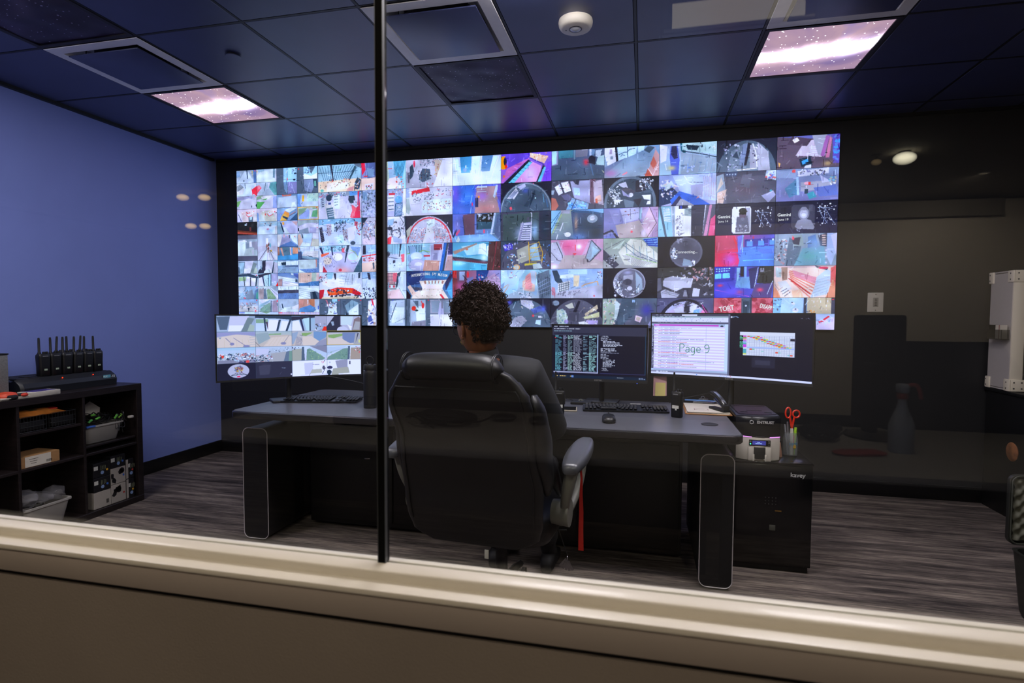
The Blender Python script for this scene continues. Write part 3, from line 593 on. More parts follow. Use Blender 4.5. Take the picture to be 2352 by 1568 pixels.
(11, 2): "g 223 224;c 16 .4 2,4 98,54 557 446;p 445 29,6 60,6 64,10 64,44 60,48 29,48 26,44 26,10;e 889 46,22 9,11;e bbc 46,22 6.5,8;e dde 46,24 3.5,3;e 99a 46,13 5,3;p 99a 32,44 36,34 46,30 58,34 64,46 62,50 36,48;c 14 1.2 34,44 46,54 bbc 889;p 556 54,8 60,8 60,18 54,18;l cdf .6 68,12 92,14;l cdf .6 72,10 80,16 78,40;l cdf .6 80,14 88,28 95,40;l cdf .6 70,12 74,24 84,40;c 30 .9 67,4 97,44 fff dde;e fff 72,10 1.6,1.6;e fff 80,10 1.4,1.4;e fff 88,6 1.4,1.4;e fff 94,16 1.2,1.2;e fff 76,40 1.3,1.3;e fff 90,34 1.2,1.2",
(2, 3): "g cde ddf;p 9cd 0,0 62,0 58,14 8,18;c 60 1.4 6,2 56,12 567 8ac ddf 356;p bbd 10,14 60,12 98,20 80,57 16,57;e edc 20,32 10,8;e eef 44,24 12,8;p 335 1,4 6,2 12,20 8,20;p 335 28,2 31,2 34,20 31,20;p 345 66,0 72,0 62,36 60,36;p e64 4,18 24,14 24,17 6,24;e cef 82,22 14,14;o dcd 2 80,24 13,9;p 8ad 74,2 98,4 92,24 80,14;l bc6 1.3 74,10 84,14 92,26;p e67 54,6 60,5 60,16 54,14;p b34 10,42 20,57 8,57;p 467 90,40 100,22 100,57 80,57;b fbb 56,54 20,10;e e45 50,52 4,3;c 22 1 14,18 40,46 445 556;l 445 .5 20,20 34,42;l 445 .5 28,22 42,36",
(3, 3): "g bcd ddf;p 9bd 6,0 34,0 34,18 8,20;r 334 2,1 9,20;l e33 2.2 0,24 34,20;p dbc 2,28 32,24 32,32 4,36;c 22 1.6 4,26 32,34 c55 eef 667;p ecb 0,38 34,34 34,57 0,57;p 456 24,38 28,36 29,50 26,52;p 9cd 52,0 98,0 98,20 52,20;s 68a .8 7 56,0 56,22 94,0 94,22;e 445 60,20 4,5;p ea4 46,2 50,0 50,12 46,12;p 334 86,0 90,0 86,26 84,26;l 567 1.6 48,24 90,32;p cdf 50,30 100,30 100,57 46,57;p e67 88,22 96,20 96,36 90,38;p 445 70,34 76,32 76,38 70,40;c 16 1 50,40 90,52 567 bce",
(4, 3): "h ade cbd;p 9cd 0,0 52,0 50,18 0,22;s 246 1.6 8 5,4 7,20 34,2 33,18;p 8ac 6,4 20,6 20,20 8,20;l 8b5 1.6 2,20 20,22 36,14 52,18;e 9bd 22,30 20,13;e cde 22,26 13,8;e bbd 24,44 20,13;o 9ac 1.2 24,44 19,12;e dde 26,42 8,4;p aac 54,4 72,2 68,40 54,36;p 88a 60,20 68,20 68,34 58,34;r c34 38,24 52,27;r 823 60,2 78,14;s d45 1 3 61,4 77,4 61,9 77,9;p 26b 82,0 90,0 78,57 72,57;p 345 88,0 92,0 82,57 78,57;p c98 40,34 72,36 70,57 36,57;p b99 90,26 100,26 100,57 82,57;p 336 92,0 100,0 100,24 90,24",
(5, 3): "g 6bc 8cd;p 5ac 0,0 78,0 76,24 30,30 0,22;p ade 18,8 70,2 66,24 30,26;p a87 0,18 50,2 52,4 4,24;p dee 56,4 70,2 70,26 54,24;p dff 72,8 78,6 76,30 70,28;p 533 76,0 100,0 100,57 72,57;l b34 .8 92,0 84,57;p 634 0,30 74,38 72,44 0,36;p 345 0,28 40,32 74,38 74,40 0,31;p 5bd 0,36 72,46 72,57 0,57;b bff 14,42 14,6;b dff 66,32 8,8;e c75 30,14 3,2;e e56 97,50 1,1",
(6, 3): "g 345 445;e 556 52,60 52,60;p aa9 32,18 56,8 62,36 36,46;b ddc 44,26 8,6;p 43a 4,8 22,4 24,16 8,20;c 30 1.5 4,4 34,16 56d 99c 334 cce;p 9bc 58,12 72,4 80,40 62,40;l da3 1.6 56,2 58,44;l da3 1.6 76,2 84,24 82,44;s ca4 1 5 56,8 76,4 60,42 84,38;l ca4 .8 58,12 80,20;l ca4 .8 58,36 78,8;p cb4 48,45 72,43 72,47 48,49;e ccb 32,52 7,6;o d94 1.5 32,52 6,5;c 26 1.8 14,26 40,54 99c 557 ddc 5ad;c 26 1.8 84,8 98,50 47c 79b 334 5ae;p bcc 64,46 78,44 84,54 66,56",
(7, 3): "g c9b cab;p d8a 18,2 74,0 60,30 28,30;b e69 34,12 18,12;b fff 54,14 6,6;p bbc 0,6 14,2 26,34 24,50 0,44;l 445 1.5 10,4 22,30 24,46;l 556 1 0,24 14,40 24,42;p baa 26,30 66,30 100,44 100,57 10,57;p 9ab 76,2 98,20 76,42 68,36;l 445 1.8 78,2 96,22 74,44;l 556 1.4 78,2 66,38;p 334 68,34 74,44 70,44;b fff 6,52 8,6;r e56 46,10 48,22;p e45 42,26 50,26 46,31;p acd 80,14 92,22 78,36",
(8, 3): "g 9a9 aaa;p ddc 28,26 50,2 70,4 100,30 100,57 40,50;s 99a .8 14 36,32 62,57 64,26 100,46;l 567 1 40,8 70,30 100,44;l 467 1 36,12 62,34 98,46;l 9c6 .9 42,30 68,40 100,48;s 79a 1 5 42,10 44,28 92,22 94,42;p 7ad 72,2 100,0 100,18 84,14;s 24a 2.4 4 74,4 98,2 82,14 100,16;p 445 0,20 30,50 20,57 0,40;c 22 1.6 6,32 26,54 222 89a ccc;p cdc 16,20 40,4 30,20;l 556 .8 4,20 40,2",
(9, 3): "g 112 112;e 667 50,29 29,28;e 556 50,29 26,25;c 26 2 24,22 34,40 dde 89a fff;c 12 2.2 34,4 44,10 ccd 99a;c 22 2.2 54,44 66,54 eef aab fff;p 89a 46,40 58,44 62,54 44,54;b 445 52,20 12,12",
(10, 3): "h d35 66d;p d35 0,10 34,0 40,30 6,34;p c46 0,0 30,0 36,24 2,28;p e25 4,32 38,32 44,52 8,57;b d5c 26,44 14,14;p 77d 38,2 46,0 46,57 40,40;l bcf 1.6 44,26 48,0;p 44a 50,8 100,6 100,20 50,22;s 6af 9 3 54,16 64,16 92,14 102,14;s dff 3 3 60,10 62,10 96,9 99,9;p 58d 46,22 100,20 100,57 40,57;p 57c 60,24 72,28 80,34 100,34 100,26;l 7df 1 48,46 100,44;e e34 65,5 1,2.5;p 8bd 46,0 48,0 48,30 46,30;p e34 30,4 38,14 36,18",
(11, 3): "g 9ab 89a;p 678 24,6 44,20 36,57 18,57 20,30;p 9aa 28,2 44,2 48,22 30,22;p 445 28,8 42,6 40,20 30,18;e e56 30,8 2,3;p 7ab 46,26 80,22 84,57 32,57;b 6aa 56,40 16,10;p 68b 54,6 66,2 70,20 54,26;p 445 70,4 84,0 86,24 74,22;s ecb 2 5 76,4 82,4 77,20 83,20;p abd 84,0 94,0 100,30 92,57 84,40;c 50 1.8 0,8 20,54 ddd 99a c88 445;p cce 90,4 100,0 100,40;b 79b 66,20 12,10;s cce 3 3 82,30 85,30 82,52 85,52",
(2, 4): "g cde dde;e eee 34,22 28,10;c 30 1.6 0,2 20,22 d66 89a eef 556;p 9cd 18,0 34,0 30,14 20,14;p 334 34,2 40,2 40,14 37,16;l 789 .6 50,6 64,8 62,24;s 89a .6 4 46,8 66,10 48,24 80,26;s 89a .6 4 66,2 60,24 84,4 78,26;l 334 1 77,24 79,4;p c23 0,38 12,36 8,57 0,57;p edb 8,52 90,50 96,57 4,57;p e32 18,38 44,32 80,34 98,44 96,50 60,40 20,46;p e52 20,42 76,36 80,44 22,50;c 30 2.6 18,36 90,52 223 334 445;p d23 78,38 98,44 96,50 78,46;c 10 1.6 24,36 70,40 eef bbc;s 334 3 5 26,52 32,52 66,48 74,48;c 14 1.6 82,48 98,55 334 445;p 345 92,2 97,0 96,12 92,14",
(3, 4): "g bce dee;p 9bd 0,0 34,0 34,14 0,14;l 345 1 0,14 14,12;p 334 12,2 18,2 20,16 15,16;c 70 1.7 2,30 34,56 234 89b cde 335;p dee 44,0 100,0 100,57 44,57;p c99 46,2 76,2 76,26 46,26;s 656 .8 4 46,4 76,4 46,24 76,24;s 656 .8 5 48,2 48,26 74,2 74,26;p d67 70,4 80,2 78,22 70,20;s d56 5 3 50,31 55,31 70,31 75,31;s 433 1.4 2 46,27 80,27 46,36 78,36;p 9ab 58,22 62,22 62,44 58,44;p 345 80,4 88,0 80,32 76,34;p cde 94,8 100,2 100,50 92,40;p ecc 54,42 84,36 96,57 50,57;l 667 .6 84,34 98,57;p bcd 82,12 90,10 84,30",
(4, 4): "g 348 58a;p 236 0,0 30,0 30,26 0,30;p 37a 40,0 100,0 96,18 40,14;p edc 28,20 88,18 76,36 36,38;p fee 34,24 82,22 78,38 36,40;s a76 4 6 40,20 42,26 80,20 78,26;s dee 4 5 46,20 47,28 74,20 72,28;p edc 16,44 36,36 78,36 92,57 10,57;p fed 30,40 76,38 74,50 32,50;p 357 0,20 10,30 26,38 6,34;p 445 14,32 34,34 34,40 18,40;p ecb 2,32 8,28 22,46 12,50;p 212 0,38 10,50 8,57 0,57;p 335 84,24 96,4 100,10 86,40;p 5ad 88,38 100,14 100,57 92,48;s 333 1.4 5 40,36 40.6,36.6 78,40 78.6,40.6;s 333 1.6 4 34,50 34.8,50.8 66,49 66.8,49.8;p d34 72,48 76,47 84,57 79,57;e e34 96,3 1.3,1.3",
(5, 4): "h a45 99c;p c33 0,0 8,0 8,14 0,14;p 733 0,14 16,18 30,57 4,57;p 645 8,0 30,0 28,57 14,57;p 9ac 14,2 26,2 24,20 14,20;e e34 32,8 2.6,6;p 77a 30,16 44,12 40,44 30,57;p 248 50,0 76,0 66,30 50,26;c 22 1.8 52,6 76,30 5bf dde 36a e57;p b9b 64,20 88,6 100,20 100,40 74,46;c 50 1.8 68,14 98,48 889 dcd 667 bbc;p eee 88,40 98,40 98,47 88,47;p db6 88,49 98,49 98,56 88,56;e 556 92,52 3,3;e e66 62,27 2,4;b b58 16,32 12,12",
(6, 4): "g 9cd abc;p adf 10,4 40,4 34,40 0,57 0,20;p bdf 0,0 50,0 30,30 6,44;l da7 1.5 0,40 10,32 16,28;l da7 1.5 4,50 18,28;p dba 44,24 58,6 72,6 68,44 44,40;p e99 50,14 56,8 68,10 62,40 50,38;s b88 .8 6 50,18 58,12 58,38 66,36;p bcd 60,2 70,2 70,30 62,26;p 678 72,10 98,0 100,57 78,57;s 345 .9 6 76,20 82,56 98,10 100,50;s 9ac .8 4 72,30 100,14 74,50 100,40;c 44 1.5 36,44 62,57 dde 9ab eef 667;p 9bd 62,44 74,40 72,52;c 14 1.4 18,4 34,18 c88 89a eee;b bdf 22,26 10,12;p 8ac 0,30 8,24 4,44",
(7, 4): "g 9be abc;p 345 2,2 12,2 24,26 18,32 8,22;p dee 18,12 44,8 44,16 18,18;p ddd 14,28 38,22 36,40 14,46;s 456 1 4 15,31 37,26 16,44 36,38;s 456 1 5 17,28 17,44 34,24 34,42;p dca 44,12 56,12 54,34 44,34;p cb9 46,24 54,22 50,32;l da7 2 60,34 66,30 90,24 92,34;l da7 1.5 62,36 64,42;p 9bd 60,14 70,14 68,24 60,24;p bbc 8,46 100,30 100,57 4,57;c 26 1.8 14,42 56,52 889 778;b ddf 82,44 8,10;e d67 84,52 1.6,2;c 16 1.4 88,6 98,20 c9a eef 556;p c89 2,34 8,36 10,52 2,50;r bde 34,1 70,10",
(8, 4): "g 112 112;e 99a 49,28 30,28;e 667 52,28 27,26;o aab 1.4 49,28 29,27;c 60 1.9 20,18 36,52 dde 89a 445 fff;c 24 1.8 34,38 60,54 eef 99a 556;p aab 38,14 56,12 56,22 38,22;e 445 46,26 8,6;e dde 50,38 5,4;p 9ab 60,6 72,20 74,40 62,48;l 445 1 58,48 68,30;c 9 1 62,34 68,46 fff;b aac 46,8 10,5",
(9, 4): "g 333 445;c 60 2.6 40,2 98,24 445 99a 223 667 c99;p ccd 10,24 30,18 64,20 60,38 46,38 34,44 10,34;p aab 12,20 26,16 62,20 60,26 12,24;p bbc 6,44 14,40 40,50 34,57 8,57;s 667 .8 3 8,46 38,54 14,42 42,48;p dde 64,38 76,40 74,54 62,54;p 334 46,38 56,40 54,52 48,52;p 99a 48,42 52,42 54,54 46,54;c 26 1.8 78,26 98,52 889 223 ccd;p 667 0,20 6,18 8,40 0,44;c 8 2 28,16 58,20 ddd",
(10, 4): "h 44c 55a;p 33a 0,0 36,0 32,26 0,28;s aff 1.8 6 3,4 5,4 24,3 27,3;s aff 1.8 6 3,8 5,8 24,7 27,7;p 7df 1,13 12,12 12,21 1,22;p 7df 14,12 26,11 27,20 14,21;p 7ad 38,20 60,18 66,40 36,38;p 9ce 38,2 44,2 42,22 38,22;p 223 44,0 50,0 50,18 44,18;p 8bf 51,0 55,0 55,20 51,20;p 336 58,4 74,0 70,40 62,40;l cdf 1.2 74,2 66,54;p 333 76,0 100,0 100,32 72,30;p 547 70,32 100,30 96,57 62,57;b e36 10,34 6,3;b e45 42,46 8,4;b e46 78,42 6,4;l c5c 1 2,42 60,54;b 65d 30,46 20,8;l cdf 1 99,26 90,50;r 99a 78,3 84,10",
(11, 4): "g dbb cbb;p fdc 20,4 100,2 100,57 10,57 0,20;s e87 2 7 24,8 76,26 28,26 60,56;s c23 1.6 6 24,22 30,26 52,44 60,50;s e9a 1.4 7 30,8 88,28 34,18 80,36;p cde 70,20 86,6 96,12 88,50 60,57 66,40;s abc .8 6 70,26 90,20 62,54 88,44;p a87 12,2 22,2 22,24 14,26;p bcc 2,2 12,4 12,20 4,20;p ddd 6,28 20,26 30,40 16,50;p 445 66,0 88,4 86,8 70,4;e e46 80,4 8,2;p e66 92,4 100,0 100,40 92,30;p e97 88,50 96,20 100,40 100,57 84,57;p fca 30,44 44,42 50,56 32,57;p e97 0,34 8,46 12,57 0,57;s 667 1.2 3 12,46 22,40 18,54 28,46",
(2, 5): "g 567 567;p 567 0,0 100,0 100,57 0,57;p dee 22,10 40,10 42,57 14,57 12,40 20,30;c 44 2.4 14,6 42,54 eef cde 56a b88 9ac 876;p 345 16,40 24,36 30,57 20,57;p c78 14,2 18,2 24,20;r 9cd 30,0 42,6;p 8ab 60,14 76,2 92,8 90,16 66,30;p dee 68,26 92,10 92,57 72,57;p 345 62,28 66,30 72,57 66,57;p adf 60,30 64,40 64,57 60,57;e e34 46,3 1.5,1;l 445 .5 50,0 50,57;e e34 97,3 1.5,1",
(3, 5): "g 567 567;p eef 14,4 34,0 34,57 12,57;c 44 2.6 12,10 34,54 eef 45a 9ac b98 dcb;p e24 20,0 24,0 27,14 24,14;p 56a 12,40 20,34 24,46 14,50;p bcd 64,4 96,2 96,57 62,57;p dee 76,16 96,16 92,50 66,50 74,20;l 345 1.6 78,8 64,44;l 89a 1 74,50 96,40;p 9ab 62,16 68,14 66,40 62,44;e e34 52,3 1.5,1;e 44c 70,3 1,1;l 89a .8 76,17 96,17",
(4, 5): "g 567 567;p abc 8,2 42,2 42,57 8,57;p dee 20,16 40,14 42,46 22,50;p 567 14,4 26,4 26,20;e e32 16,20 5,5;e 233 22,24 4,2;e e33 36,14 3,6;l e44 1.6 32,4 35,12;p 889 12,48 42,44 42,57 10,57;p 99a 52,2 100,2 100,30 52,30;p 89a 54,4 100,4 96,28 56,28;p bbd 72,8 80,8 84,57 66,57;p dde 52,32 72,32 70,57 52,57;p eee 74,32 100,32 100,57 70,57;l 88a .8 78,2 74,57;e e34 48,3 1.5,1;r 889 76,4 80,20",
(5, 5): "g 334 334;e 567 50,60 50,58;p 99b 4,50 20,20 36,10 50,57;c 40 2 10,20 90,54 567 99a 445;e 55a 30,20 6,5",
(6, 5): "g 223 223;e 567 50,62 53,60;b 55b 18,8 6,5;b 56c 86,20 6,8;p bbc 40,2 62,4 68,14 60,22 42,12;c 26 1.3 42,4 66,20 dde 889 cca;p aab 30,36 44,34 54,44 40,57 16,57 24,44;c 26 1.2 20,44 42,56 dde 778;e e45 66,34 2.4,2.4;p cef 72,42 82,42 80,52 70,50;p ccd 76,34 82,34 82,38 76,38;p 245 26,6 34,4 26,18;p 9ab 24,20 30,6 31,8 26,20;p dc6 64,22 70,20 70,25 65,26;p 56a 60,22 80,14 84,24 68,30;l 889 .7 84,40 98,42",
(7, 5): "g 223 223;e 556 50,64 53,62;e 89a 10,9 7,5;p bcb 12,24 24,20 34,36 30,54 16,54 12,40;c 40 1.8 13,22 32,52 9ba cdd 79a;p ccb 28,14 42,8 46,18 36,20;p 223 44,26 54,4 58,6 50,28;p 445 36,24 56,28 54,46 34,42;p cb9 66,30 90,12 92,20 68,34;p cc9 64,36 94,26 94,36 66,40;p bad 70,42 92,42 90,54 66,52;p ddd 54,46 66,44 84,56 60,57;c 26 1.3 64,16 92,54 eed a98 bab;c 12 1.2 40,50 60,56 5af 246;l 223 1 0,4 6,12;e 98b 31,45 4,4",
(8, 5): "g 567 556;p aba 0,2 24,0 30,20 18,57 0,57;c 60 2 2,2 32,50 dcb 9b8 ddd 567 c99;p cdd 24,4 32,10 28,40 22,38;p 456 36,0 62,0 60,30 30,57 22,57;b 44a 82,22 12,14;p 9bd 55,3 60,3 60,8 55,8;p ecd 62,32 74,36 70,46 60,42;p cba 64,34 71,37 68,43 62,40;p 88a 90,40 98,36 98,57 84,50;e eff 41,22 1,1",
(9, 5): "g 454 454;p 557 0,0 100,0 100,57 0,57;e 223 50,58 51,57;e bbd 50,60 45,54;c 34 1.6 14,8 84,18 223 667 dde;p cbd 20,26 46,10 50,40 34,57 12,57;p dde 30,20 46,14 48,30 34,30;p 334 50,8 58,6 58,24 54,34 48,24;p ddd 60,10 72,12 64,34 58,30;p 7ad 66,22 76,20 74,40 60,44;p e8b 82,20 98,50 84,57 70,40;p ddd 74,28 90,30 92,50 74,50;b f9c 90,34 6,10;l e5a 1 80,12 98,44",
(10, 5): "g d67 d67;c 70 5 0,0 46,57 d56 b45 e78 a34;r 567 47,0 63,57;p 345 50,6 60,6 60,44 50,44;e dde 55,14 1.6,1.6;p 5ac 48,44 62,40 62,50 48,50;c 70 5 66,0 100,57 d56 b45 e78 a34;r d67 100,0 101,57;p 556 47,0 49,0 49,57 47,57;p 445 62,0 65,0 65,57 62,57",
(11, 5): "r 9bd 0,0 100,57;p 8bd 0,0 22,0 22,28 0,28;c 12 1.8 0,2 14,24 468 ade 667;p bdf 14,0 50,0 48,28 12,28;e eef 33,10 3,2.4;e eef 37,22 5,4;e 445 31,8 1.5,1;e 445 37,20 1.5,1;r 445 50,0 55,28;p cb9 56,0 94,0 94,28 56,28;c 12 1.2 60,2 92,26 aa9 dcb;s eef 4 3 66,7 67,7 88,6 89,6;s eef 4 2 78,16 79,16 86,14 87,14;c 10 1.6 56,22 68,28 334 e94;r 445 94,0 100,28;e e34 97,3 1.6,1;p cde 0,29 50,29 50,57 0,57;l e34 2 11,29 15,34;c 22 1.8 4,30 48,34 89b eef 556;p bce 50,29 100,29 100,57 50,57;p dce 54,44 100,34 100,57 60,57;l e34 3 76,44 92,32;c 14 2.4 66,38 94,46 9ac cde",
}
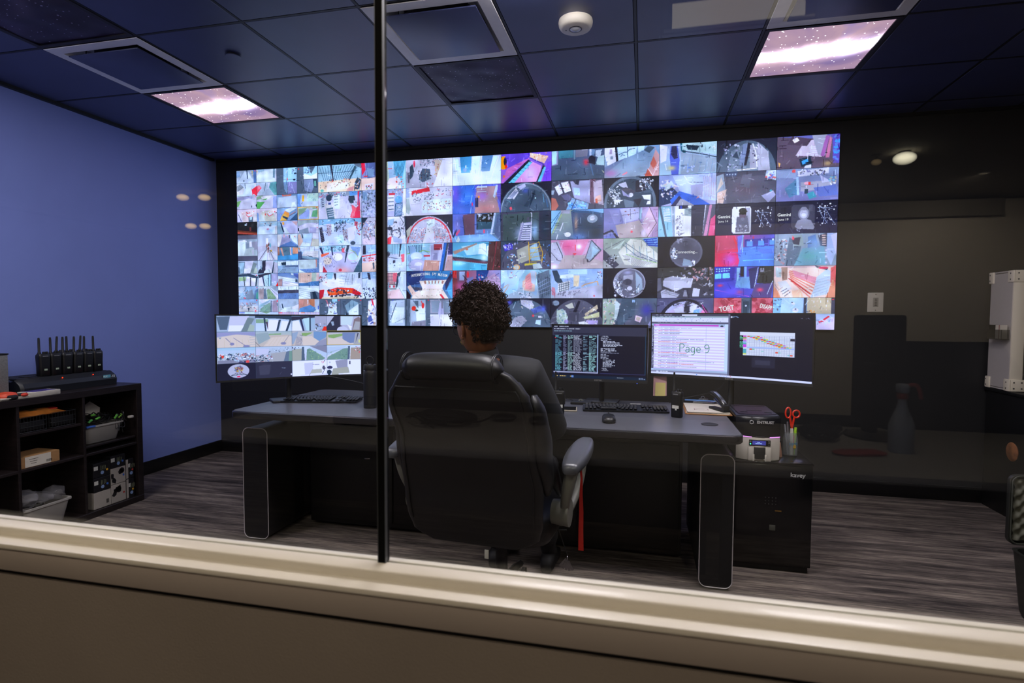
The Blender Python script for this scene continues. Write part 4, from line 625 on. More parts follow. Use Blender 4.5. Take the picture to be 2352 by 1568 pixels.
# small feeds: (column 0-3, row 0-11); a value may span two rows
SMALL = {
(0, 0): "g 9ab bcd;p cde 4,57 40,4 60,6 90,57;p 456 50,0 56,0 58,38 53,38;p 57a 84,0 100,0 100,57 88,57;p ba7 76,4 84,4 80,30;e 234 37,46 2.5,4;p 8ac 0,4 14,2 20,26 0,30;e e35 94,4 3,3",
(1, 0): "g cde ccd;p dee 20,10 80,2 90,40 100,57 0,57 0,34;p 9bc 6,0 40,0 40,8 10,12;p 79a 84,0 94,0 92,40 82,38;p cb9 0,4 8,2 4,24",
(0, 1): "g cde cde;p ddd 0,4 20,4 40,26 30,48 0,50;s 567 3 5 0,14 20,4 2,34 34,16;l 345 2.4 42,0 44,22;p f34 74,18 78,28 100,14 100,57 86,48 80,54;e e46 94,4 2,2;p eef 2,34 30,28 26,48 6,48",
(1, 1): "g bcd bcd;p f56 0,16 12,10 26,24 6,44 0,57;p f89 4,14 12,10 22,22 10,30;l 456 2.4 46,2 38,44;p 6aa 70,2 100,0 100,57 90,57 62,24;s 356 1.3 6 70,4 64,22 100,8 92,46;p dde 56,4 68,4 60,26;p abc 28,44 60,26 90,57 24,57",
(0, 2): "g bbc bbc;p 99b 0,4 60,0 90,8 0,18;p ccd 12,57 24,20 60,8 100,20 100,57;p 7a6 0,22 22,18 6,46 0,46;l 79b 2 74,0 74,14;e 234 75,46 2,5;p 234 94,40 100,34 100,52;e e45 94,4 3,2",
(1, 2): "g ccd bbc;p 8a8 0,2 30,0 32,12 0,18;p ddd 20,4 80,2 70,16 30,20;p 5a5 22,18 54,12 46,20;p 5a5 0,26 40,28 14,57 0,57;p ccd 40,28 80,4 84,57 14,57;p 9ad 82,6 100,4 100,57 80,57",
(2, 2): "g 79b abc;p bcd 8,12 92,6 96,57 2,57;p c76 26,2 72,0 70,8 28,8;p e54 26,0 32,0 30,10;p dee 74,36 88,34 96,57 70,57",
(3, 2): "g bcd cdf;p 7ae 0,0 20,2 12,40 20,57 0,57;p fb2 24,8 32,8 32,34 22,34;p bdc 46,2 100,0 100,36 46,36;c 22 3 48,4 96,30 9cb dec 8ab;p cde 20,40 100,38 100,57 24,57;l 345 1.6 18,44 26,38",
(0, 3): "g dcd ddd;p dcc 16,10 84,6 96,57 28,57;p ddf 0,8 16,12 28,57 0,57;p 334 4,20 8,22 24,57 18,50;c 20 4 24,8 86,26 e44 eee dbb;p dde 46,22 66,18 72,28 56,34;l e33 2.6 44,22 56,34 74,28;p 567 58,34 80,34 80,57 58,57;p bdd 62,34 76,34 74,48 64,48;p ddd 88,20 100,30 100,57 80,57",
(1, 3): "g dcd ddd;p ccb 24,12 80,6 96,57 40,57 20,40;c 20 3.6 24,8 92,20 e44 eee dbb;p dde 54,22 70,18 78,26 62,34;l e33 2.6 52,24 62,34 80,26;p e33 38,22 46,22 42,32;p cdd 14,20 26,28 44,57 10,57;p 8ad 0,16 8,20 10,57 0,57;e 334 96,20 3,3",
(2, 3): "g 9ad 79c;p 8ac 0,0 60,0 0,28;p dee 36,10 70,0 100,2 60,22;p e94 38,14 60,24 56,44 30,30;p eb5 30,26 54,36 46,57 14,57 20,40;p 345 26,34 54,44 50,54 28,42;p 79b 60,22 98,4 94,30 56,56;l 345 2 58,38 96,20;l c64 2 60,34 90,18;p 357 60,57 100,24 100,57",
(3, 3): "g bcc bbd;r eb5 0,0 100,3;r eb5 0,53 100,57;r eb5 0,0 2.5,57;r eb5 97.5,0 100,57;p 8a8 4,8 46,4 30,24 4,36;p 9bd 46,10 60,12 56,53 4,53 4,44;p 9ad 20,30 54,12 58,30 40,53 8,53;p 6a7 74,18 96,14 96,46 66,44;p 8a8 70,4 96,4 96,10 74,12;p ddd 58,16 70,14 60,52 56,50;p cba 50,6 60,4 58,14;e e34 92,5 3,2;l 567 1.4 4,40 40,18",
(0, 4): "g 112 322;p 222 0,0 100,0 100,34 0,34;p a43 0,38 60,42 100,50 100,57 0,50;p 632 0,34 100,46 100,52 0,42;e cff 40,12 2.5,4;p 99a 44,4 50,4 48,16 42,14;b 333 76,14 10,12;p 633 62,22 70,22 70,40 62,40",
(1, 4): "g 9bc acd;p cde 4,22 96,18 94,57 8,57;c 24 3.2 20,4 94,20 876 dcc 556 abb;p 9ab 0,0 16,0 12,20 0,30;e c78 54,34 7,4;b ace 70,40 20,10;p bbb 90,24 100,20 100,57 88,57",
(2, 4): "g abd bbd;p 8ab 0,4 14,4 30,57 0,57;p 234 14,6 20,8 34,48 28,52;p fa3 24,6 34,6 34,16 26,18;p bbd 34,16 80,6 100,24 100,57 58,57;p cdd 28,26 40,30 60,57 38,57;p b99 70,2 100,4 96,24",
(3, 4): "g aac aac;p ccd 0,30 50,12 100,18 100,57 0,57;p 9aa 0,2 100,0 100,14 46,12 0,26;p 89a 6,44 50,32 54,57 6,57;p 234 0,34 6,34 6,46 0,48;e e45 94,34 2.4,2.4;e 234 92,16 2,1.4;p aac 58,30 90,34 88,57 56,57",
(0, 5, 2): "g 9ab bcc;r 667 0,0 100,9;r 556 0,46 100,57;p dee 0,16 40,10 40,45 0,45;l eef 2 4,14 30,12 46,14;e fff 32,12 4,1.6;p 89a 40,18 58,18 56,30 40,30;p eef 60,14 72,14 72,26 60,26;p 99a 70,16 100,14 100,34 80,32;p bcc 40,30 84,28 80,45 30,45;p ccd 74,32 80,32 82,44 74,44",
(1, 5, 2): "g bcd ccd;p bbc 0,26 40,24 60,24 100,26 100,40 60,32 44,32 0,42;p eef 42,8 54,8 54,20 44,20;c 20 3.4 44,20 58,38 744 a65 355 644;e 6ab 64,24 4,5;p eb2 62,34 72,34 72,39 62,39;p dee 50,34 18,57 46,57;p eef 56,34 52,57 72,57;s 445 1.4 3 56,34 64,57 62,34 98,52;l 445 1.6 46,32 6,57;p ddd 64,36 100,50 92,57",
(2, 5): "g bcd 68b;p ddd 0,4 20,2 22,40 6,57 0,57;p 99b 22,14 60,6 66,36 12,50;p cab 26,2 38,2 38,14 28,16;p 57a 14,50 66,32 100,57 10,57;p dee 64,4 96,2 100,50 72,30;r 334 58,6 62,18;p ebb 44,4 52,4 52,12;e e45 86,12 2.4,2.4",
(3, 5): "g abc bcd;p dba 0,6 10,2 24,34 8,57 0,50;p 234 16,0 22,4 26,20 22,22;p bdf 28,6 66,0 66,40 26,38;p dee 22,38 58,44 58,57 10,57;p dde 72,0 100,0 100,24 72,24;p ccb 72,24 100,28 100,57 62,57;l a65 1.4 70,22 62,57",
(2, 6): "g 578 48b;p a76 0,0 8,0 10,30 0,40;p c98 12,4 22,2 32,42 26,44;p 578 22,2 60,0 62,34 30,36;p dbb 60,2 68,2 68,40 62,40;p 49c 0,36 30,40 100,32 100,57 0,57;p d97 74,2 100,4 100,30 74,30;p 6ad 66,6 74,4 72,34 68,34",
(3, 6): "g bdf 79a;p def 12,2 100,0 100,20 14,22;s 99b 1.4 3 30,2 28,22 80,2 80,22;s 99b 1 2 12,8 100,6 12,16 100,14;p 457 0,22 16,20 20,50 60,57 0,57;p ddd 26,22 98,20 98,50 18,40;s 99a 1 3 26,28 98,34 20,38 90,48;l 345 3 44,40 70,46;p b86 0,2 10,4 6,20",
(0, 7): "g 9ab abc;p 567 0,26 8,30 10,57 0,57;p 9bc 4,8 34,6 28,57 10,57;l 234 1.4 2,7 34,6 28,40 26,57;p ccd 36,2 80,0 72,40 34,34;p eef 32,34 56,36 52,57 28,57;p eef 54,32 68,36 60,57 46,57;p 788 78,6 96,14 78,57 60,57;p aba 86,30 98,36 96,57 78,57",
(1, 7): "g 9bc abb;p bcd 0,2 22,0 20,40 0,44;p 334 22,2 40,0 38,57 0,57 4,42 22,30;p ccd 40,2 80,0 72,46 52,38 38,48;e cdd 44,54 14,12;p eee 58,32 70,48 66,57;p 345 80,6 84,8 76,57 68,57;p bbc 84,6 100,12 100,57 76,57;p 79a 12,26 18,22 20,40 16,42",
(2, 7): "g 79b 9bc;p dee 0,6 100,4 100,22 0,24;s 68a 1.4 4 10,0 12,22 92,0 92,22;p 234 16,10 40,8 40,22 18,22;s 89b 1.4 6 0,30 100,28 0,54 100,52;l 345 1.4 26,22 26,36;l 345 1.4 34,22 34,36;s 345 1.4 4 6,57 26,38 30,57 40,38;p 457 36,24 100,24 100,30 36,28",
(3, 7): "g bcd 9ac;p bcc 4,2 84,0 84,42 4,40;p 68b 0,42 100,38 100,57 0,57;c 40 2 2,42 98,56 57a 8ac 469;p dee 4,42 36,57 2,57;p c98 84,2 92,2 92,30 86,34;p 68a 92,0 100,0 100,40 90,34;p b77 84,0 90,0 88,16",
(0, 8): "g bcd cdd;p 345 0,2 60,0 100,14 100,20 84,22 50,12 0,14;p 9b8 2,16 40,14 38,32 2,34;p eef 44,14 60,16 58,57 34,57;p 334 26,12 30,14 34,57 30,57;p eef 66,18 90,20 84,57 62,57;p 445 60,16 66,18 64,57 60,57;p 345 90,20 98,22 92,57 86,57;e e35 93,8 3,2;p bcd 2,34 26,34 30,57 6,57",
(1, 8): "g 9bc abc;p 334 0,6 40,0 70,0 24,14 4,22;p eef 4,20 20,16 28,57 0,57;p 335 20,14 26,12 34,57 30,57;p bdd 28,10 50,6 50,57 34,57;l 79a 1.4 28,14 48,50;p 345 50,4 53,4 54,57 51,57;p ade 54,6 64,4 62,57 54,57;p 345 64,2 67,2 66,50 62,57;p aac 67,2 100,0 100,40 68,40;c 14 3 68,34 94,54 dde 99a 9ac;p e22 88,57 100,38 100,57",
(2, 8): "g 68b abc;p dee 0,12 86,24 86,40 0,34;p eef 24,34 100,46 100,57 24,57;s 99a 1.2 4 0,12 88,26 24,42 100,57;p a88 2,26 22,26 20,57 0,57;p 345 86,28 96,28 96,40 86,40;p dee 64,0 76,2 76,10 66,8;p 56a 78,2 100,4 100,24 80,12",
(3, 8): "g dcb cba;p dba 4,2 64,0 62,42 8,44;s b97 .8 5 8,4 10,42 56,2 54,40;p aba 66,0 88,0 86,36 64,40;p dbb 90,0 100,0 100,36 88,36;p 47a 0,44 40,44 64,38 100,36 100,57 0,57;c 26 2 4,44 98,56 369 7ad;e 345 50,12 4,1.6;l dde 2 2,44 36,44",
(0, 9): "g 9bd 9bc;p bcd 0,6 34,0 30,24 0,34;c 60 2.6 0,16 70,56 345 eef bcd b66 678;p 89a 42,24 70,14 84,57 36,57;p 68a 82,20 100,10 100,57 78,57;p 5a9 90,30 100,24 100,57 88,57;e e34 94,5 3,2;p 445 36,4 38,4 38,18;e e46 30,52 4,3",
(1, 9): "g cdd bcd;p a99 4,14 28,8 26,57 4,57;p 678 28,12 38,10 44,57 26,57;p 8a8 42,16 56,10 92,50 86,57 46,57;c 30 2.4 46,18 84,54 795 9b8 687;p ddf 50,4 100,30 100,57 96,57;p 9ab 56,2 100,0 100,26;l 567 1.6 58,8 98,40;c 10 2 0,2 30,14 445 ccd",
(2, 9): "g eef dde;p dee 0,2 100,0 100,16 0,18;s 456 1.6 3 12,2 14,16 92,2 90,16;p 445 0,18 100,16 100,30 0,32;p 68b 0,32 100,30 100,57 0,57;c 60 2 2,32 98,56 46a 79c 57b;l 9ab 1 0,18 100,16",
(3, 9): "g cde cde;p dee 0,4 90,10 100,26 100,30 54,30 56,57 0,57;s 89a 1.2 5 0,10 96,24 0,40 54,57;p 567 56,26 84,24 100,30 100,57 58,57;p 234 66,26 80,24 94,57 72,57;p 9ab 50,0 56,0 56,8 50,8",
(0, 10): "g 9ac bcc;p 9bd 4,2 100,0 100,22 50,10 6,14;p ccc 2,30 98,30 98,57 2,57;c 90 2.4 2,16 98,46 345 eef bcd b66 678 d77;e e34 92,5 3,3;e e56 86,52 4,4;p 345 46,40 56,38 50,57",
(1, 10): "g cde bcd;p eef 4,4 60,0 20,20;p 9bc 2,26 56,4 60,8 4,40;p 8a9 30,28 60,14 62,57 6,57 10,44;c 34 2.4 12,24 60,56 6a8 8b9 698;p 678 62,6 68,6 66,57 60,57;p a9a 70,8 96,4 98,57 70,57;e e34 95,8 3,5;p 345 92,16 96,16 97,30 93,28",
(2, 10): "g bcd bcc;p abc 2,2 100,0 100,26 14,40 2,40;p dee 22,38 60,34 60,46 100,44 100,57 8,57;p eef 68,34 100,22 100,42 68,46;p 345 12,20 20,20 26,42 18,40;l 99a 1 10,46 60,57;p cde 10,18 14,18 20,44 16,42",
(3, 10): "g c98 c98;p b87 0,4 38,2 40,30 0,38;p d98 0,4 24,2 20,30 0,34;p b75 46,2 76,0 74,38 56,26;p dcc 40,4 48,4 46,22 42,22;p 58b 4,40 56,26 90,42 70,57 0,57;p bcd 78,2 100,0 100,57 80,44;p 46b 92,30 98,28 98,44 92,46;p dee 70,57 90,44 100,57",
(0, 11): "g bcd bcd;r 9ae 0,0 30,6;r dff 30,0 80,8;r 89b 0,10 100,57",
(1, 11): "g cde 8ab;p 8a8 16,0 60,0 40,8;r bce 60,0 100,8",
(2, 11): "g dbc 9ab;r e89 0,0 20,6;s 9ad 2 8 20,0 20,10 96,0 96,10",
(3, 11): "g dcd 9ab;r d98 10,0 30,6;s 9ad 2 6 30,0 30,10 96,0 96,10",
}
VX0, VX1, VZ0, VZ1, VY = -3.556, 1.322, 1.176, 2.546, 4.392
CW, CH = (VX1-VX0)/12, (VZ1-VZ0)/6
vw = thing('video_wall', 'wide wall-mounted video wall showing a grid of bright camera pictures', 'screen', ((VX0+VX1)/2, YB, VZ0))
ox, oz = (VX0+VX1)/2, VZ0
B().box((0, -.018, (VZ1-VZ0)/2), (VX1-VX0+.006, .030, VZ1-VZ0+.006), bev=.002).build('cabinet_frame', mat('led_black', '0a0a0c', .5), vw)
G = .0012
def feed(x, z, w, h, cmds, res=(104, 58), H=56.25):
    cv = Canvas(res[0], res[1], '567', 100, H).run(cmds).texture(len(cmds), 46 if res[0] > 60 else 14, .22 if cmds.startswith(('g 112', 'g 223 224')) else .42)
    return screen('camera_feed', cv, flat(0, 0, w-2*G, h-2*G), vw, (x+G-ox, VY-YB, z-G-oz))
M_cap = emat('caption_light', 'eef2ff', L_SCREEN)
for (c, r), s in BIG.items():
    fd = feed(VX0+c*CW, VZ1-r*CH, CW, CH, s)
    k = CW/100.
    if (c, r) == (9, 3): text('caption', 'Connecting...', 7.5*k, M_cap, fd, (50*k, -.0015, -28*k))
    if r == 2 and c in (10, 11):
        text('caption', 'Gemini', 7.5*k, M_cap, fd, (14*k, -.0015, -23*k), bold=.0006)
        text('caption', 'June 14' if c == 10 else 'June 19', 5.5*k, M_cap, fd, (13*k, -.0015, -31*k))
    if (c, r) == (4, 4):
        msg = 'INTERNATIONAL SPY MUSEUM'; n = len(msg)
        for i, ch in enumerate(msg):
            if ch == ' ': continue
            u = i/(n-1); x = 11+76*u; z = 9.5-3.6*math.sin(PI*u)+(0 if u < .5 else 1.0*(u-.5))
            text('caption', ch, 7.6*k, M_cap, fd, (x*k, -.0015, -z*k), rot=(PI/2, (u-.5)*-.34*-1, 0), sx=.62, bold=.0004)
    if (c, r) == (10, 5):
        text('caption', 'TORT', 12*k, M_cap, fd, (22*k, -.0015, -19*k), rot=(PI/2, -.16, 0), bold=.001, sx=.8)
        text('caption', 'DISAPP', 10.5*k, M_cap, fd, (88*k, -.0015, -16*k), rot=(PI/2, .24, 0), bold=.001, sx=.62)
for key, s in SMALL.items():
    a, r = key[:2]; span = key[2] if len(key) > 2 else 1
    feed(VX0+a*CW/2, VZ1-r*CH/2, CW/2, CH/2*span, s, (52, 29*span), 56.25)
# ------------------------------------------------------------------ shared object materials
M_lam = mat('dark_laminate', '5a5b63', .30, var=.08, vscale=14, bump=.08, bscale=600, spec=.55)
M_edge = mat('black_desk_edge', '2a2a2e', .22, spec=.7)
M_ped = mat('black_powder_coat', '0d0d0f', .5, bump=.1, bscale=700)
M_line = mat('pale_edge_trim', 'b4aeb0', .35)
M_plastic = mat('black_plastic', '111113', .42, bump=.08, bscale=900)
M_plast2 = mat('dark_grey_plastic', '26272a', .4)
M_key = mat('key_black', '1a1a1c', .42)
M_rub = mat('black_rubber', '0b0b0c', .6)
M_steel = mat('brushed_steel', '9a9a9c', .25, metal=1)
M_paper = mat('white_paper', 'cfc8ba', .75, var=.03)
M_ink = mat('print_ink', '222222', .7)
M_whp = mat('white_plastic', 'b9b4aa', .4)
M_pink = mat('pink_paper', 'c49aa0', .8)
M_yel = mat('yellow_paper', 'cfc27a', .8)
M_brown = mat('brown_hardboard', '9a6c3c', .6, var=.15, vscale=60)
M_red = mat('red_plastic', 'd3341f', .35)
M_lbl = mat('pale_label', 'c8c8c0', .6)

# ------------------------------------------------------------------ console desk
DX0, DX1, DY0, DY1, DZ = -2.17, .44, 2.575, 3.50, .75
dk = thing('console_desk', 'long black control-room desk with rounded corners on pedestals with pale outlined edges', 'desk', ((DX0+DX1)/2, (DY0+DY1)/2, 0))
w, d = DX1-DX0, DY1-DY0
b = B(); o_ = rrect(w, d, .06, 6); i_ = rrect(w-.012, d-.012, .055, 6)
b.loft([[(x, y, DZ-.040) for x, y in i_], [(x, y, DZ-.034) for x, y in o_], [(x, y, DZ-.006) for x, y in o_], [(x, y, DZ-.0012) for x, y in i_]]).build('edge_band', M_edge, dk, smooth=50)
i2 = rrect(w-.016, d-.016, .053, 6)
B().loft([[(x, y, DZ-.003) for x, y in i2], [(x, y, DZ) for x, y in i2]]).build('worktop', M_lam, dk, smooth=0)
B().box((0, .0, DZ-.075), (w-.5, .06, .05)).build('crossbar', M_ped, dk)
for sx, px0, px1 in ((-1, -2.175, -2.02), (1, .272, .418)):
    cx = (px0+px1)/2-(DX0+DX1)/2; pw = px1-px0; y0, y1 = 2.70-(DY0+DY1)/2, 3.42-(DY0+DY1)/2; zt = .635
    prof = [(x, z) for x, z in rrect(pw, zt-.012, .035, 6, 0, .012+(zt-.012)/2)]
    b = B(); b.loft([[(cx+x, y0, z) for x, z in prof], [(cx+x, y1, z) for x, z in prof]])
    p = b.build('pedestal', M_ped, dk, smooth=45)
    B().tube([(cx+x, y0-.001, z) for x, z in prof], .0022, n=6, closed=True).build('edge_trim', M_line, p)
    B().tube([(cx+x, y1, z) for x, z in prof], .0022, n=6, closed=True).build('edge_trim', M_line, p)
    B().box((cx, (y0+y1)/2, zt+.035), (.09, .12, .08), bev=.004).build('lift_column', M_plast2, dk)
    B().box((cx, (y0+y1)/2, DZ-.047), (.13, .5, .012)).build('mounting_plate', M_ped, dk)
# under-desk cabinet with four doors
cb = B().box((0, .20, .325), (w-.46, .50, .60), bev=.004).build('cabinet', M_ped, dk)
dw = (w-.48)/4
for k in range(4):
    dd = B().box((-(w-.48)/2+dw*(k+.5), -.056, .33), (dw-.008, .012, .55), bev=.003).build('door', M_ped, cb)
    hx = -(w-.48)/2+dw*(k+.5)+(dw/2-.05)*(1 if k % 2 == 0 else -1)
    B().box((hx, -.066, .52), (.018, .010, .075), bev=.003).build('handle', M_plast2, dd)
B().box((-.69, -.066, .43), (.035, .004, .008), bev=.001).build('badge', M_steel, cb)
# cable grommet near the right front corner
B().lathe([(0, 0), (.037, 0), (.040, .002), (.036, .0035), (.030, .0015), (0, .0015)], c=(1.185, -.215, DZ), n=28).build('grommet', M_rub, dk)

# ------------------------------------------------------------------ monitors
def mdraw(kind):
    if kind == 'left':
        cv = Canvas(340, 146, '345', 160, 90, ss=2)
        cells = [
         "g 9ab abc;p 567 0,4 34,2 26,50 8,50;p ccd 34,2 84,0 74,42 30,40;p eef 32,34 56,34 50,57 28,57;p eef 56,34 72,34 60,57 46,57;p 788 80,6 98,10 78,57 62,57;p aba 86,30 98,36 96,57 78,57",
         "g bcd cde;p 345 0,0 100,0 100,14 60,10 0,8;p 8a8 2,12 34,12 34,26 2,26;p 345 22,8 27,8 30,57 26,57;p eef 38,14 66,16 60,57 30,57;p 345 64,14 70,14 62,57 56,57;p eef 72,18 94,20 84,57 66,57;p 345 94,12 100,12 88,57 82,57;p 545 28,22 34,22 34,52",
         "g 9bc abc;p 334 0,2 60,0 100,0 40,10 0,18;p eef 2,20 20,16 30,57 0,57;p 335 22,12 28,12 36,57 31,57;p bdd 32,10 50,6 54,57 42,57;p 345 50,4 54,4 54,57 50,57;p aab 66,0 100,0 100,44 66,40;c 24 4 66,30 96,56 dde 99a 444 9ac;p e32 92,40 100,40 100,57 86,57",
         "g bbc bbc;p 334 22,0 40,0 40,40 12,57 0,57 0,40;p 334 10,57 40,36 60,50 56,57;p cdd 42,0 78,0 72,34 42,34;e ccd 46,54 16,14;p eee 60,32 74,40 70,57;p 877 80,12 94,2 100,8 100,57 74,57;p aaa 84,20 98,22 96,54 76,54;p 9ab 12,22 20,20 22,36 16,38",
         "g 9ab dcb;p dcb 0,20 60,8 100,20 100,57 0,57;p 99b 0,2 100,2 100,16 50,10 0,18;p 89a 4,20 12,20 8,26;l 779 1.6 22,22 38,44;e 88a 38,44 6,5;l 779 1.6 42,22 72,50;e 88a 76,53 10,4;s 89a .8 5 84,22 98,20 84,57 99,57;s cb9 .6 6 4,30 2,57 80,26 84,57",
         "g abb cba;p 9aa 0,10 34,4 40,26 8,48;p 8a7 36,10 70,8 70,13 36,14;p dcb 20,57 42,24 90,16 100,20 100,57;p cba 36,16 90,14 98,18 40,24;l 889 1.6 92,16 78,42;e 88a 76,46 8,5;s cb9 .6 6 24,54 44,26 80,54 90,18;l 334 .8 0,40 12,56",
         "g bbb cba;p 8a6 26,8 60,6 40,20 30,18;p 79b 62,2 100,4 98,26 78,40 62,26;p dcb 30,22 56,20 78,42 70,57 26,57;s 889 .9 9 14,20 10,57 28,26 30,57;p 9ab 0,8 18,2 14,20 4,50 0,50;p 99a 78,40 100,28 100,57 64,57;c 12 1.6 22,10 30,50 556 ccc",
         "g bbb dcb;p 111 0,0 100,0 100,6 0,6;r ca2 0,0 100,1.5;r ca2 0,54.5 100,57;r ca2 0,0 1,57;r ca2 99,0 100,57;p 8a6 4,16 46,12 46,20 20,30 4,26;p 78a 46,8 92,8 86,48 68,50 46,34;p dcb 4,30 44,30 66,54 4,54;p aaa 84,10 98,10 98,54 78,54;p 445 90,10 94,10 84,50;r dd8 93,36 97,48",
         "g acd bbb;p bcd 0,8 100,12 100,26 50,18 0,26;c 110 3 2,22 98,46 345 dde b66 679 445 eee;p 889 2,44 98,44 98,57 2,57;c 24 4 40,36 98,56 334 9ab bcd 446;e e43 14,32 3,5;e e55 78,52 5,5",
         "g bcd aaa;c 60 2.4 0,28 50,56 345 dde b66 679;c 30 2 34,6 90,22 567 cde 9ab;p aaa 40,26 84,20 90,57 50,57;p 678 84,20 92,18 92,57 76,57;p 798 92,18 100,18 100,57 90,57;p ccd 0,6 36,8 34,26 0,32",
         "g cde ccd;p aa9 0,14 30,10 26,57 0,57;p 567 28,4 34,4 36,57 26,57;p 798 42,14 50,10 96,50 84,57 40,57;c 40 2.4 42,16 84,54 687 9b8 798;p bcd 44,4 100,24 100,50;p 889 50,2 100,0 100,30 60,8;c 10 2 0,4 24,14 445 eef",
         "g cde ddd;p bcd 0,6 60,4 20,30 0,40;p 798 2,46 48,14 62,12 60,57 0,57;c 40 2.4 10,26 58,55 687 9b8 798;p 567 62,4 68,4 66,57 60,57;p a98 70,10 98,10 98,57 68,57;c 16 2 82,6 98,30 e45 eef 445;l 9ab 1.4 0,30 60,10",
         "g 223 223;e bbc 54,28 28,25;p 9ab 44,16 56,8 62,30 46,32;c 24 3 44,10 64,32 745 a65 579 cb4;s 445 1.4 4 50,34 34,44 58,34 78,44;l 345 1.6 34,44 56,40 78,44;r e25 50,46 58,51",
         "g 334 334;b 556 24,26 12,18;p 445 8,14 40,10 36,46 10,48;l 9ab 1.2 70,24 82,26;l 556 .8 64,50 70,40;e eef 97,50 2,3",
         "g eef dde;p eef 0,0 100,0 100,52 0,57;p ccd 34,10 60,8 58,50 36,55;s 667 1.4 1 58,16 78,17;l 334 1 54,44 48,57;p bba 56,36 84,34 86,50 50,52;e 556 90,30 4,8;c 5 2 82,2 94,14 334 c33;l 334 1.4 96,30 86,54",
         "g eef eef;p 99a 24,4 60,0 60,30 30,34;p aa9 18,34 62,30 66,54 12,57;e 335 8,30 8,6;e 234 6,48 7,9;p eef 66,0 100,0 100,52 70,54;r 556 65,6 69,20;e bbc 8,10 2.4,3"]
        px = None
        for k, s in enumerate(cells):
            q = Canvas(85, 36, '345', 100, 57).run(s); r_, c_ = divmod(k, 4)
            cv.a[r_*72+1:r_*72+72, c_*170+1:c_*170+170] = q.a[:71, :169]
        cv.a[288:] = cv.a[287]
        return cv
    if kind == 'centre':
        cv = Canvas(222, 126, '112', 160, 90)
        cv.run("r 334 0,3 160,17;T ccc 3,1 40,3 1 .9 2;T bbb 3,5 60,7.5 1 .8 1.6;T 9bb 3,9 40,11 1 .8 3;r 223 2,13 82,15;r 89a 78,15 80,81;r aab 2,79 80,81;"
               "T 6aa 5,17 15,79 44 .95 4;T 99a 19,17 24,79 44 .95 3;T 9ba 27,17 36,79 44 .9 3;T bbb 37,17 52,79 44 .9 2.5;T 8aa 54,17 60,79 44 .6 5;T 9cb 64,17 76,79 44 .9 4;"
               "r 334 83,14 158,16;T ccc 84,17 100,26 5 .9 3;T ddd 88,26 122,36 5 .95 3;T ccc 84,38 114,47 5 .9 3;T bbb 84,48 98,56 4 .9 3;T ccc 88,57 110,70 7 .9 3;T aaa 86,71 96,77 3 .9 2;r 335 83,80 158,81;r 245 158,14 159,81;"
               "r 123 0,85 160,90;T fc6 8,86.5 44,88.5 1 .5 2;r 68b 34,85.5 38,89;T 999 112,86.5 140,88 1 .8 2;T ccd 148,86 158,89 2 .9 2;T 667 3,82 16,83.5 1 .9 2;e e33 5,21 1,.8")
        return cv
    cv = Canvas(390, 172, '112', 200, 88)
    cv.run("r bcd 0,0 102,86;r 445 0,0 102,3;T ccc 4,1 40,2.2 1 .8 2;r dde 40,.6 60,2.6;r 9aa 0,3 102,5;T 445 4,3.4 50,4.6 1 .8 2;r dde 0,5 100,11.5;c 46 .7 4,5.5 98,11 99a bbc 8ab ccc;r 556 0,11.5 102,14;T aaa 8,12 44,13.2 1 .8 1;r abc 0,14 102,17;r c4b 3,15 88,17.5;e 234 92,17 2,1.2;T fde 5,15.6 12,17 1 .8 2")
    for k in range(31):
        y = 18+k*2; cv.run(f"r {'eee' if k % 2 else 'dcf'} 3,{y} 96,{y+2}")
    for k in range(31):
        y = 18.4+k*2
        if k % 3 == 0: cv.run(f"T 99b 4,{y} 8,{y+1.2} 1 .9 1")
        col = ['9aa', '78a', '868', 'd56', '8aa', '667', 'a79', '69a'][k % 8]
        x1 = [44, 60, 52, 40, 62, 84, 48, 56][(k*5) % 8]; x0 = 9 if k % 2 else 12
        cv.run(f"T {col} {x0},{y} {x1},{y+1.2} 1 .93 1.1")
    cv.run("r cde 96,14 102,82;r abc 3,80 102,83;r 889 0,83 102,86;r dde 7,83.6 10,85.6;T eee 12,84 22,85.5 1 .9 2;r 667 100,0 102,86;l 99a .3 72,18 72,80;"
           "r 445 0,16 3,80;T bbc .5,17 2.5,79 30 .9 1.5;r 112 102,0 200,84;e ddd 104,4 1.2,1.2;T 9bd 106,3 114,5 2 .9 2;c 8 .5 184,5 196,6 889 aab;"
           "p ddd 115,24 180,24 180,56 115,56;r 112 115,29 119,56;s 9ab .3 15 124,29 180,29 124,56 180,56;s aab .3 20 124,29 124,56 180,29 180,56;r abd 124,44 180,46;"
           "T 6c9 115,30 118,46 9 .95 3;r c5b 119,29 123,31;r 8a5 119,31 123,33;r e9a 119,33 123,35;r b7c 119,35 123,37;r 9bd 119,37 123,39;r 6aa 119,39 123,41;r c4c 119,41 123,45;r 5aa 119,47 123,53;r dd6 119,53 123,55")
    cols = ['e42', 'dd4', '7c9', 'c5b', '9cd', 'e42', 'eb8', '5b9']
    for k in range(12):
        y = 29.5+k*1.25; x = 124+k*3.4
        for m_ in range(5): cv.run(f"r {cols[(k*3+m_*2) % 8]} {x+m_*3.0:.1f},{y:.2f} {min(180, x+m_*3.0+2.9):.1f},{y+1.2:.2f}")
    cv.run("r e42 127,46.6 130,48;r 7c9 130,46.6 133,48;r 9cb 141,49 144,50.4;r e42 158,50 161,51.4;r 9cb 161,50 164,51.4;r e42 175,53 178,54.6;r 7bb 172,53 175,54.6;r 223 175,32 180,35;"
           "r 223 130,58 158,72;r 334 134,62 152,68;r dde 0,85.5 200,88;c 8 .5 80,86.3 108,87.3 e55 48c fb5 5a6 8af;r 48c 60,86.3 61.2,87.4;r 445 102,0 102.6,85.5")
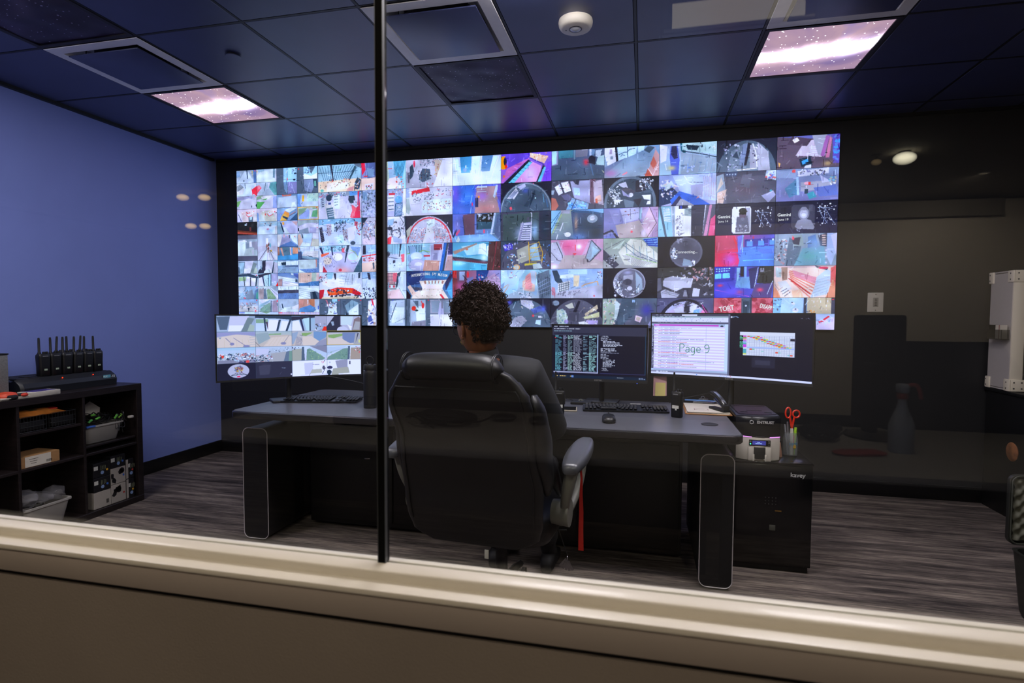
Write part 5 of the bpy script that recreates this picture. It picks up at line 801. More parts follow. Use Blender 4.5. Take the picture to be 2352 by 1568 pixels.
    # large page overlay: thin strokes
    st = [[(38, 55), (38, 43), (42, 43), (43.5, 45), (43.5, 47), (42, 49), (38, 49)],
          [(46, 49), (48, 47.6), (50.2, 48.6), (50.4, 55)], [(50.4, 51), (47, 51), (45.6, 53), (46.6, 55), (48.6, 55), (50.4, 53)],
          [(57.4, 48), (55, 47.6), (53, 49), (52.6, 52), (54, 54.6), (56.6, 54.2), (57.4, 52)], [(57.4, 48), (57.4, 56), (56, 58.6), (53.4, 58.6)],
          [(60, 51.4), (65, 51.4), (64.6, 48.8), (62.6, 47.6), (60.6, 48.6), (60, 51.4), (60.8, 54), (62.8, 55.2), (65, 54)],
          [(76.4, 47), (74.6, 43.6), (71.6, 43.8), (70.4, 46.4), (71.6, 49.2), (74.4, 49.2), (76.4, 47), (76.2, 51), (74.6, 54.4), (71.4, 55)]]
    for s in st: cv.line('586', .95, s)
    return cv

def monitor(name, label, L, Rr, h, curved, kind, brand=None, base_y=None):
    """L and Rr are the left and right screen ends (x, y); the panel bows away from the viewer between them."""
    (xl, yl, zt), (xr, yr, _) = L, Rr
    c = Vector(((xl+xr)/2, (yl+yr)/2, zt-h/2)); ww = math.hypot(xr-xl, yr-yl); ang = math.atan2(yr-yl, xr-xl)
    t = thing(name, label, 'monitor', (c.x, c.y, DZ), (0, 0, ang), 'monitors on the console desk')
    zc = c.z-DZ; sag = .045 if curved else 0.; n = 16 if curved else 1
    def arc(u): return sag*(1-(2*u-1)**2)
    b = B(); rings = []
    for k in range(n+1):
        u = k/n; x = (u-.5)*ww; y = arc(u)
        rings.append([(x, y, zc-h/2), (x, y, zc+h/2), (x, y+.012, zc+h/2), (x, y+.030, zc+h*.3), (x, y+.030, zc-h*.3), (x, y+.012, zc-h/2)])
    b.loft(rings).build('housing', M_plastic, t, smooth=50)
    bz, bs = .007, .016 if brand else .010
    cv = mdraw(kind)
    def fn(U, V):
        u = bz/ww+U*(1-2*bz/ww); return np.stack([(u-.5)*ww, sag*(1-(2*u-1)**2)-.0015, zc+h/2-bz-V*(h-bz-bs)], 1)
    screen('screen', cv, fn, t)
    b = B(); rings = []
    for k in range(n+1):
        u = k/n; x = (u-.5)*ww; y = arc(u)
        rings.append([(x, y-.004, zc-h/2), (x, y-.004, zc-h/2+bs), (x, y, zc-h/2+bs), (x, y, zc-h/2)])
    ch = b.loft(rings).build('chin', M_plast2, t, smooth=50)
    if brand: text('maker_name', 'SCEPTRE', .011, mat('chrome_ink', '8a8a88', .4), ch, ((.0 if not curved else .01), arc(.5)-.0045, zc-h/2+bs/2), bold=.0002)
    if kind == 'centre': B().box((ww*.40, -.005, zc-h/2-.001), (.004, .003, .002)).build('power_light', emat('blue_led', '4060ff', 3), t)
    m_ = arc(.5)
    B().box((0, m_+.055, zc-.02), (.10, .05, .10), bev=.006).build('mount', M_plast2, t)
    sb = base_y if base_y is not None else m_+.10
    B().cyl((0, sb, .01), (0, sb, zc-.02), .016, n=16).build('stand_pole', M_plast2, t)
    B().box((0, (m_+sb)/2+.03, zc-.02), (.035, abs(sb-m_)+.04, .03), bev=.004).build('arm', M_plast2, t)
    B().box((0, sb, .006), (.20, .14, .012), bev=.004).build('foot', M_plast2, t)
monitor('curved_monitor', 'wide curved monitor showing a four by four grid of camera pictures, left of the person', (-2.245, 2.585, 1.268), (-1.680, 3.150, 1.268), .372, True, 'left', base_y=.16)
monitor('flat_monitor', 'flat monitor with dark table windows of fine green text, right of the person', (-.524, 3.285, 1.219), (.030, 3.235, 1.222), .330, False, 'centre', 'y', base_y=.14)
monitor('curved_monitor', 'wide curved monitor showing a striped page marked Page 9 and a coloured chart', (.046, 3.415, 1.288), (.838, 3.075, 1.288), .372, True, 'right', 'y', base_y=.13)

# ------------------------------------------------------------------ keyboards
def keyboard(x, y, rz, label, kw=.45, kd=.145):
    t = thing('keyboard', label, 'keyboard', (x, y, DZ), (0, 0, rz), 'keyboards on the console desk')
    bb = B(); pts = rrect(kw, kd, .008, 3)
    bb.loft([[(px, py, .002) for px, py in pts], [(px, py, .010+(.010 if py > 0 else 0)) for px, py in pts]]).build('case', M_plastic, t, smooth=0)
    bb = B()
    for sx in (-1, 1):
        bb.box((sx*(kw/2-.04), kd/2-.02, .001), (.03, .012, .002))
    first = None; x0 = -kw/2+.012
    rows = [(.052, 15, 'f'), (.030, 15, 'k'), (.011, 15, 'k'), (-.008, 14, 'k'), (-.027, 13, 'k'), (-.046, 8, 's')]
    kb = B().box((0, 0, 0), (.0158, .0158, .006), bev=.0018, seg=1).build('key', M_key, t); me = kb.data; used = False
    def put(px, py, sx=1.):
        nonlocal used
        q = kb if not used else kb.copy()
        if used: C.objects.link(q)
        used = True; q.location = (px, py, .0165+.068*(py+kd/2)*.9); q.scale = (sx, 1 if py < .045 else .75, 1); q.rotation_euler = (.07, 0, 0)
    for py, nk, kk in rows:
        if kk == 's':
            xs_ = [(0, 1.2), (.023, 1.1), (.045, 1.1), (.118, 5.6), (.192, 1.1), (.215, 1.1), (.238, 1.1), (.262, 1.2)]
            for a, s_ in xs_: put(x0+.008+a, py, s_)
        else:
            step = .285/nk*(1.0)
            for k in range(nk): put(x0+.009+k*step, py, .98 if kk == 'k' else .86)
    for k in range(3):
        for py in ((.052, .030, .011, -.046) if k != 1 else (.052, .030, .011, -.027, -.046)): put(x0+.315+k*.019, py, .95)
    for k in range(4):
        for py in (.030, .011, -.008, -.027, -.046): put(x0+.375+k*.0185, py, .95)
    return t
k1 = keyboard(-1.865, 3.005, .21, 'black keyboard with glossy keys under the left monitor')
k2 = keyboard(-.088, 3.135, .10, 'black keyboard with white sticky strip on it, in front of the centre monitor', kw=.46)
B().box((.06, .052, .0285), (.06, .010, .0006)).build('sticky_strip', M_lbl, k2)
t = thing('mouse', 'black computer mouse in front of the right keyboard', 'mouse', (-.155, 2.775, DZ), (0, 0, .1))
rings = []
for s_, z, yo in ((.86, .001, 0), (.99, .006, 0), (1.0, .014, 0), (.93, .024, .002), (.72, .032, .004), (.35, .037, .006)):
    rings.append([(px*s_, py*s_+yo, z) for px, py in rrect(.066, .112, .030, 5)])
B().loft(rings).build('shell', mat('soft_black', '1d1d20', .35), t, smooth=80)
B().box((0, .03, .036), (.007, .022, .006), bev=.002).build('wheel', M_rub, t)
B().box((0, .032, .0335), (.0012, .048, .004)).build('button_gap', M_rub, t)

# ------------------------------------------------------------------ two-way radios
M_radio = mat('radio_black', '0e0e10', .45)
def radio(label, loc, rz=0, group=None, rx=0., sticker=True, ring=False):
    t = thing('two_way_radio', label, 'radio', loc, (rx, 0, rz), group)
    bb = B(); f_ = []
    for z, w_, d_ in ((.0, .050, .032), (.004, .054, .036), (.06, .055, .036), (.115, .059, .038), (.128, .058, .036), (.134, .050, .030)):
        f_.append([(a, c_, z) for a, c_ in rrect(w_, d_, .009, 3)])
    bb.loft(f_).build('body', M_radio, t, smooth=45)
    B().lathe([(.0085, 0), (.0085, .008), (.006, .012), (.0055, .085), (.0045, .098), (0, .099)], c=(-.018, 0, .133), n=12).build('antenna', M_rub, t)
    for a, r_ in ((.006, .0075), (.0215, .006)):
        B().lathe([(r_, 0), (r_*1.05, .002), (r_*.9, .013), (0, .014)], c=(a, 0, .133), n=12).build('knob', M_rub, t)
    for k in range(4): B().box((0, -.0190, .085+k*.009), (.038, .0012, .0028)).build('grille_slot', M_rub, t)
    B().box((0, -.0188, .120), (.028, .001, .004)).build('name_strip', mat('grey_print', '77777a', .5), t)
    if sticker:
        B().box((.001, -.0187, .055), (.036, .0012, .016)).build('sticker', M_lbl, t)
        B().box((.004, -.0188, .043), (.009, .0012, .009)).build('sticker_tab', M_lbl, t)
    B().box((.0, .022, .07), (.022, .004, .07), bev=.0015).build('belt_clip', M_plast2, t)
    B().box((.0295, 0, .085), (.004, .016, .045), bev=.0015).build('talk_button', M_plast2, t)
    return t
radio('black two-way radio standing left of the right-hand keyboard', (-.415, 2.865, DZ), .12)
radio('black two-way radio standing between keyboard and clipboard', (.178, 2.985, DZ), -.55)

# ------------------------------------------------------------------ water bottle
t = thing('water_bottle', 'matte black insulated bottle with a carry ring lid, beside the window bar', 'bottle', (-1.476, 2.86, DZ))
B().lathe([(.034, 0), (.0365, .003), (.0370, .03), (.0370, .185), (.0365, .200), (.034, .207), (.0, .207)], n=32).build('body', mat('bottle_black', '131315', .5, bump=.1, bscale=900), t)
B().lathe([(.0, .206), (.0345, .206), (.0350, .2065), (.0350, .214), (.0, .214)], n=32).build('steel_ring', M_steel, t)
B().lathe([(.0355, .213), (.0365, .216), (.0360, .238), (.033, .243), (.0, .243)], n=32).build('lid', M_rub, t)
B().tube([(.022*math.cos(a), 0, .262+.024*math.sin(a)) for a in [PI*2*k/20 for k in range(20)]], .0045, n=8, closed=True).build('carry_ring', M_rub, t)

# ------------------------------------------------------------------ desk telephone mostly behind the chair
t = thing('desk_phone', 'grey curved handset of a desk phone, left of the chair headrest', 'phone', (-1.150, 2.72, DZ), (0, 0, .2))
B().box((.02, .0, .020), (.20, .16, .035), bev=.01).build('base', M_plast2, t)
rings = []
for k in range(9):
    u = k/8; x = -.055+.05*u**1.6; z = .05+.20*u; ww_ = .026+.014*math.sin(PI*min(1, u*1.2)); dd_ = .05
    rings.append([(x+a, c_-.02, z) for a, c_ in rrect(ww_, dd_, .010, 4)])
B().loft(rings).build('handset', mat('grey_plastic', '8b8884', .35), t, smooth=70)
B().tube([(-.055, -.02, .05), (-.075, -.03, .03), (-.07, -.06, .02), (-.03, -.07, .035)], .004, n=6, smooth=2).build('cord', M_rub, t)

# ------------------------------------------------------------------ clipboard, stapler, notes, small things
t = thing('clipboard', 'brown clipboard holding a stack of white paper with a drawn rectangle', 'clipboard', (.348, 3.265, DZ), (0, 0, -.02))
B().box((0, 0, .003), (.235, .36, .004), bev=.0015).build('board', M_brown, t)
for k in range(4): B().box((.002*(k % 2)-.004*(k == 3), -.012+.003*(k % 3), .0062+k*.0022), (.214, .315, .002), Matrix.Rotation(.012*(k-1.5), 4, 'Z')).build('sheet', M_paper, t)
bb = B()
for c_, s_ in (((-.03, -.06), (.07, .003)), ((-.03, -.10), (.07, .003)), ((-.065, -.08), (.003, .04)), ((.005, -.08), (.003, .04))): bb.box((c_[0], c_[1], .0140), (s_[0], s_[1], .0004))
bb.build('drawn_frame', mat('maroon_ink', '7c4a52', .7), t)
B().box((0, .150, .018), (.12, .030, .012), bev=.004).build('clip_bar', M_steel, t)
B().tube([(-.022+.011*math.cos(a)+.02, .165, .040+.013*math.sin(a)) for a in [PI*2*k/16 for k in range(16)]], .003, n=6, closed=True).build('clip_ring', M_steel, t)
B().box((0, .162, .030), (.055, .012, .020), bev=.003).build('clip_lever', M_steel, t)
t = thing('pen', 'blue pen lying across the top of the clipboard paper', 'pen', (.345, 3.385, DZ+.033), (0, 0, -.10))
B().cyl((-.10, 0, 0), (.085, 0, 0), .004, n=8).build('barrel', mat('blue_plastic', '4a78b8', .3), t)
B().cyl((.085, 0, 0), (.10, 0, 0), .004, .0008, n=8).build('tip', M_rub, t)
t = thing('stapler', 'black and silver stapler standing open on the clipboard corner', 'stapler', (.408, 3.175, DZ+.014), (0, 0, .42))
B().box((0, 0, .007), (.040, .15, .012), bev=.004).build('base', M_rub, t)
top = [(0, -.060, .028), (0, -.03, .050), (0, .01, .070), (0, .045, .082), (0, .075, .086)]
def slab(path, w_, h_, m_, nm, off=0.):
    rings = [[(a, p[1], p[2]+c_+off) for a, c_ in rrect(w_, h_, min(w_, h_)*.35, 3)] for p in path]
    return B().loft(rings).build(nm, m_, t, smooth=60)
slab(top, .030, .020, M_rub, 'arm'); slab(top[:4], .020, .004, M_steel, 'top_plate', .0115)
slab([(0, -.060, .016), (0, .0, .038), (0, .045, .055)], .016, .010, M_steel, 'magazine')
B().box((0, -.058, .020), (.034, .030, .036), bev=.006).build('hinge_block', M_rub, t)
t = thing('sticky_note', 'pink note hanging from the bottom edge of the right curved monitor', 'note', (.105, 3.415, .860))
B().add([(-.037, 0, .060), (.037, 0, .062), (.038, -.006, -.060), (-.039, -.007, -.062)], [(0, 1, 2, 3)]).build('sheet', M_pink, t, smooth=0)
tag(B().add([(-.028, -.006, .018), (.029, -.006, .017), (.028, -.011, -.060), (-.030, -.011, -.062)], [(0, 1, 2, 3)]).build('sticky_note', M_yel, None, loc=(.107, 3.412, .860), smooth=0), 'yellow square note stuck over the lower half of the pink note', 'note')
t = thing('dock', 'small flat black box with a cable behind the right-hand radio', 'device', (-.345, 3.29, DZ), (0, 0, -.05))
B().box((0, 0, .008), (.12, .06, .016), bev=.004).build('case', M_plastic, t)
B().tube([(-.04, .03, .01), (-.08, .05, .02), (-.11, .03, .028), (-.09, .01, .012), (-.13, .02, .006)], .0025, n=6, smooth=3).build('cable', M_rub, t)
tag(B().tube([(.0, 0, 0), (.012, .004, .012), (.024, 0, .006), (.03, -.006, .0)], .006, n=8, smooth=2).build('earpiece', mat('earpiece_grey', '8a9088', .4), None, loc=(-.37, 3.37, DZ+.004)), 'small grey earpiece lying above the flat black box', 'earpiece')
t = thing('tablet', 'light-edged tablet lying beside the standing radio near the person', 'tablet', (-.43, 3.07, DZ), (0, 0, .1))
B().box((0, 0, .004), (.17, .12, .008), bev=.003).build('case', mat('silver_edge', 'a8a08e', .3), t)
B().box((0, 0, .0083), (.158, .108, .0008)).build('glass', mat('dark_glass', '101114', .1), t)
for nm, pts_, lb in (('video_cable', [(-1.83, 2.98, .905), (-1.76, 3.05, .885), (-1.62, 3.14, .84), (-1.58, 3.20, .790), (-1.57, 3.24, DZ+.006)], 'thin black cable drooping from the left monitor to the desk'),
                     ('power_cable', [(.46, 3.34, .915), (.44, 3.36, .86), (.36, 3.40, .82), (.24, 3.42, .79), (.16, 3.43, DZ+.006)], 'thin pale-edged cable drooping from the right monitor to the desk'),
                     ('keyboard_cable', [(-1.72, 3.10, DZ+.012), (-1.70, 3.17, DZ+.004), (-1.66, 3.23, DZ+.006), (-1.63, 3.26, DZ+.02), (-1.58, 3.25, DZ+.01)], 'short black cable curling behind the left keyboard')):
    tag(B().tube(pts_, .0022, n=6, smooth=3).build(nm, M_plast2), lb, 'cable')
# ------------------------------------------------------------------ office chair, seen from behind
M_lea = mat('black_leather', '101012', .46, var=.1, vscale=30, bump=.22, bscale=260, spec=.6)
M_lea2 = mat('dark_arm_leather', '4a4c52', .32, bump=.15, bscale=200, spec=.8)
M_arm = mat('grey_arm_plastic', '77776f', .4)
ch = thing('office_chair', 'large black leather office chair with padded headrest and grey arms, back to the window', 'chair', (-.574, 2.29, 0), (0, 0, -.09))
def lerp(tab, z):
    for (a, va), (b_, vb) in zip(tab, tab[1:]):
        if z <= b_:
            u = (z-a)/(b_-a); u = u*u*(3-2*u); return va+(vb-va)*u
    return tab[-1][1]
wt = [(.42, .18), (.45, .25), (.52, .268), (.66, .274), (.78, .264), (.88, .262), (.95, .268), (1.0, .258), (1.04, .232), (1.07, .205), (1.09, .172)]
yt = [(.42, -.300), (.60, -.335), (.80, -.385), (1.0, -.470), (1.15, -.525)]
rings = []
for k in range(40):
    z = .42+k*.670/39; w_ = lerp(wt, z); y = lerp(yt, z); rings.append([(a, y+c_, z) for a, c_ in rrect(2*w_, .055, .026, 5)])
sh = B().loft(rings).build('back_shell', M_lea, ch, smooth=60)
# rounded piping seen as an arc on the back panel
pp = [(sx*lerp(wt, z)*.90, lerp(yt, z)-.029, z) for sx, zs in ((-1, [.50+.02*k for k in range(27)]),) for z in zs]
pp += [(-x, y, z) for x, y, z in reversed(pp)]
B().tube(pp, .0035, n=6).build('piping', M_lea, sh)
# front cushion and side bolsters, wider than the shell at mid height
rings = []
for k in range(28):
    z = .50+k*.54/27; w_ = lerp(wt, z)*.90; y = lerp(yt, z)+.062; th = .085*(.55+.45*math.sin(PI*(k+.5)/28)); rings.append([(a, y+c_, z) for a, c_ in rrect(2*w_, th, th*.45, 5)])
B().loft(rings).build('back_cushion', M_lea, ch, smooth=70)
for sx in (-1, 1):
    rings = []
    for k in range(20):
        u = k/19; z = .62+.38*u; x = sx*(lerp(wt, z)*.96+.012); y = lerp(yt, z)+.055; r_ = .012+.034*math.sin(PI*u)**.6
        rings.append([(x+r_*math.cos(a)*.75, y+r_*1.5*math.sin(a), z) for a in [2*PI*q/12 for q in range(12)]])
    B().loft(rings).build('bolster', M_lea, ch, smooth=70)
    # lower side wing by the arm
    rings = []
    for k in range(14):
        u = k/13; r_ = .006+.028*math.sin(PI*u)**.7
        c_ = Vector((sx*(.262+.030*u), -.28+.12*u, .80-.22*u))
        rings.append([(c_.x+r_*.6*math.cos(a), c_.y+r_*1.4*math.sin(a), c_.z) for a in [2*PI*q/10 for q in range(10)]])
    B().loft(rings).build('wing', M_lea, ch, smooth=70)
# headrest roll
rings = []
for k in range(25):
    u = -1+2*k/24; s_ = max(.12, (1-abs(u)**9)); h_ = .047*s_; y = -.515; z = 1.098-.006*u*u
    rings.append([(u*.182, y+.052*s_**.6*math.cos(a), z+h_*math.sin(a)) for a in [2*PI*q/18 for q in range(18)]])
B().loft(rings).build('headrest', M_lea, ch, smooth=80)
for sx in (-1, 1):
    for off in (0, .006): B().tube([(sx*(.158+off), -.515+.0535*math.cos(a), 1.095+.0475*math.sin(a)) for a in [2*PI*q/20 for q in range(20)]], .0016, n=5, closed=True).build('seam', M_lea, ch)
# seat
rings = []
for k, (z, s_) in enumerate(((.395, .80), (.405, .95), (.43, 1.0), (.465, 1.0), (.492, .95), (.505, .80), (.508, .5))):
    rings.append([(a*s_, c_*s_-.02, z) for a, c_ in rrect(.54, .52, .10, 6)])
B().loft(rings).build('seat', M_lea, ch, smooth=70)
for sx in (-1, 1):
    ar = thing('armrest', None, None); ar.parent = ch
    # pad: rounded cushion sloping up to the front
    rings = []
    for k in range(17):
        u = k/16; y = -.30+.33*u; e = math.sin(PI*min(1, max(0, .06+u*.88)))**.35; z = .722+.035*u
        rings.append([(sx*.357+a*e, y, z+c_*e) for a, c_ in rrect(.092, .058, .026, 5)])
    B().loft(rings).build('arm_pad', M_lea2, ar, smooth=80)
    rings = []
    for k in range(15):
        u = k/14; y = -.235-.02*math.sin(PI*u)+.05*u; z = .712-.180*u; x = sx*(.355-.040*u); w_ = .050-.018*u
        rings.append([(x+a, y+c_, z) for a, c_ in rrect(w_, .040, .014, 4)])
    B().loft(rings).build('arm_post', M_arm, ar, smooth=70)
    B().cyl((sx*.335, -.175, .525), (sx*.268, -.175, .525), .052, .046, n=24).build('arm_hub', M_arm, ar, smooth=50)
    B().tube([(sx*.340, .02, .72), (sx*.34, .05, .68), (sx*.33, .04, .58), (sx*.31, -.05, .50), (sx*.28, -.12, .46)], .016, n=10, smooth=3).build('arm_frame', M_arm, ar)
B().box((0, -.02, .375), (.22, .24, .035), bev=.01).build('tilt_plate', M_plast2, ch)
B().cyl((0, 0, .10), (0, 0, .36), .028, .024, n=20).build('gas_lift', M_rub, ch)
B().tube([(.10, .05, .37), (.24, .06, .36), (.27, .06, .365)], .005, n=6).build('lever', M_rub, ch)
B().lathe([(.0, .07), (.045, .07), (.048, .11), (.03, .13), (0, .13)], n=20).build('hub', M_rub, ch)
for k in range(5):
    a = PI*2*k/5+.35; d_ = Vector((math.cos(a), math.sin(a), 0))
    lg = B().tube([d_*.03+Vector((0, 0, .11)), d_*.18+Vector((0, 0, .10)), d_*.31+Vector((0, 0, .075))], [.024, .02, .016], n=8, smooth=1).build('base_leg', M_rub, ch)
    c_ = d_*.315; n_ = Vector((-d_.y, d_.x, 0))
    for s_ in (-1, 1): B().cyl(c_+n_*.006*s_+Vector((0, 0, .027)), c_+n_*.024*s_+Vector((0, 0, .027)), .027, n=16).build('caster', M_rub, lg)
# white tag under the seat back and a red strap and keys on the right
tag(B().box((0, 0, 0), (.016, .004, .033), bev=.001).build('care_tag', M_lbl, ch, loc=(.06, -.338, .395)), 'small white tag')
t = thing('lanyard', 'red lanyard strap hanging beside the right chair arm', 'lanyard', (-.222, 2.12, .37))
bb = B(); pts = [(0, 0, .315, .004), (.004, 0, .28, .004), (.002, 0, .22, .006), (.004, .0, .15, .008), (.003, 0, .08, .009), (.004, 0, .0, .010)]
for (x, y, z, w_), (x2, y2, z2, w2) in zip(pts, pts[1:]):
    bb.add([(x-w_, y, z), (x+w_, y, z), (x2+w2, y2, z2), (x2-w2, y2, z2), (x-w_, y+.002, z), (x+w_, y+.002, z), (x2+w2, y2+.002, z2), (x2-w2, y2+.002, z2)], [(0, 1, 2, 3), (7, 6, 5, 4), (0, 3, 7, 4), (1, 5, 6, 2)])
bb.build('strap', mat('red_fabric', 'c01f14', .6), t, smooth=0)
t = thing('key_ring', 'small ring of keys and tags hanging low beside the red lanyard', 'keys', (-.262, 2.06, .36))
B().tube([(0, .012*math.cos(a), .012*math.sin(a)) for a in [2*PI*k/14 for k in range(14)]], .0012, n=5, closed=True).build('ring', M_steel, t)
for k in range(5):
    r_ = Matrix.Rotation(-.5+.3*k, 4, 'Y'); B().box((0, .004*k-.008, -.026), (.010, .0015, .038), r_, bev=.0006).build('key', M_steel, t)
B().cyl((0, 0, .012), (-.035, 0, .11), .002, n=6).build('cord', M_rub, t)

# ------------------------------------------------------------------ person in the chair
def skinmesh(joints, edges, sub=2, root=0):
    """joints: name -> (x, y, z, r). Grows one continuous surface over the skeleton."""
    names = list(joints); me = bpy.data.meshes.new('skin_tmp')
    me.from_pydata([joints[n][:3] for n in names], [(names.index(a), names.index(b_)) for a, b_ in edges], [])
    o = bpy.data.objects.new('skin_tmp', me); C.objects.link(o)
    sk = o.modifiers.new('s', 'SKIN'); sk.use_smooth_shade = True
    ly = me.skin_vertices[0].data
    for i, n in enumerate(names):
        j = joints[n]; ly[i].radius = (j[3], j[4] if len(j) > 4 else j[3]); ly[i].use_root = (i == root)
    sb = o.modifiers.new('u', 'SUBSURF'); sb.levels = sb.render_levels = sub
    dg = bpy.context.evaluated_depsgraph_get(); dg.update()
    m2 = bpy.data.meshes.new_from_object(o.evaluated_get(dg)); bpy.data.objects.remove(o)
    vs = [tuple(v.co) for v in m2.vertices]; fs = [tuple(p.vertices) for p in m2.polygons]
    return vs, fs
P = thing('person', 'person with curly black hair, glasses and black top, seated and looking left', 'person', (-.58, 2.25, 0))
PX, PY = -.58, 2.25
def L_(x, y, z): return (x-PX, y-PY, z)
J = {}
def j(n, x, y, z, *r): J[n] = (*L_(x, y, z), *r)
j('pelvis', -.575, 2.215, .585, .125, .10)
j('waist', -.58, 2.165, .74, .135, .105); j('chest', -.59, 2.115, .93, .155, .10); j('upper', -.597, 2.09, 1.045, .10, .075)
j('neck0', -.603, 2.082, 1.10, .055); j('neck1', -.607, 2.082, 1.15, .050); j('neck2', -.610, 2.085, 1.19, .048)
E = [('pelvis', 'waist'), ('waist', 'chest'), ('chest', 'upper'), ('upper', 'neck0'), ('neck0', 'neck1'), ('neck1', 'neck2')]
for s_, n in ((-1, 'l'), (1, 'r')):
    cx = -.597
    j('sh'+n, cx+s_*.175, 2.095, 1.035, .062); j('el'+n, cx+s_*.255, 2.205, .815, .044); j('wr'+n, cx+s_*.215, 2.440, .795, .026)
    j('pm'+n, cx+s_*.205, 2.505, .792, .034, .018)
    j('hp'+n, -.575+s_*.095, 2.24, .565, .085); j('kn'+n, -.575+s_*.13, 2.655, .565, .058); j('an'+n, -.575+s_*.13, 2.73, .11, .036); j('ft'+n, -.575+s_*.135, 2.80, .05, .036)
    E += [('upper', 'sh'+n), ('sh'+n, 'el'+n), ('el'+n, 'wr'+n), ('wr'+n, 'pm'+n), ('pelvis', 'hp'+n), ('hp'+n, 'kn'+n), ('kn'+n, 'an'+n), ('an'+n, 'ft'+n)]
bv = B(); vs, fs = skinmesh(J, E, 2); bv.add(vs, fs)
# fingers: one chain each, rooted in the palm, curled a little over the desk edge
for s_, n in ((-1, 'l'), (1, 'r')):
    px, py, pz = J['pm'+n][0], J['pm'+n][1], J['pm'+n][2]
    for k, (off, ln) in enumerate(((-.026, .062), (-.009, .076), (.009, .082), (.026, .074))):
        x = px+s_*off*1.0
        F = {'a': (x*.0+px+s_*off*.8, py, pz, .010), 'b': (px+s_*off, py+.035, pz+.004, .0092), 'c': (px+s_*off*1.08, py+.035+ln*.45, pz-.001, .0085), 'd': (px+s_*off*1.1, py+.035+ln*.78, pz-.010, .0075), 'e': (px+s_*off*1.1, py+.035+ln, pz-.020, .006)}
        v_, f_ = skinmesh(F, [('a', 'b'), ('b', 'c'), ('c', 'd'), ('d', 'e')], 1); bv.add(v_, f_)
    F = {'a': (px-s_*.012, py-.025, pz, .012), 'b': (px-s_*.036, py+.005, pz-.004, .0105), 'c': (px-s_*.046, py+.035, pz-.010, .0092), 'd': (px-s_*.044, py+.058, pz-.016, .007)}
    v_, f_ = skinmesh(F, [('a', 'b'), ('b', 'c'), ('c', 'd')], 1); bv.add(v_, f_)
# head: one sculpted shell turned to the left
HC = Vector(L_(-.612, 2.085, 1.222)); HR = Matrix.Rotation(.86, 3, 'Z') @ Matrix.Rotation(-.16, 3, 'X')
def headpt(x, y, z):            # unit sphere -> head, face towards +y
    X, Y, Z = x*.082, y*.100, z*.120
    if z < 0: X *= 1-.26*(-z)**1.3; Y *= 1-.10*(-z)
    if z < -.2 and y < 0: Y *= 1+.35*(z+.2); 
    g = lambda a, b_, c_, s: math.exp(-(((x-a)/s[0])**2+((z-c_)/s[1])**2)) if y > 0 else 0
    Y += .022*g(0, 0, -.18, (.14, .17))+.010*g(0, 0, .02, (.10, .22))       # nose and bridge
    Y += .006*g(0, 0, .22, (.5, .09)); Y -= .010*(g(-.38, 0, .04, (.18, .12))+g(.38, 0, .04, (.18, .12)))
    Y += .008*g(0, 0, -.46, (.22, .05))+.006*g(0, 0, -.56, (.20, .05))-.004*g(0, 0, -.51, (.2, .02))+.010*g(0, 0, -.82, (.28, .14))
    Y += .004*(g(-.5, 0, -.2, (.2, .2))+g(.5, 0, -.2, (.2, .2)))
    return X, Y, Z
hv = []; hf = []; nu, nv = 48, 40
for q in range(nv+1):
    a = -PI/2+PI*q/nv
    for i in range(nu):
        t_ = 2*PI*i/nu; p = headpt(math.cos(a)*math.sin(t_), math.cos(a)*math.cos(t_), math.sin(a)); hv.append(tuple(HC+HR @ Vector(p)))
for q in range(nv):
    for i in range(nu): hf.append((q*nu+i, q*nu+(i+1) % nu, (q+1)*nu+(i+1) % nu, (q+1)*nu+i))
bv.add(hv, hf)
for sx in (-1, 1):              # ears: rim, bowl, lobe
    def e3(a, b_, c_): return tuple(HC+HR @ Vector((sx*(.079+a), b_, c_)))
    rim = [e3(.004+.010*math.sin(u*PI), -.006-.020*math.sin(PI*u)**.8, -.034+.062*u) for u in [k/10 for k in range(11)]]
    bv.tube(rim+[e3(.003, .008, .026), e3(.002, .010, .012)], [.0045, .005, .005, .0045, .004], n=8, smooth=1)
    bv.add(*(lambda q: (q.v, q.f))(B().ell((0, 0, 0), (.006, .014, .026), 12, 8, Matrix.Translation(e3(.002, -.006, -.002)) @ HR.to_4x4())))
    bv.add(*(lambda q: (q.v, q.f))(B().ell((0, 0, 0), (.0055, .008, .010), 10, 6, Matrix.Translation(e3(.004, -.002, -.036)) @ HR.to_4x4())))
M_skin = mat('brown_skin', '8e5a3e', .5, var=.08, vscale=40, spec=.4)
bv.build('body', M_skin, P, smooth=180)
for sx in (-1, 1):
    e_ = B().ell((0, 0, 0), (.0115, .0115, .0115), 14, 10).build('eye', mat('eye_white', 'd8d4cc', .2), P, loc=HC+HR @ Vector((sx*.030, .074, .006)))
    B().ell((0, 0, 0), (.005, .0025, .005), 10, 6).build('iris', mat('dark_iris', '2a170d', .1), e_, loc=HR @ Vector((0, .0105, 0)))
B().box((0, 0, 0), (.040, .004, .005), bev=.002).build('lips', mat('lips', '6b3a33', .4), P, loc=HC+HR @ Vector((0, .094, -.060)), rot=(0, 0, .86))
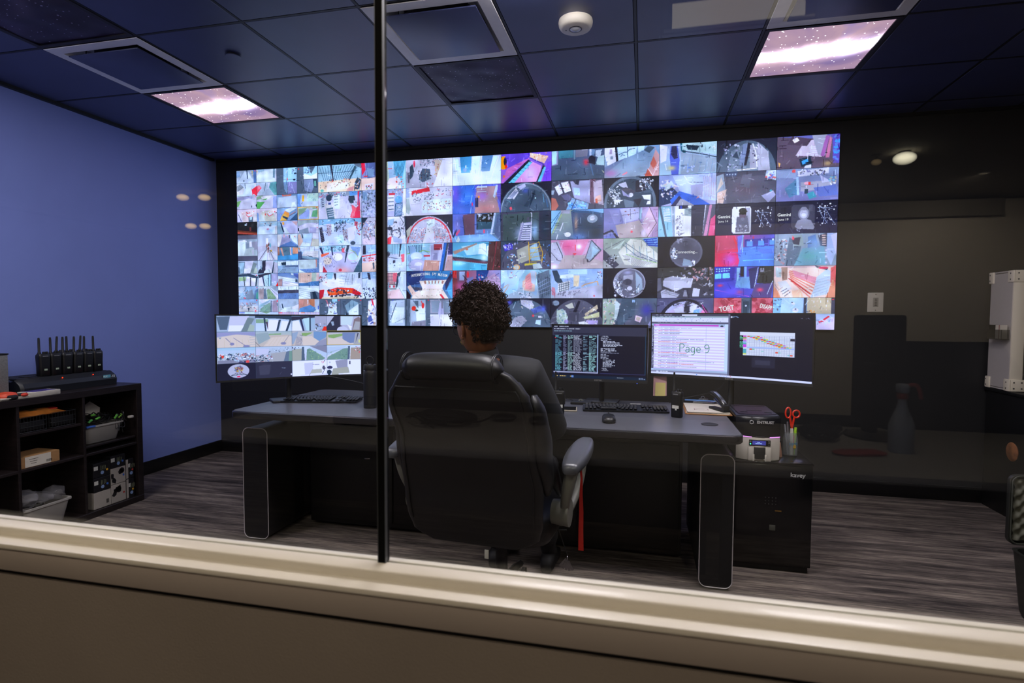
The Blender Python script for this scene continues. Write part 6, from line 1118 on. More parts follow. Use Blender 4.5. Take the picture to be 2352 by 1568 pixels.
# clothing follows the body
def inflate(names, edges, d, extra=None):
    K = {n: (*J[n][:3], *[r+d for r in J[n][3:]]) for n in names}
    if extra: K.update(extra)
    return skinmesh(K, edges, 2)
top_names = ['pelvis', 'waist', 'chest', 'upper', 'shl', 'ell', 'wrl', 'shr', 'elr', 'wrr', 'neck0']
nk = {'neck0': (*L_(-.602, 2.082, 1.105), .062), 'shl': (*J['shl'][:3], .084), 'shr': (*J['shr'][:3], .086), 'ell': (*J['ell'][:3], .064), 'elr': (*J['elr'][:3], .068), 'wrl': (*J['wrl'][:3], .037), 'wrr': (*J['wrr'][:3], .037), 'upper': (*J['upper'][:3], .115, .088)}
vs, fs = inflate(top_names, [('pelvis', 'waist'), ('waist', 'chest'), ('chest', 'upper'), ('upper', 'neck0'), ('upper', 'shl'), ('shl', 'ell'), ('ell', 'wrl'), ('upper', 'shr'), ('shr', 'elr'), ('elr', 'wrr')], .020, nk)
M_shirt = mat('black_jersey', '1b1d22', .8, var=.12, vscale=25, bump=.3, bscale=500)
tp = B().add(vs, fs).build('top', M_shirt, P, smooth=180)
cr_ = B(); rings = []
for q, (z, r_) in enumerate(((1.085, .078), (1.105, .070), (1.128, .064), (1.137, .061), (1.137, .056), (1.11, .056))):
    rings.append([tuple(Vector(L_(-.604, 2.082, z))+Vector((r_*math.cos(a), r_*1.0*math.sin(a), .010*math.sin(a+.6)))) for a in [2*PI*k/28 for k in range(28)]])
cr_.loft(rings, cap=False).build('collar', M_shirt, tp, smooth=80)
vs, fs = inflate(['pelvis', 'hpl', 'knl', 'anl', 'hpr', 'knr', 'anr'], [('pelvis', 'hpl'), ('hpl', 'knl'), ('knl', 'anl'), ('pelvis', 'hpr'), ('hpr', 'knr'), ('knr', 'anr')], .016)
B().add(vs, fs).build('trousers', mat('dark_trousers', '17181c', .85, bump=.2, bscale=500), P, smooth=180)
for n in 'lr':
    vs, fs = inflate(['kn'+n, 'an'+n, 'ft'+n], [('kn'+n, 'an'+n), ('an'+n, 'ft'+n)], .006)
    B().add(vs, fs).build('sock', mat('black_sock', '101012', .9), P, smooth=180)
for s_ in (-1, 1):
    x = -.575+s_*.133; rings = []
    for u, w_, h_ in ((0, .05, .05), (.1, .07, .075), (.35, .078, .085), (.6, .088, .06), (.85, .080, .045), (1, .04, .03)):
        rings.append([(x-PX+a, 2.66-PY+u*.27, .008+h_/2+c_) for a, c_ in rrect(w_, h_, h_*.35, 4)])
    B().loft(rings).build('shoe', M_rub, P, smooth=60)
# hair: a rough cap plus many small curls
hb = B(); rh = random.Random(11)
def hairpt(dx, dy, dz, k):       # direction -> point on the hair mass (head frame); fuller on top and back
    full = .012+.018*max(0, dz)+.010*max(0, -dy)*(dz > -.1)
    if dz < .1: full *= max(.05, 1+(dz-.1)*2.0)
    if abs(dx) > .6 and dy > -.5 and dz < .15: full *= .35
    X, Y, Z = dx*(.078+full), dy*(.097+full), dz*(.118+full*1.15)
    return Vector((X, Y, Z))*k
vs = []; fs = []; nu, nv = 40, 22
for q in range(nv+1):
    a = PI/2-(PI*.70)*q/nv
    for i in range(nu):
        t_ = 2*PI*i/nu; d_ = Vector((math.cos(a)*math.sin(t_), math.cos(a)*math.cos(t_), math.sin(a)))
        lim = -.02 if abs(d_.x) > .55 else (.42 if d_.y > 0 else -.62)   # hairline: forehead, ears, nape
        if d_.y > 0: lim = max(lim, .42*d_.y+.10)
        k = 1 if d_.z > lim else .90
        p = hairpt(*d_, k)+Vector((0, 0, 0))+d_*.006*noise.noise(d_*9)
        vs.append(tuple(HC+HR @ p))
for q in range(nv):
    for i in range(nu): fs.append((q*nu+i, q*nu+(i+1) % nu, (q+1)*nu+(i+1) % nu, (q+1)*nu+i))
hb.add(vs, fs)
cnt = 0
while cnt < 1900:
    d_ = Vector((rh.gauss(0, 1), rh.gauss(0, 1), rh.gauss(0, 1))).normalized()
    lim = .10 if abs(d_.x) > .55 and d_.y > -.45 else -.48
    if d_.y > 0: lim = max(lim, .42*d_.y+.12)
    if d_.z < lim: continue
    cnt += 1
    low = d_.z < -.12
    lift = rh.uniform(.0, .006) if low else rh.uniform(.0, .016)+(.014 if d_.z > .55 and rh.random() < .35 else 0)
    p = HC+HR @ (hairpt(*d_, 1)+d_*lift)
    r_ = rh.uniform(.0025, .0045) if low else rh.uniform(.0045, .0095)
    ax = Vector((rh.gauss(0, 1), rh.gauss(0, 1), rh.gauss(0, 1))).normalized(); a1 = ax.orthogonal().normalized(); a2 = ax.cross(a1)
    n_ = 7; tt = rh.uniform(.8, 1.6)
    hb.tube([p+a1*r_*math.cos(a)+a2*r_*math.sin(a)+ax*(a/6.28*r_*.9) for a in [2*PI*tt*k/n_ for k in range(n_)]], rh.uniform(.0011, .0020), n=4)
hair = hb.build('hair', mat('curly_black_hair', '2b1d17', .7, var=.5, vscale=90, spec=.25), P, smooth=60)
hair['kind'] = 'stuff'
# glasses and hoop earrings
gl = B()
def H3(x, y, z): return tuple(HC+HR @ Vector((x, y, z)))
for sx in (-1, 1): gl.tube([H3(sx*.066, .096, .022), H3(sx*.082, .060, .020), H3(sx*.084, .02, .016), H3(sx*.083, -.006, .010), H3(sx*.082, -.016, -.004)], .0018, n=6, smooth=1)
gl.tube([H3(-.012, .106, .014), H3(0, .110, .018), H3(.012, .106, .014)], .0016, n=6)
g_ = gl.build('glasses', mat('slate_frames', '39465c', .3), P)
for sx in (-1, 1):
    pts = [H3(sx*(.036)+.026*math.cos(a), .103-.004*abs(math.cos(a)*sx), .004+.020*math.sin(a)) for a in [2*PI*k/20 for k in range(20)]]
    B().tube(pts, .0016, n=6, closed=True).build('rim', mat('slate_frames', '39465c', .3), g_)
    q = B().add([H3(sx*.036, .103, .004)]+pts, [(0, 1+k, 1+(k+1) % 20) for k in range(20)]).build('lens', glass('lens_glass', .06) if 'lens_glass' not in bpy.data.materials else bpy.data.materials['lens_glass'], g_)
M_gold = mat('gold', 'c9a860', .25, metal=1)
for sx in (-1, 1):
    for k, dz in enumerate((0, .003)):
        B().tube([H3(sx*.083, -.002+.011*math.cos(a)+.004*k, -.055+dz+.011*math.sin(a)) for a in [2*PI*q/20 for q in range(20)]], .0010, n=5, closed=True).build('earring', M_gold, P)
# ------------------------------------------------------------------ wall plate on the back wall
t = thing('wall_plate', 'white wall plate with a small dark slide control, right of the video wall', 'switch', (1.588, YB-.001, 1.372))
B().box((0, -.004, 0), (.100, .008, .136), bev=.006, seg=3).build('plate', M_whp, t)
B().box((0, -.009, .0), (.034, .004, .064), bev=.002).build('insert', mat('insert_grey', '8b877f', .4), t)
for k in range(5): B().box((0, -.0115, -.022+k*.011), (.014, .003, .006), bev=.001).build('slot', mat('slot_dark', '4a463f', .5), t)
for z in (-.055, .055): B().cyl((0, -.0075, z), (0, -.0095, z), .003, n=10).build('screw', M_steel, t)

# ------------------------------------------------------------------ left bookcase and what it holds
M_wood = mat('espresso_wood', '1a1314', .42, var=.25, vscale=9, stretch=(1, 1, 8), bump=.08, bscale=120, spec=.5)
BX0, BX1, BY1, BH, PI_ = -3.70, -3.30, 3.12, .80, .371
bk = thing('cube_bookcase', 'low dark espresso cube bookcase against the blue wall', 'bookcase', (BX0, BY1, 0))
NB = 4; BL = .04*2+NB*PI_-.018
def bp(name, x, y, z, dx, dy, dz, par=bk): return B().box((x, y, z), (dx, dy, dz), bev=.0015, seg=1).build(name, M_wood, par, smooth=0)
D_ = BX1-BX0
bp('top_panel', D_/2, -BL/2, BH-.02, D_, BL, .04); bp('bottom_panel', D_/2, -BL/2, .02, D_, BL, .04)
bp('side_panel', D_/2, -.02, BH/2, D_-.001, .04, BH-.08); bp('side_panel', D_/2, -BL+.02, BH/2, D_-.001, .04, BH-.08)
bp('back_panel', .004, -BL/2, BH/2, .006, BL-.08, BH-.08)
for k in range(1, NB): bp('divider', D_/2, -.04-k*PI_+.009, BH/2, D_-.01, .016, BH-.08)
bp('shelf', D_/2, -BL/2, BH/2, D_-.012, BL-.08, .016)
cy0 = lambda k: BY1-.04-k*PI_-.353/2          # centre of column k
bp('half_shelf', D_/2, cy0(1)-BY1, .595, D_-.03, .351, .014)
bp('half_shelf', D_/2, cy0(0)-BY1, .445, D_-.03, .351, .012)
# tubs
def tub(name, label, loc, w_, d_, h_, m_, rz=0, group=None):
    t = thing(name, label, 'tub', loc, (0, 0, rz), group)
    o_, rr = [], []
    for s_, z in ((.80, 0), (.82, .003), (.97, h_-.012), (1.04, h_-.010), (1.04, h_), (.95, h_), (.93, h_-.01), (.79, .008), (.4, .006)):
        o_.append([(a, c_, z) for a, c_ in rrect(w_*s_, d_*s_, .03, 4)])
    B().loft(o_).build('tub', m_, t, smooth=50); return t
M_tub = mat('white_tub_plastic', 'a39f99', .4, var=.03)
tub('storage_tub', 'white plastic tub overflowing with black cables on the upper right shelf', (-3.47, 2.885, .452), .27, .26, .115, M_tub)
tub('storage_tub', 'white plastic tub full of clear plastic bags on the bottom shelf', (-3.455, 2.50, .041), .29, .27, .135, M_tub)
tub('storage_tub', 'pink plastic tub at the left frame edge, on the middle shelf', (-3.45, 2.12, .409), .24, .22, .10, mat('pink_tub', 'b88a88', .45))
tag(B().loft([[(r_*math.cos(a), r_*math.sin(a), z) for a in [2*PI*k/24 for k in range(24)]] for r_, z in ((.06, 0), (.09, .03), (.10, .05), (.095, .05), (.05, .008))]).build('bowl', mat('pale_green_plastic', '9aa08a', .5), None, loc=(-3.43, 2.17, .041)), 'pale shallow bowl on the bottom shelf at the left frame edge', 'bowl')
rc = random.Random(5)
def tangle(name, n, c, s_, m_, label=None, cat='cables', rad=.0028, parent=None):
    b = B()
    for k in range(n):
        pts = []; a0 = rc.uniform(0, 6.28); r0 = rc.uniform(.5, 1)
        for q in range(7): a = a0+q*rc.uniform(.6, 1.1); pts.append((c[0]+s_[0]*r0*math.cos(a)*rc.uniform(.6, 1), c[1]+s_[1]*r0*math.sin(a)*rc.uniform(.6, 1), c[2]+s_[2]*rc.uniform(-1, 1)))
        b.tube(pts, rad*rc.uniform(.8, 1.4), n=5, smooth=2)
    o = b.build(name, m_, parent, smooth=60); o['kind'] = 'stuff'
    if label: tag(o, label, cat)
    return o
tangle('cable_tangle', 20, (-3.43, 2.90, .60), (.10, .125, .032), M_rub, 'tangle of black cables piled high on the upper white tub')
tangle('cable_tangle', 5, (-3.34, 2.99, .56), (.02, .055, .09), M_plast2, 'loop of cables hanging over the front edge of the upper white tub', rad=.0022)
for k, (y, z, c) in enumerate(((2.80, .635, '63b03c'), (2.83, .610, '5fae45'), (2.78, .60, '4aa04a'), (2.985, .600, '86c93c'), (2.955, .60, '5fae45'))):
    tag(B().box((0, 0, 0), (.012, .030, .008), bev=.002).build('cable_tie', mat('green_tie_'+c, c, .5), None, loc=(-3.335, y, z), rot=(.3*k, .4, .2)),
        ['bright green cable tie highest on the left of the tangle', 'green cable tie just under the highest one', 'dark green cable tie lowest on the left of the tangle', 'yellow-green cable tie at the right end of the tangle', 'green cable tie beside the yellow-green one'][k], 'cable tie', 'green cable ties in the tangle')
tag(B().box((0, 0, 0), (.02, .06, .012), bev=.004).build('connector', mat('blue_plug', '3a62b8', .4), None, loc=(-3.33, 2.775, .566)), 'blue connector at the rim of the upper white tub', 'connector')
tag(B().box((0, 0, 0), (.02, .032, .016), bev=.004).build('connector', M_whp, None, loc=(-3.31, 3.04, .585)), 'white connector at the right end of the cable tangle', 'connector')
# crumpled sheet behind the cables
tag(B().add([(0, -.06, 0), (0, .05, -.02), (.02, .04, .05), (.01, -.02, .10), (-.01, -.05, .07)], [(0, 1, 2), (0, 2, 3), (0, 3, 4)]).build('bent_card', M_paper, None, loc=(-3.50, 2.93, .60)), 'bent pale card sticking up behind the cable tangle', 'card')
# printer-cartridge boxes
bx = []
M_card = mat('black_carton', '15161a', .4); M_wcard = mat('white_carton', 'a8a198', .6, var=.03)
spec = [(2.775, .041, .118, .105, 'w', 'plain white carton at the bottom left of the toner boxes'),
        (2.775, .148, .118, .088, 'b', 'black toner box resting on the plain white carton'),
        (2.775, .238, .118, .092, 'b', 'black toner box with yellow dot, top left of the stack'),
        (2.893, .041, .108, .120, 't', 'torn white and black toner box, bottom centre of the stack'),
        (2.893, .163, .108, .105, 't', 'ripped-open white toner box in the centre of the stack'),
        (2.893, .270, .108, .080, 'b', 'black toner box with blue dot, top centre of the stack'),
        (3.003, .041, .060, .130, 's', 'narrow black toner box with white side, lower right of the stack'),
        (3.003, .173, .060, .130, 's', 'narrow black toner box with white side, upper right of the stack')]
M_hpb = mat('blue_round_mark', '7f9ac6', .5); M_yd = mat('yellow_mark', 'd8a22a', .5); M_rd = mat('red_mark', 'b03028', .5); M_bd = mat('blue_mark', '3b6bc4', .5)
for k, (y, z, w_, h_, kd, lb) in enumerate(spec):
    t = thing('toner_box', lb, 'box', (-3.42, y, z), group='toner cartridge boxes on the lower right shelf')
    B().box((0, w_/2, h_/2), (.20, w_-.003, h_-.002), bev=.001, seg=1).build('carton', M_wcard if kd in 'wt' else M_card, t, smooth=0)
    X = .1006
    if kd in 'bs':
        off = .015 if kd == 's' else 0
        if kd == 's': B().box((X, .008, h_/2), (.001, .016, h_-.004)).build('white_edge', M_wcard, t)
        B().cyl((X-.0005, w_*.52+off*.5, h_*.16+.012), (X+.0006, w_*.52+off*.5, h_*.16+.012), .011, n=16).build('round_mark', M_hpb, t)
        B().box((X, w_*.16+off, h_*.66), (.0008, .026 if kd == 'b' else .016, .024)).build('panel', M_lbl, t)
        bb = B()
        for q in range(4): bb.box((X, w_*.45+.010*q+off*.3, h_*.62), (.0008, .003, .030-.006*(q % 2)))
        for q in range(4): pass
        bb.build('printed_bars', mat('olive_print', '7a8066', .5), t)
        B().cyl((X-.0005, w_*.80, h_*.42), (X+.0007, w_*.80, h_*.42), .007, n=12).build('colour_dot', [M_yd, M_bd, M_yd, M_rd][k % 4], t)
    elif kd == 't':
        bb = B(); r2 = random.Random(k)
        for q in range(4):
            y0 = w_*r2.uniform(.05, .8); z0 = h_*r2.uniform(.15, .8); n_ = 7
            bb.add([(X, min(w_-.004, max(.002, y0+.018*r2.uniform(.5, 1.3)*math.cos(a))), min(h_-.004, max(.003, z0+.022*r2.uniform(.5, 1.3)*math.sin(a)))) for a in [2*PI*v/n_ for v in range(n_)]], [tuple(range(n_))])
        bb.build('torn_patch', M_card, t, smooth=0)
        B().cyl((X, w_*.84, h_*.45), (X+.0006, w_*.84, h_*.45), .007, n=12).build('colour_dot', M_rd if z < .1 else M_bd, t)
    else:
        bb = B()
        for q in range(6): bb.box((X, w_*.72+q*.003, h_*.32), (.0008, .0015, .026))
        bb.build('barcode', M_ink, t)
# mesh baskets, snack packet, parcel in the second column
for k, y in enumerate((2.445, 2.615)):
    t = thing('mesh_basket', ['black wire mesh basket under the orange snack packet', 'black wire mesh basket right of the one with snacks'][k], 'basket', (-3.43, y, .606), group='mesh baskets on the half shelf')
    bb = B(); w_, d_, h_ = .20, .155, .085
    for z in (0, .028, .056, h_): bb.tube([(a, c_, z) for a, c_ in rrect(w_, d_, .015, 2)], .0025 if z in (0, h_) else .0015, n=5, closed=True)
    bb.build('hoops', M_steel if False else M_plast2, t)
    bb = B()
    for q in range(9):
        for sx in (-1, 1):
            bb.cyl((sx*w_/2, -d_/2+.01+q*(d_-.02)/8, 0), (sx*w_/2, -d_/2+.01+q*(d_-.02)/8, h_), .0012, n=4)
            bb.cyl((-w_/2+.012+q*(w_-.024)/8, sx*d_/2, 0), (-w_/2+.012+q*(w_-.024)/8, sx*d_/2, h_), .0012, n=4)
    o = bb.build('wires', M_plast2, t); o['kind'] = 'stuff'
    B().box((0, 0, .03), (w_-.02, d_-.02, .05), bev=.004).build('liner', M_rub, t)
bb = B(); n_ = 14; vs = []; fs = []
for q in range(n_+1):
    for p_ in range(7):
        u, v = q/n_*2-1, p_/6*2-1; hgt = .022*(1-abs(u)**3)*(1-v*v)+.004*noise.noise(Vector((u*4, v*4, 2)))
        vs.append((v*.075, u*.125, hgt))
for q in range(n_):
    for p_ in range(6): a = q*7+p_; fs.append((a, a+1, a+8, a+7))
bb.add(vs, fs); bb.add([(x, y, -.004) for x, y, z in vs], [tuple(reversed(f_)) for f_ in fs])
pk = tag(bb.build('snack_packet', mat('orange_foil', 'd9853a', .35, var=.3, vscale=18), None, loc=(-3.40, 2.50, .700), rot=(0, .08, 0)), 'orange and red snack packet lying on the mesh baskets', 'snack')
B().box((.01, .085, .014), (.05, .045, .006), bev=.002).build('red_panel', mat('red_foil', 'c4372b', .35), pk)
B().box((.02, -.03, .022), (.04, .035, .003), bev=.001).build('dark_panel', mat('olive_foil', '4a4a2a', .4), pk)
t = thing('parcel', 'flat brown cardboard box with a white shipping label on the shelf', 'box', (-3.40, 2.47, .409))
B().box((0, 0, .032), (.16, .21, .064), bev=.001, seg=1).build('carton', mat('cardboard', '9c7448', .7, var=.08, vscale=30), t)
B().box((.0806, -.015, .032), (.0008, .14, .058)).build('label', M_paper, t)
bb = B()
for q in range(8): bb.box((.0812, .030+q*.004, .018), (.0006, .0018, .014))
for q in range(3): bb.box((.0812, -.04, .045-.012*q), (.0006, .05-.01*q, .0025))
bb.build('barcode', M_ink, t)
# plastic bags in the lower tub
def bag(c, s_, seed, label, m_):
    vs = []; fs = []; nu, nv = 16, 10
    for q in range(nv+1):
        a = -PI/2+PI*q/nv
        for i in range(nu):
            t_ = 2*PI*i/nu; d_ = Vector((math.cos(a)*math.cos(t_), math.cos(a)*math.sin(t_), math.sin(a)))
            k_ = 1+.38*noise.noise(d_*2.6+Vector((seed, 0, 0))); vs.append((d_.x*s_[0]*k_, d_.y*s_[1]*k_, d_.z*s_[2]*k_))
    for q in range(nv):
        for i in range(nu): fs.append((q*nu+i, q*nu+(i+1) % nu, (q+1)*nu+(i+1) % nu, (q+1)*nu+i))
    return tag(B().add(vs, fs).build('plastic_bag', m_, None, loc=c, smooth=30), label, 'bag', 'plastic bags in the lower white tub')
def film(name, tint, a):
    m = bpy.data.materials.new(name); m.use_nodes = True; nt = m.node_tree; b_ = nt.nodes['Principled BSDF']
    b_.inputs['Base Color'].default_value = (*lin(tint), 1); b_.inputs['Roughness'].default_value = .15; b_.inputs['Alpha'].default_value = a
    b_.inputs['Specular IOR Level'].default_value = .9; return m
M_film = film('clear_film', 'c4c2ca', .20)
bag((-3.42, 2.44, .215), (.09, .055, .045), 1, 'rounded clear plastic bag at the left of the lower tub', M_film)
bag((-3.43, 2.53, .195), (.09, .06, .03), 4, 'flat clear plastic bag in the middle of the lower tub', M_film)
bag((-3.40, 2.595, .205), (.06, .05, .038), 9, 'clear zip bag leaning out of the right of the lower tub', M_film)
tangle('hose_coil', 8, (-3.42, 2.46, .17), (.10, .09, .012), mat('dull_grey_cable', '55534f', .5), 'grey coiled cords on top of the lower white tub', 'cord', rad=.003)

# on the bookcase: charger with radios, white framed tablet, metal box, small things
TZ = BH
cg = thing('radio_charger', 'long black multi-bay radio charger labelled 12, on the bookcase', 'charger', (-3.545, 2.75, TZ))
rings = []
for y in (-.30, -.285, -.15, 0, .15, .285, .30):
    s_ = 1 if abs(y) < .29 else .93
    rings.append([(x*s_, y, z*s_ if z > .01 else z) for x, z in ((-.11, .001), (.125, .001), (.130, .040), (.118, .066), (.080, .092), (.055, .080), (-.06, .088), (-.075, .098), (-.105, .094), (-.115, .05))])
B().loft(rings).build('body', mat('charger_black', '16181d', .45, bump=.1, bscale=800), cg, smooth=30)
for k in range(6):
    for r_ in range(2):
        B().box((.010+(.03 if r_ else -.045), -.245+.098*k, .086), (.050, .070, .012), bev=.004).build('bay', M_rub, cg)
for k in (2, 4): B().ell((.105, -.245+.098*k, .078), (.003, .003, .003), 8, 6).build('status_light', emat('red_led', 'ff3010', 4), cg)
B().box((.1245, .225, .056), (.003, .050, .022), Matrix()).build('badge', mat('cyan_badge', '5c9fb4', .4), cg)
text('badge_text', 'MUC', .014, mat('badge_ink', 'e0e8ea', .5), cg, (.1275, .212, .057), rot=(PI/2, 0, PI/2))
text('badge_text', '-12', .019, mat('badge_ink', 'e0e8ea', .5), cg, (.130, .264, .057), rot=(PI/2, 0, PI/2), bold=.0004)
# nine radios stand in the bays: front row of six, three behind
fr = [(-.095, 0), (0, 1), (.07, 2), (.14, 3), (.205, 4), (.275, 5)]
rl = ['first from the left', 'second from the left', 'third from the left', 'fourth from the left', 'fifth from the left', 'last on the right']
seats = [(-3.500, 2.75-.115+.068*k, TZ+.092, 'front row of the charger, '+rl[k]) for k in range(6)]
seats += [(-3.590, 2.75+.045+.075*k, TZ+.092, 'back row of the charger, '+['left of three', 'middle of three', 'right of three'][k]) for k in range(3)]
proto_r = None
for k, (x, y, z, lb) in enumerate(seats):
    if proto_r is None:
        q = radio('', (x, y, z), PI/2, sticker=False); proto_r = q
        B().box((.0, -.0190, .040), (.016, .0012, .010)).build('paint_mark', mat('pale_green_mark', 'a9b8a0', .5), q)
    else: q = copy_tree(proto_r); q.location = (x, y, z)
    q.scale = (1.12, 1.12, 1.0)
    q.rotation_euler = (random.uniform(-.05, .02), 0, PI/2); q.rotation_euler = (0, random.uniform(-.02, .09), PI/2)
    q['label'] = 'black two-way radio in the '+lb; q['category'] = 'radio'; q['group'] = 'radios standing in the charger'
t = thing('photo_frame', 'thick white framed tablet with purple screen lying on the bookcase edge', 'frame', (-3.356, 2.50, TZ), (0, 0, .03))
B().box((0, 0, .014), (.095, .17, .028), bev=.003).build('frame', M_whp, t)
B().box((0, 0, .0285), (.075, .125, .002)).build('picture', mat('purple_print', '4a3f86', .3, var=.4, vscale=20), t)
t = thing('metal_box', 'grey metal box with pale lid at the left edge, on the bookcase', 'box', (-3.53, 2.28, TZ))
B().box((0, 0, .12), (.22, .22, .24), bev=.005).build('case', mat('speckled_grey_metal', '6d6d6b', .5, var=.2, vscale=120), t)
B().box((0, 0, .243), (.225, .225, .008), bev=.002).build('rim', M_rub, t)
B().box((0, -.03, .262), (.15, .14, .03), bev=.005).build('lid', mat('tan_lid', '8a8078', .6), t)
t = thing('paper_stack', 'white papers under an orange cap at the far left of the bookcase', 'papers', (-3.37, 2.345, TZ))
for k in range(3): B().box((.003*k, -.004*k, .003+.004*k), (.12, .15, .0035), Matrix.Rotation(.05*k, 4, 'Z')).build('sheet', M_paper, t)
tag(B().lathe([(.05, 0), (.052, .006), (.045, .02), (.025, .026), (0, .026)], n=20).build('orange_cap', mat('orange_plastic', 'd84a28', .4), None, loc=(-3.362, 2.33, TZ+.0135)), 'orange round cap on the white papers', 'cap')
t = thing('glove', 'crumpled black glove with red patch at the front of the bookcase top', 'glove', (-3.335, 2.36, TZ))
for k in range(5): B().tube([(-.02, -.03+.012*k, .012), (.0, .01+.010*k, .022), (.004, .045+.006*k, .012)], .010, n=8, smooth=1).build('finger', M_rub, t)
B().box((.0, -.03, .014), (.07, .05, .026), bev=.01).build('cuff', M_rub, t)
B().ell((.03, .025, .022), (.012, .018, .010)).build('red_patch', mat('red_patch', 'c8331f', .5), t)

# ------------------------------------------------------------------ black cabinet (safe) right of the desk, card printer and pen jar on it
SX0, SX1, SY0, SY1, SH = .452, .822, 2.968, 3.50, .55
sf = thing('small_cabinet', 'glossy black waist-low cabinet with faint keypad, right of the desk', 'cabinet', ((SX0+SX1)/2, (SY0+SY1)/2, 0))
w, d = SX1-SX0, SY1-SY0
M_gb = mat('gloss_black', '09090b', .16, spec=.6)
B().box((0, .01, .29), (w, d-.02, .50), bev=.005).build('body', M_ped, sf)
B().box((0, 0, SH-.006), (w+.004, d, .012), bev=.003).build('top_plate', M_gb, sf)
dr = B().box((0, -d/2+.010, .285), (w-.004, .020, .505), bev=.004).build('door', M_gb, sf)
B().box((0, .0, .020), (w-.02, d-.04, .04)).build('plinth', M_ped, sf)
text('maker_name', 'kavey', .030, mat('logo_grey', 'a8a8a8', .4), dr, (.115, -d/2-.0012, .492), bold=.0005)
for r_ in range(3):
    for k in range(4): B().cyl((-.03+.016*k, -d/2+.0005, .372-.016*r_), (-.03+.016*k, -d/2-.0008, .372-.016*r_), .0022, n=8).build('key_mark', mat('dim_print', '4a4a4a', .5), dr)
B().box((.03, -d/2-.0004, .308), (.030, .001, .005)).build('amber_mark', mat('amber_print', '6b4d12', .5), dr)
B().box((.005, -d/2-.0004, .222), (.028, .001, .028), bev=.0003).build('sticker', mat('dull_sticker', '4c4c46', .6), dr)

pr_ = thing('card_printer', 'card printer with dark hood, pale base and blue display, on the black cabinet', 'printer', (.572, 3.155, SH))
M_base_w = mat('warm_grey_plastic', 'bdb7ac', .4, bump=.08, bscale=700); M_hood = mat('dark_hood_plastic', '1e1e22', .3, bump=.06, bscale=700); M_hood2 = mat('charcoal_lid', '2c2934', .35)
def outl(w_, y0, y1, bow, r_=.03):
    pts = []
    for k in range(13): u = k/12; pts.append(((u-.5)*w_, y0-bow*(1-(2*u-1)**2)))
    return pts+[(w_/2, y1), (-w_/2, y1)]
rings = []
for z, s_ in ((.0, .96), (.004, .99), (.03, 1.0), (.110, 1.0), (.118, .985)): rings.append([(x*s_, y*s_, z) for x, y in outl(.205, -.150, .17, .035)])
B().loft(rings).build('base', M_base_w, pr_, smooth=35)
rings = []
for z, s_, dy in ((.118, .985, 0), (.130, 1.0, 0), (.200, 1.02, 0), (.214, 1.03, .004), (.222, 1.0, .006), (.226, .95, .008)): rings.append([(x*s_, y*s_+dy, z) for x, y in outl(.205, -.150, .17, .035)])
hd = B().loft(rings).build('hood', M_hood, pr_, smooth=35)
rings = [[(x*.88, y*.88+.010, z) for x, y in outl(.205, -.150, .17, .035)] for z in (.225, .2285)]
lid = B().loft(rings).build('lid', M_hood2, pr_, smooth=30)
B().box((0, -.03, .2287), (.075, .012, .002)).build('card_slot', M_rub, lid)
for sx in (-1, 1): B().box((sx*.058, -.085, .2287), (.034, .020, .002), bev=.0009).build('finger_recess', M_rub, lid)
B().box((-.0, .115, .2287), (.16, .008, .002)).build('rear_gap', M_rub, lid)
B().box((-.035, -.1785, .172), (.0016, .006, .10)).build('hood_seam', M_rub, hd)
text('maker_name', 'ENTRUST', .0185, mat('logo_silver', 'b5b5b5', .35), hd, (.026, -.1925, .196), bold=.0006)
B().tube([(-.038+.009*math.cos(a), -.1925, .196+.009*math.sin(a)) for a in [PI/6+PI*k/3 for k in range(6)]], .0018, n=5, closed=True).build('logo_mark', mat('logo_silver', 'b5b5b5', .35), hd)
M_glow = emat('magenta_glow', 'e58cff', 2.2)
for a, b2 in ((0, 4), (9, 12)):
    o2 = outl(.2075, -.151, .17, .0355); B().tube([(o2[k][0]*.99, o2[k][1]*.99, .1195) for k in range(a, b2+1)], .0016, n=6).build('glow_strip', M_glow, pr_)
dp_ = B().box((.003, -.1835, .092), (.100, .004, .030), bev=.0015).build('control_panel', M_gb, pr_)
B().box((.0, -.1858, .092), (.062, .001, .020)).build('display', emat('display_blue', '4a4ab0', .75), dp_)
M_dt = emat('display_text', 'a8c8ff', 1.2)
text('display_text', 'Ready', .0052, M_dt, dp_, (-.002, -.1866, .0945), bold=.0002); text('display_text', 'Network 100%', .0048, M_dt, dp_, (-.002, -.1866, .0890), bold=.0002)
B().cyl((-.040, -.1855, .086), (-.040, -.1866, .086), .0032, n=12).build('status_light', emat('green_led', '40f0b0', 2), dp_)
B().tube([(-.040+.0028*math.cos(a), -.1862, .098+.0028*math.sin(a)) for a in [2*PI*k/12 for k in range(12)]], .0005, n=4, closed=True).build('power_symbol', M_lbl, dp_)
for z in (.084, .092, .100): B().box((.0455, -.1860, z), (.0045, .001, .0014)).build('button_mark', M_lbl, dp_)
hp_ = B().box((.003, -.170, .040), (.056, .034, .060), bev=.003).build('hopper_opening', M_rub, pr_)
for sx in (-1, 1):
    B().box((.003+sx*.040, -.1835, .037), (.026, .008, .070), bev=.0015).build('hopper_side', M_base_w, pr_)
    B().box((.003+sx*.028, -.1865, .018), (.008, .010, .034), bev=.0015).build('hopper_lip', M_base_w, pr_)
B().tube([(.003-.025, -.182, .010), (.003, -.178, .020), (.003+.025, -.182, .010)], .006, n=8, smooth=2).build('hopper_rim', M_base_w, pr_)
B().box((.004, -.1815, .122), (.042, .006, .006), bev=.002).build('latch', M_hood2, pr_)

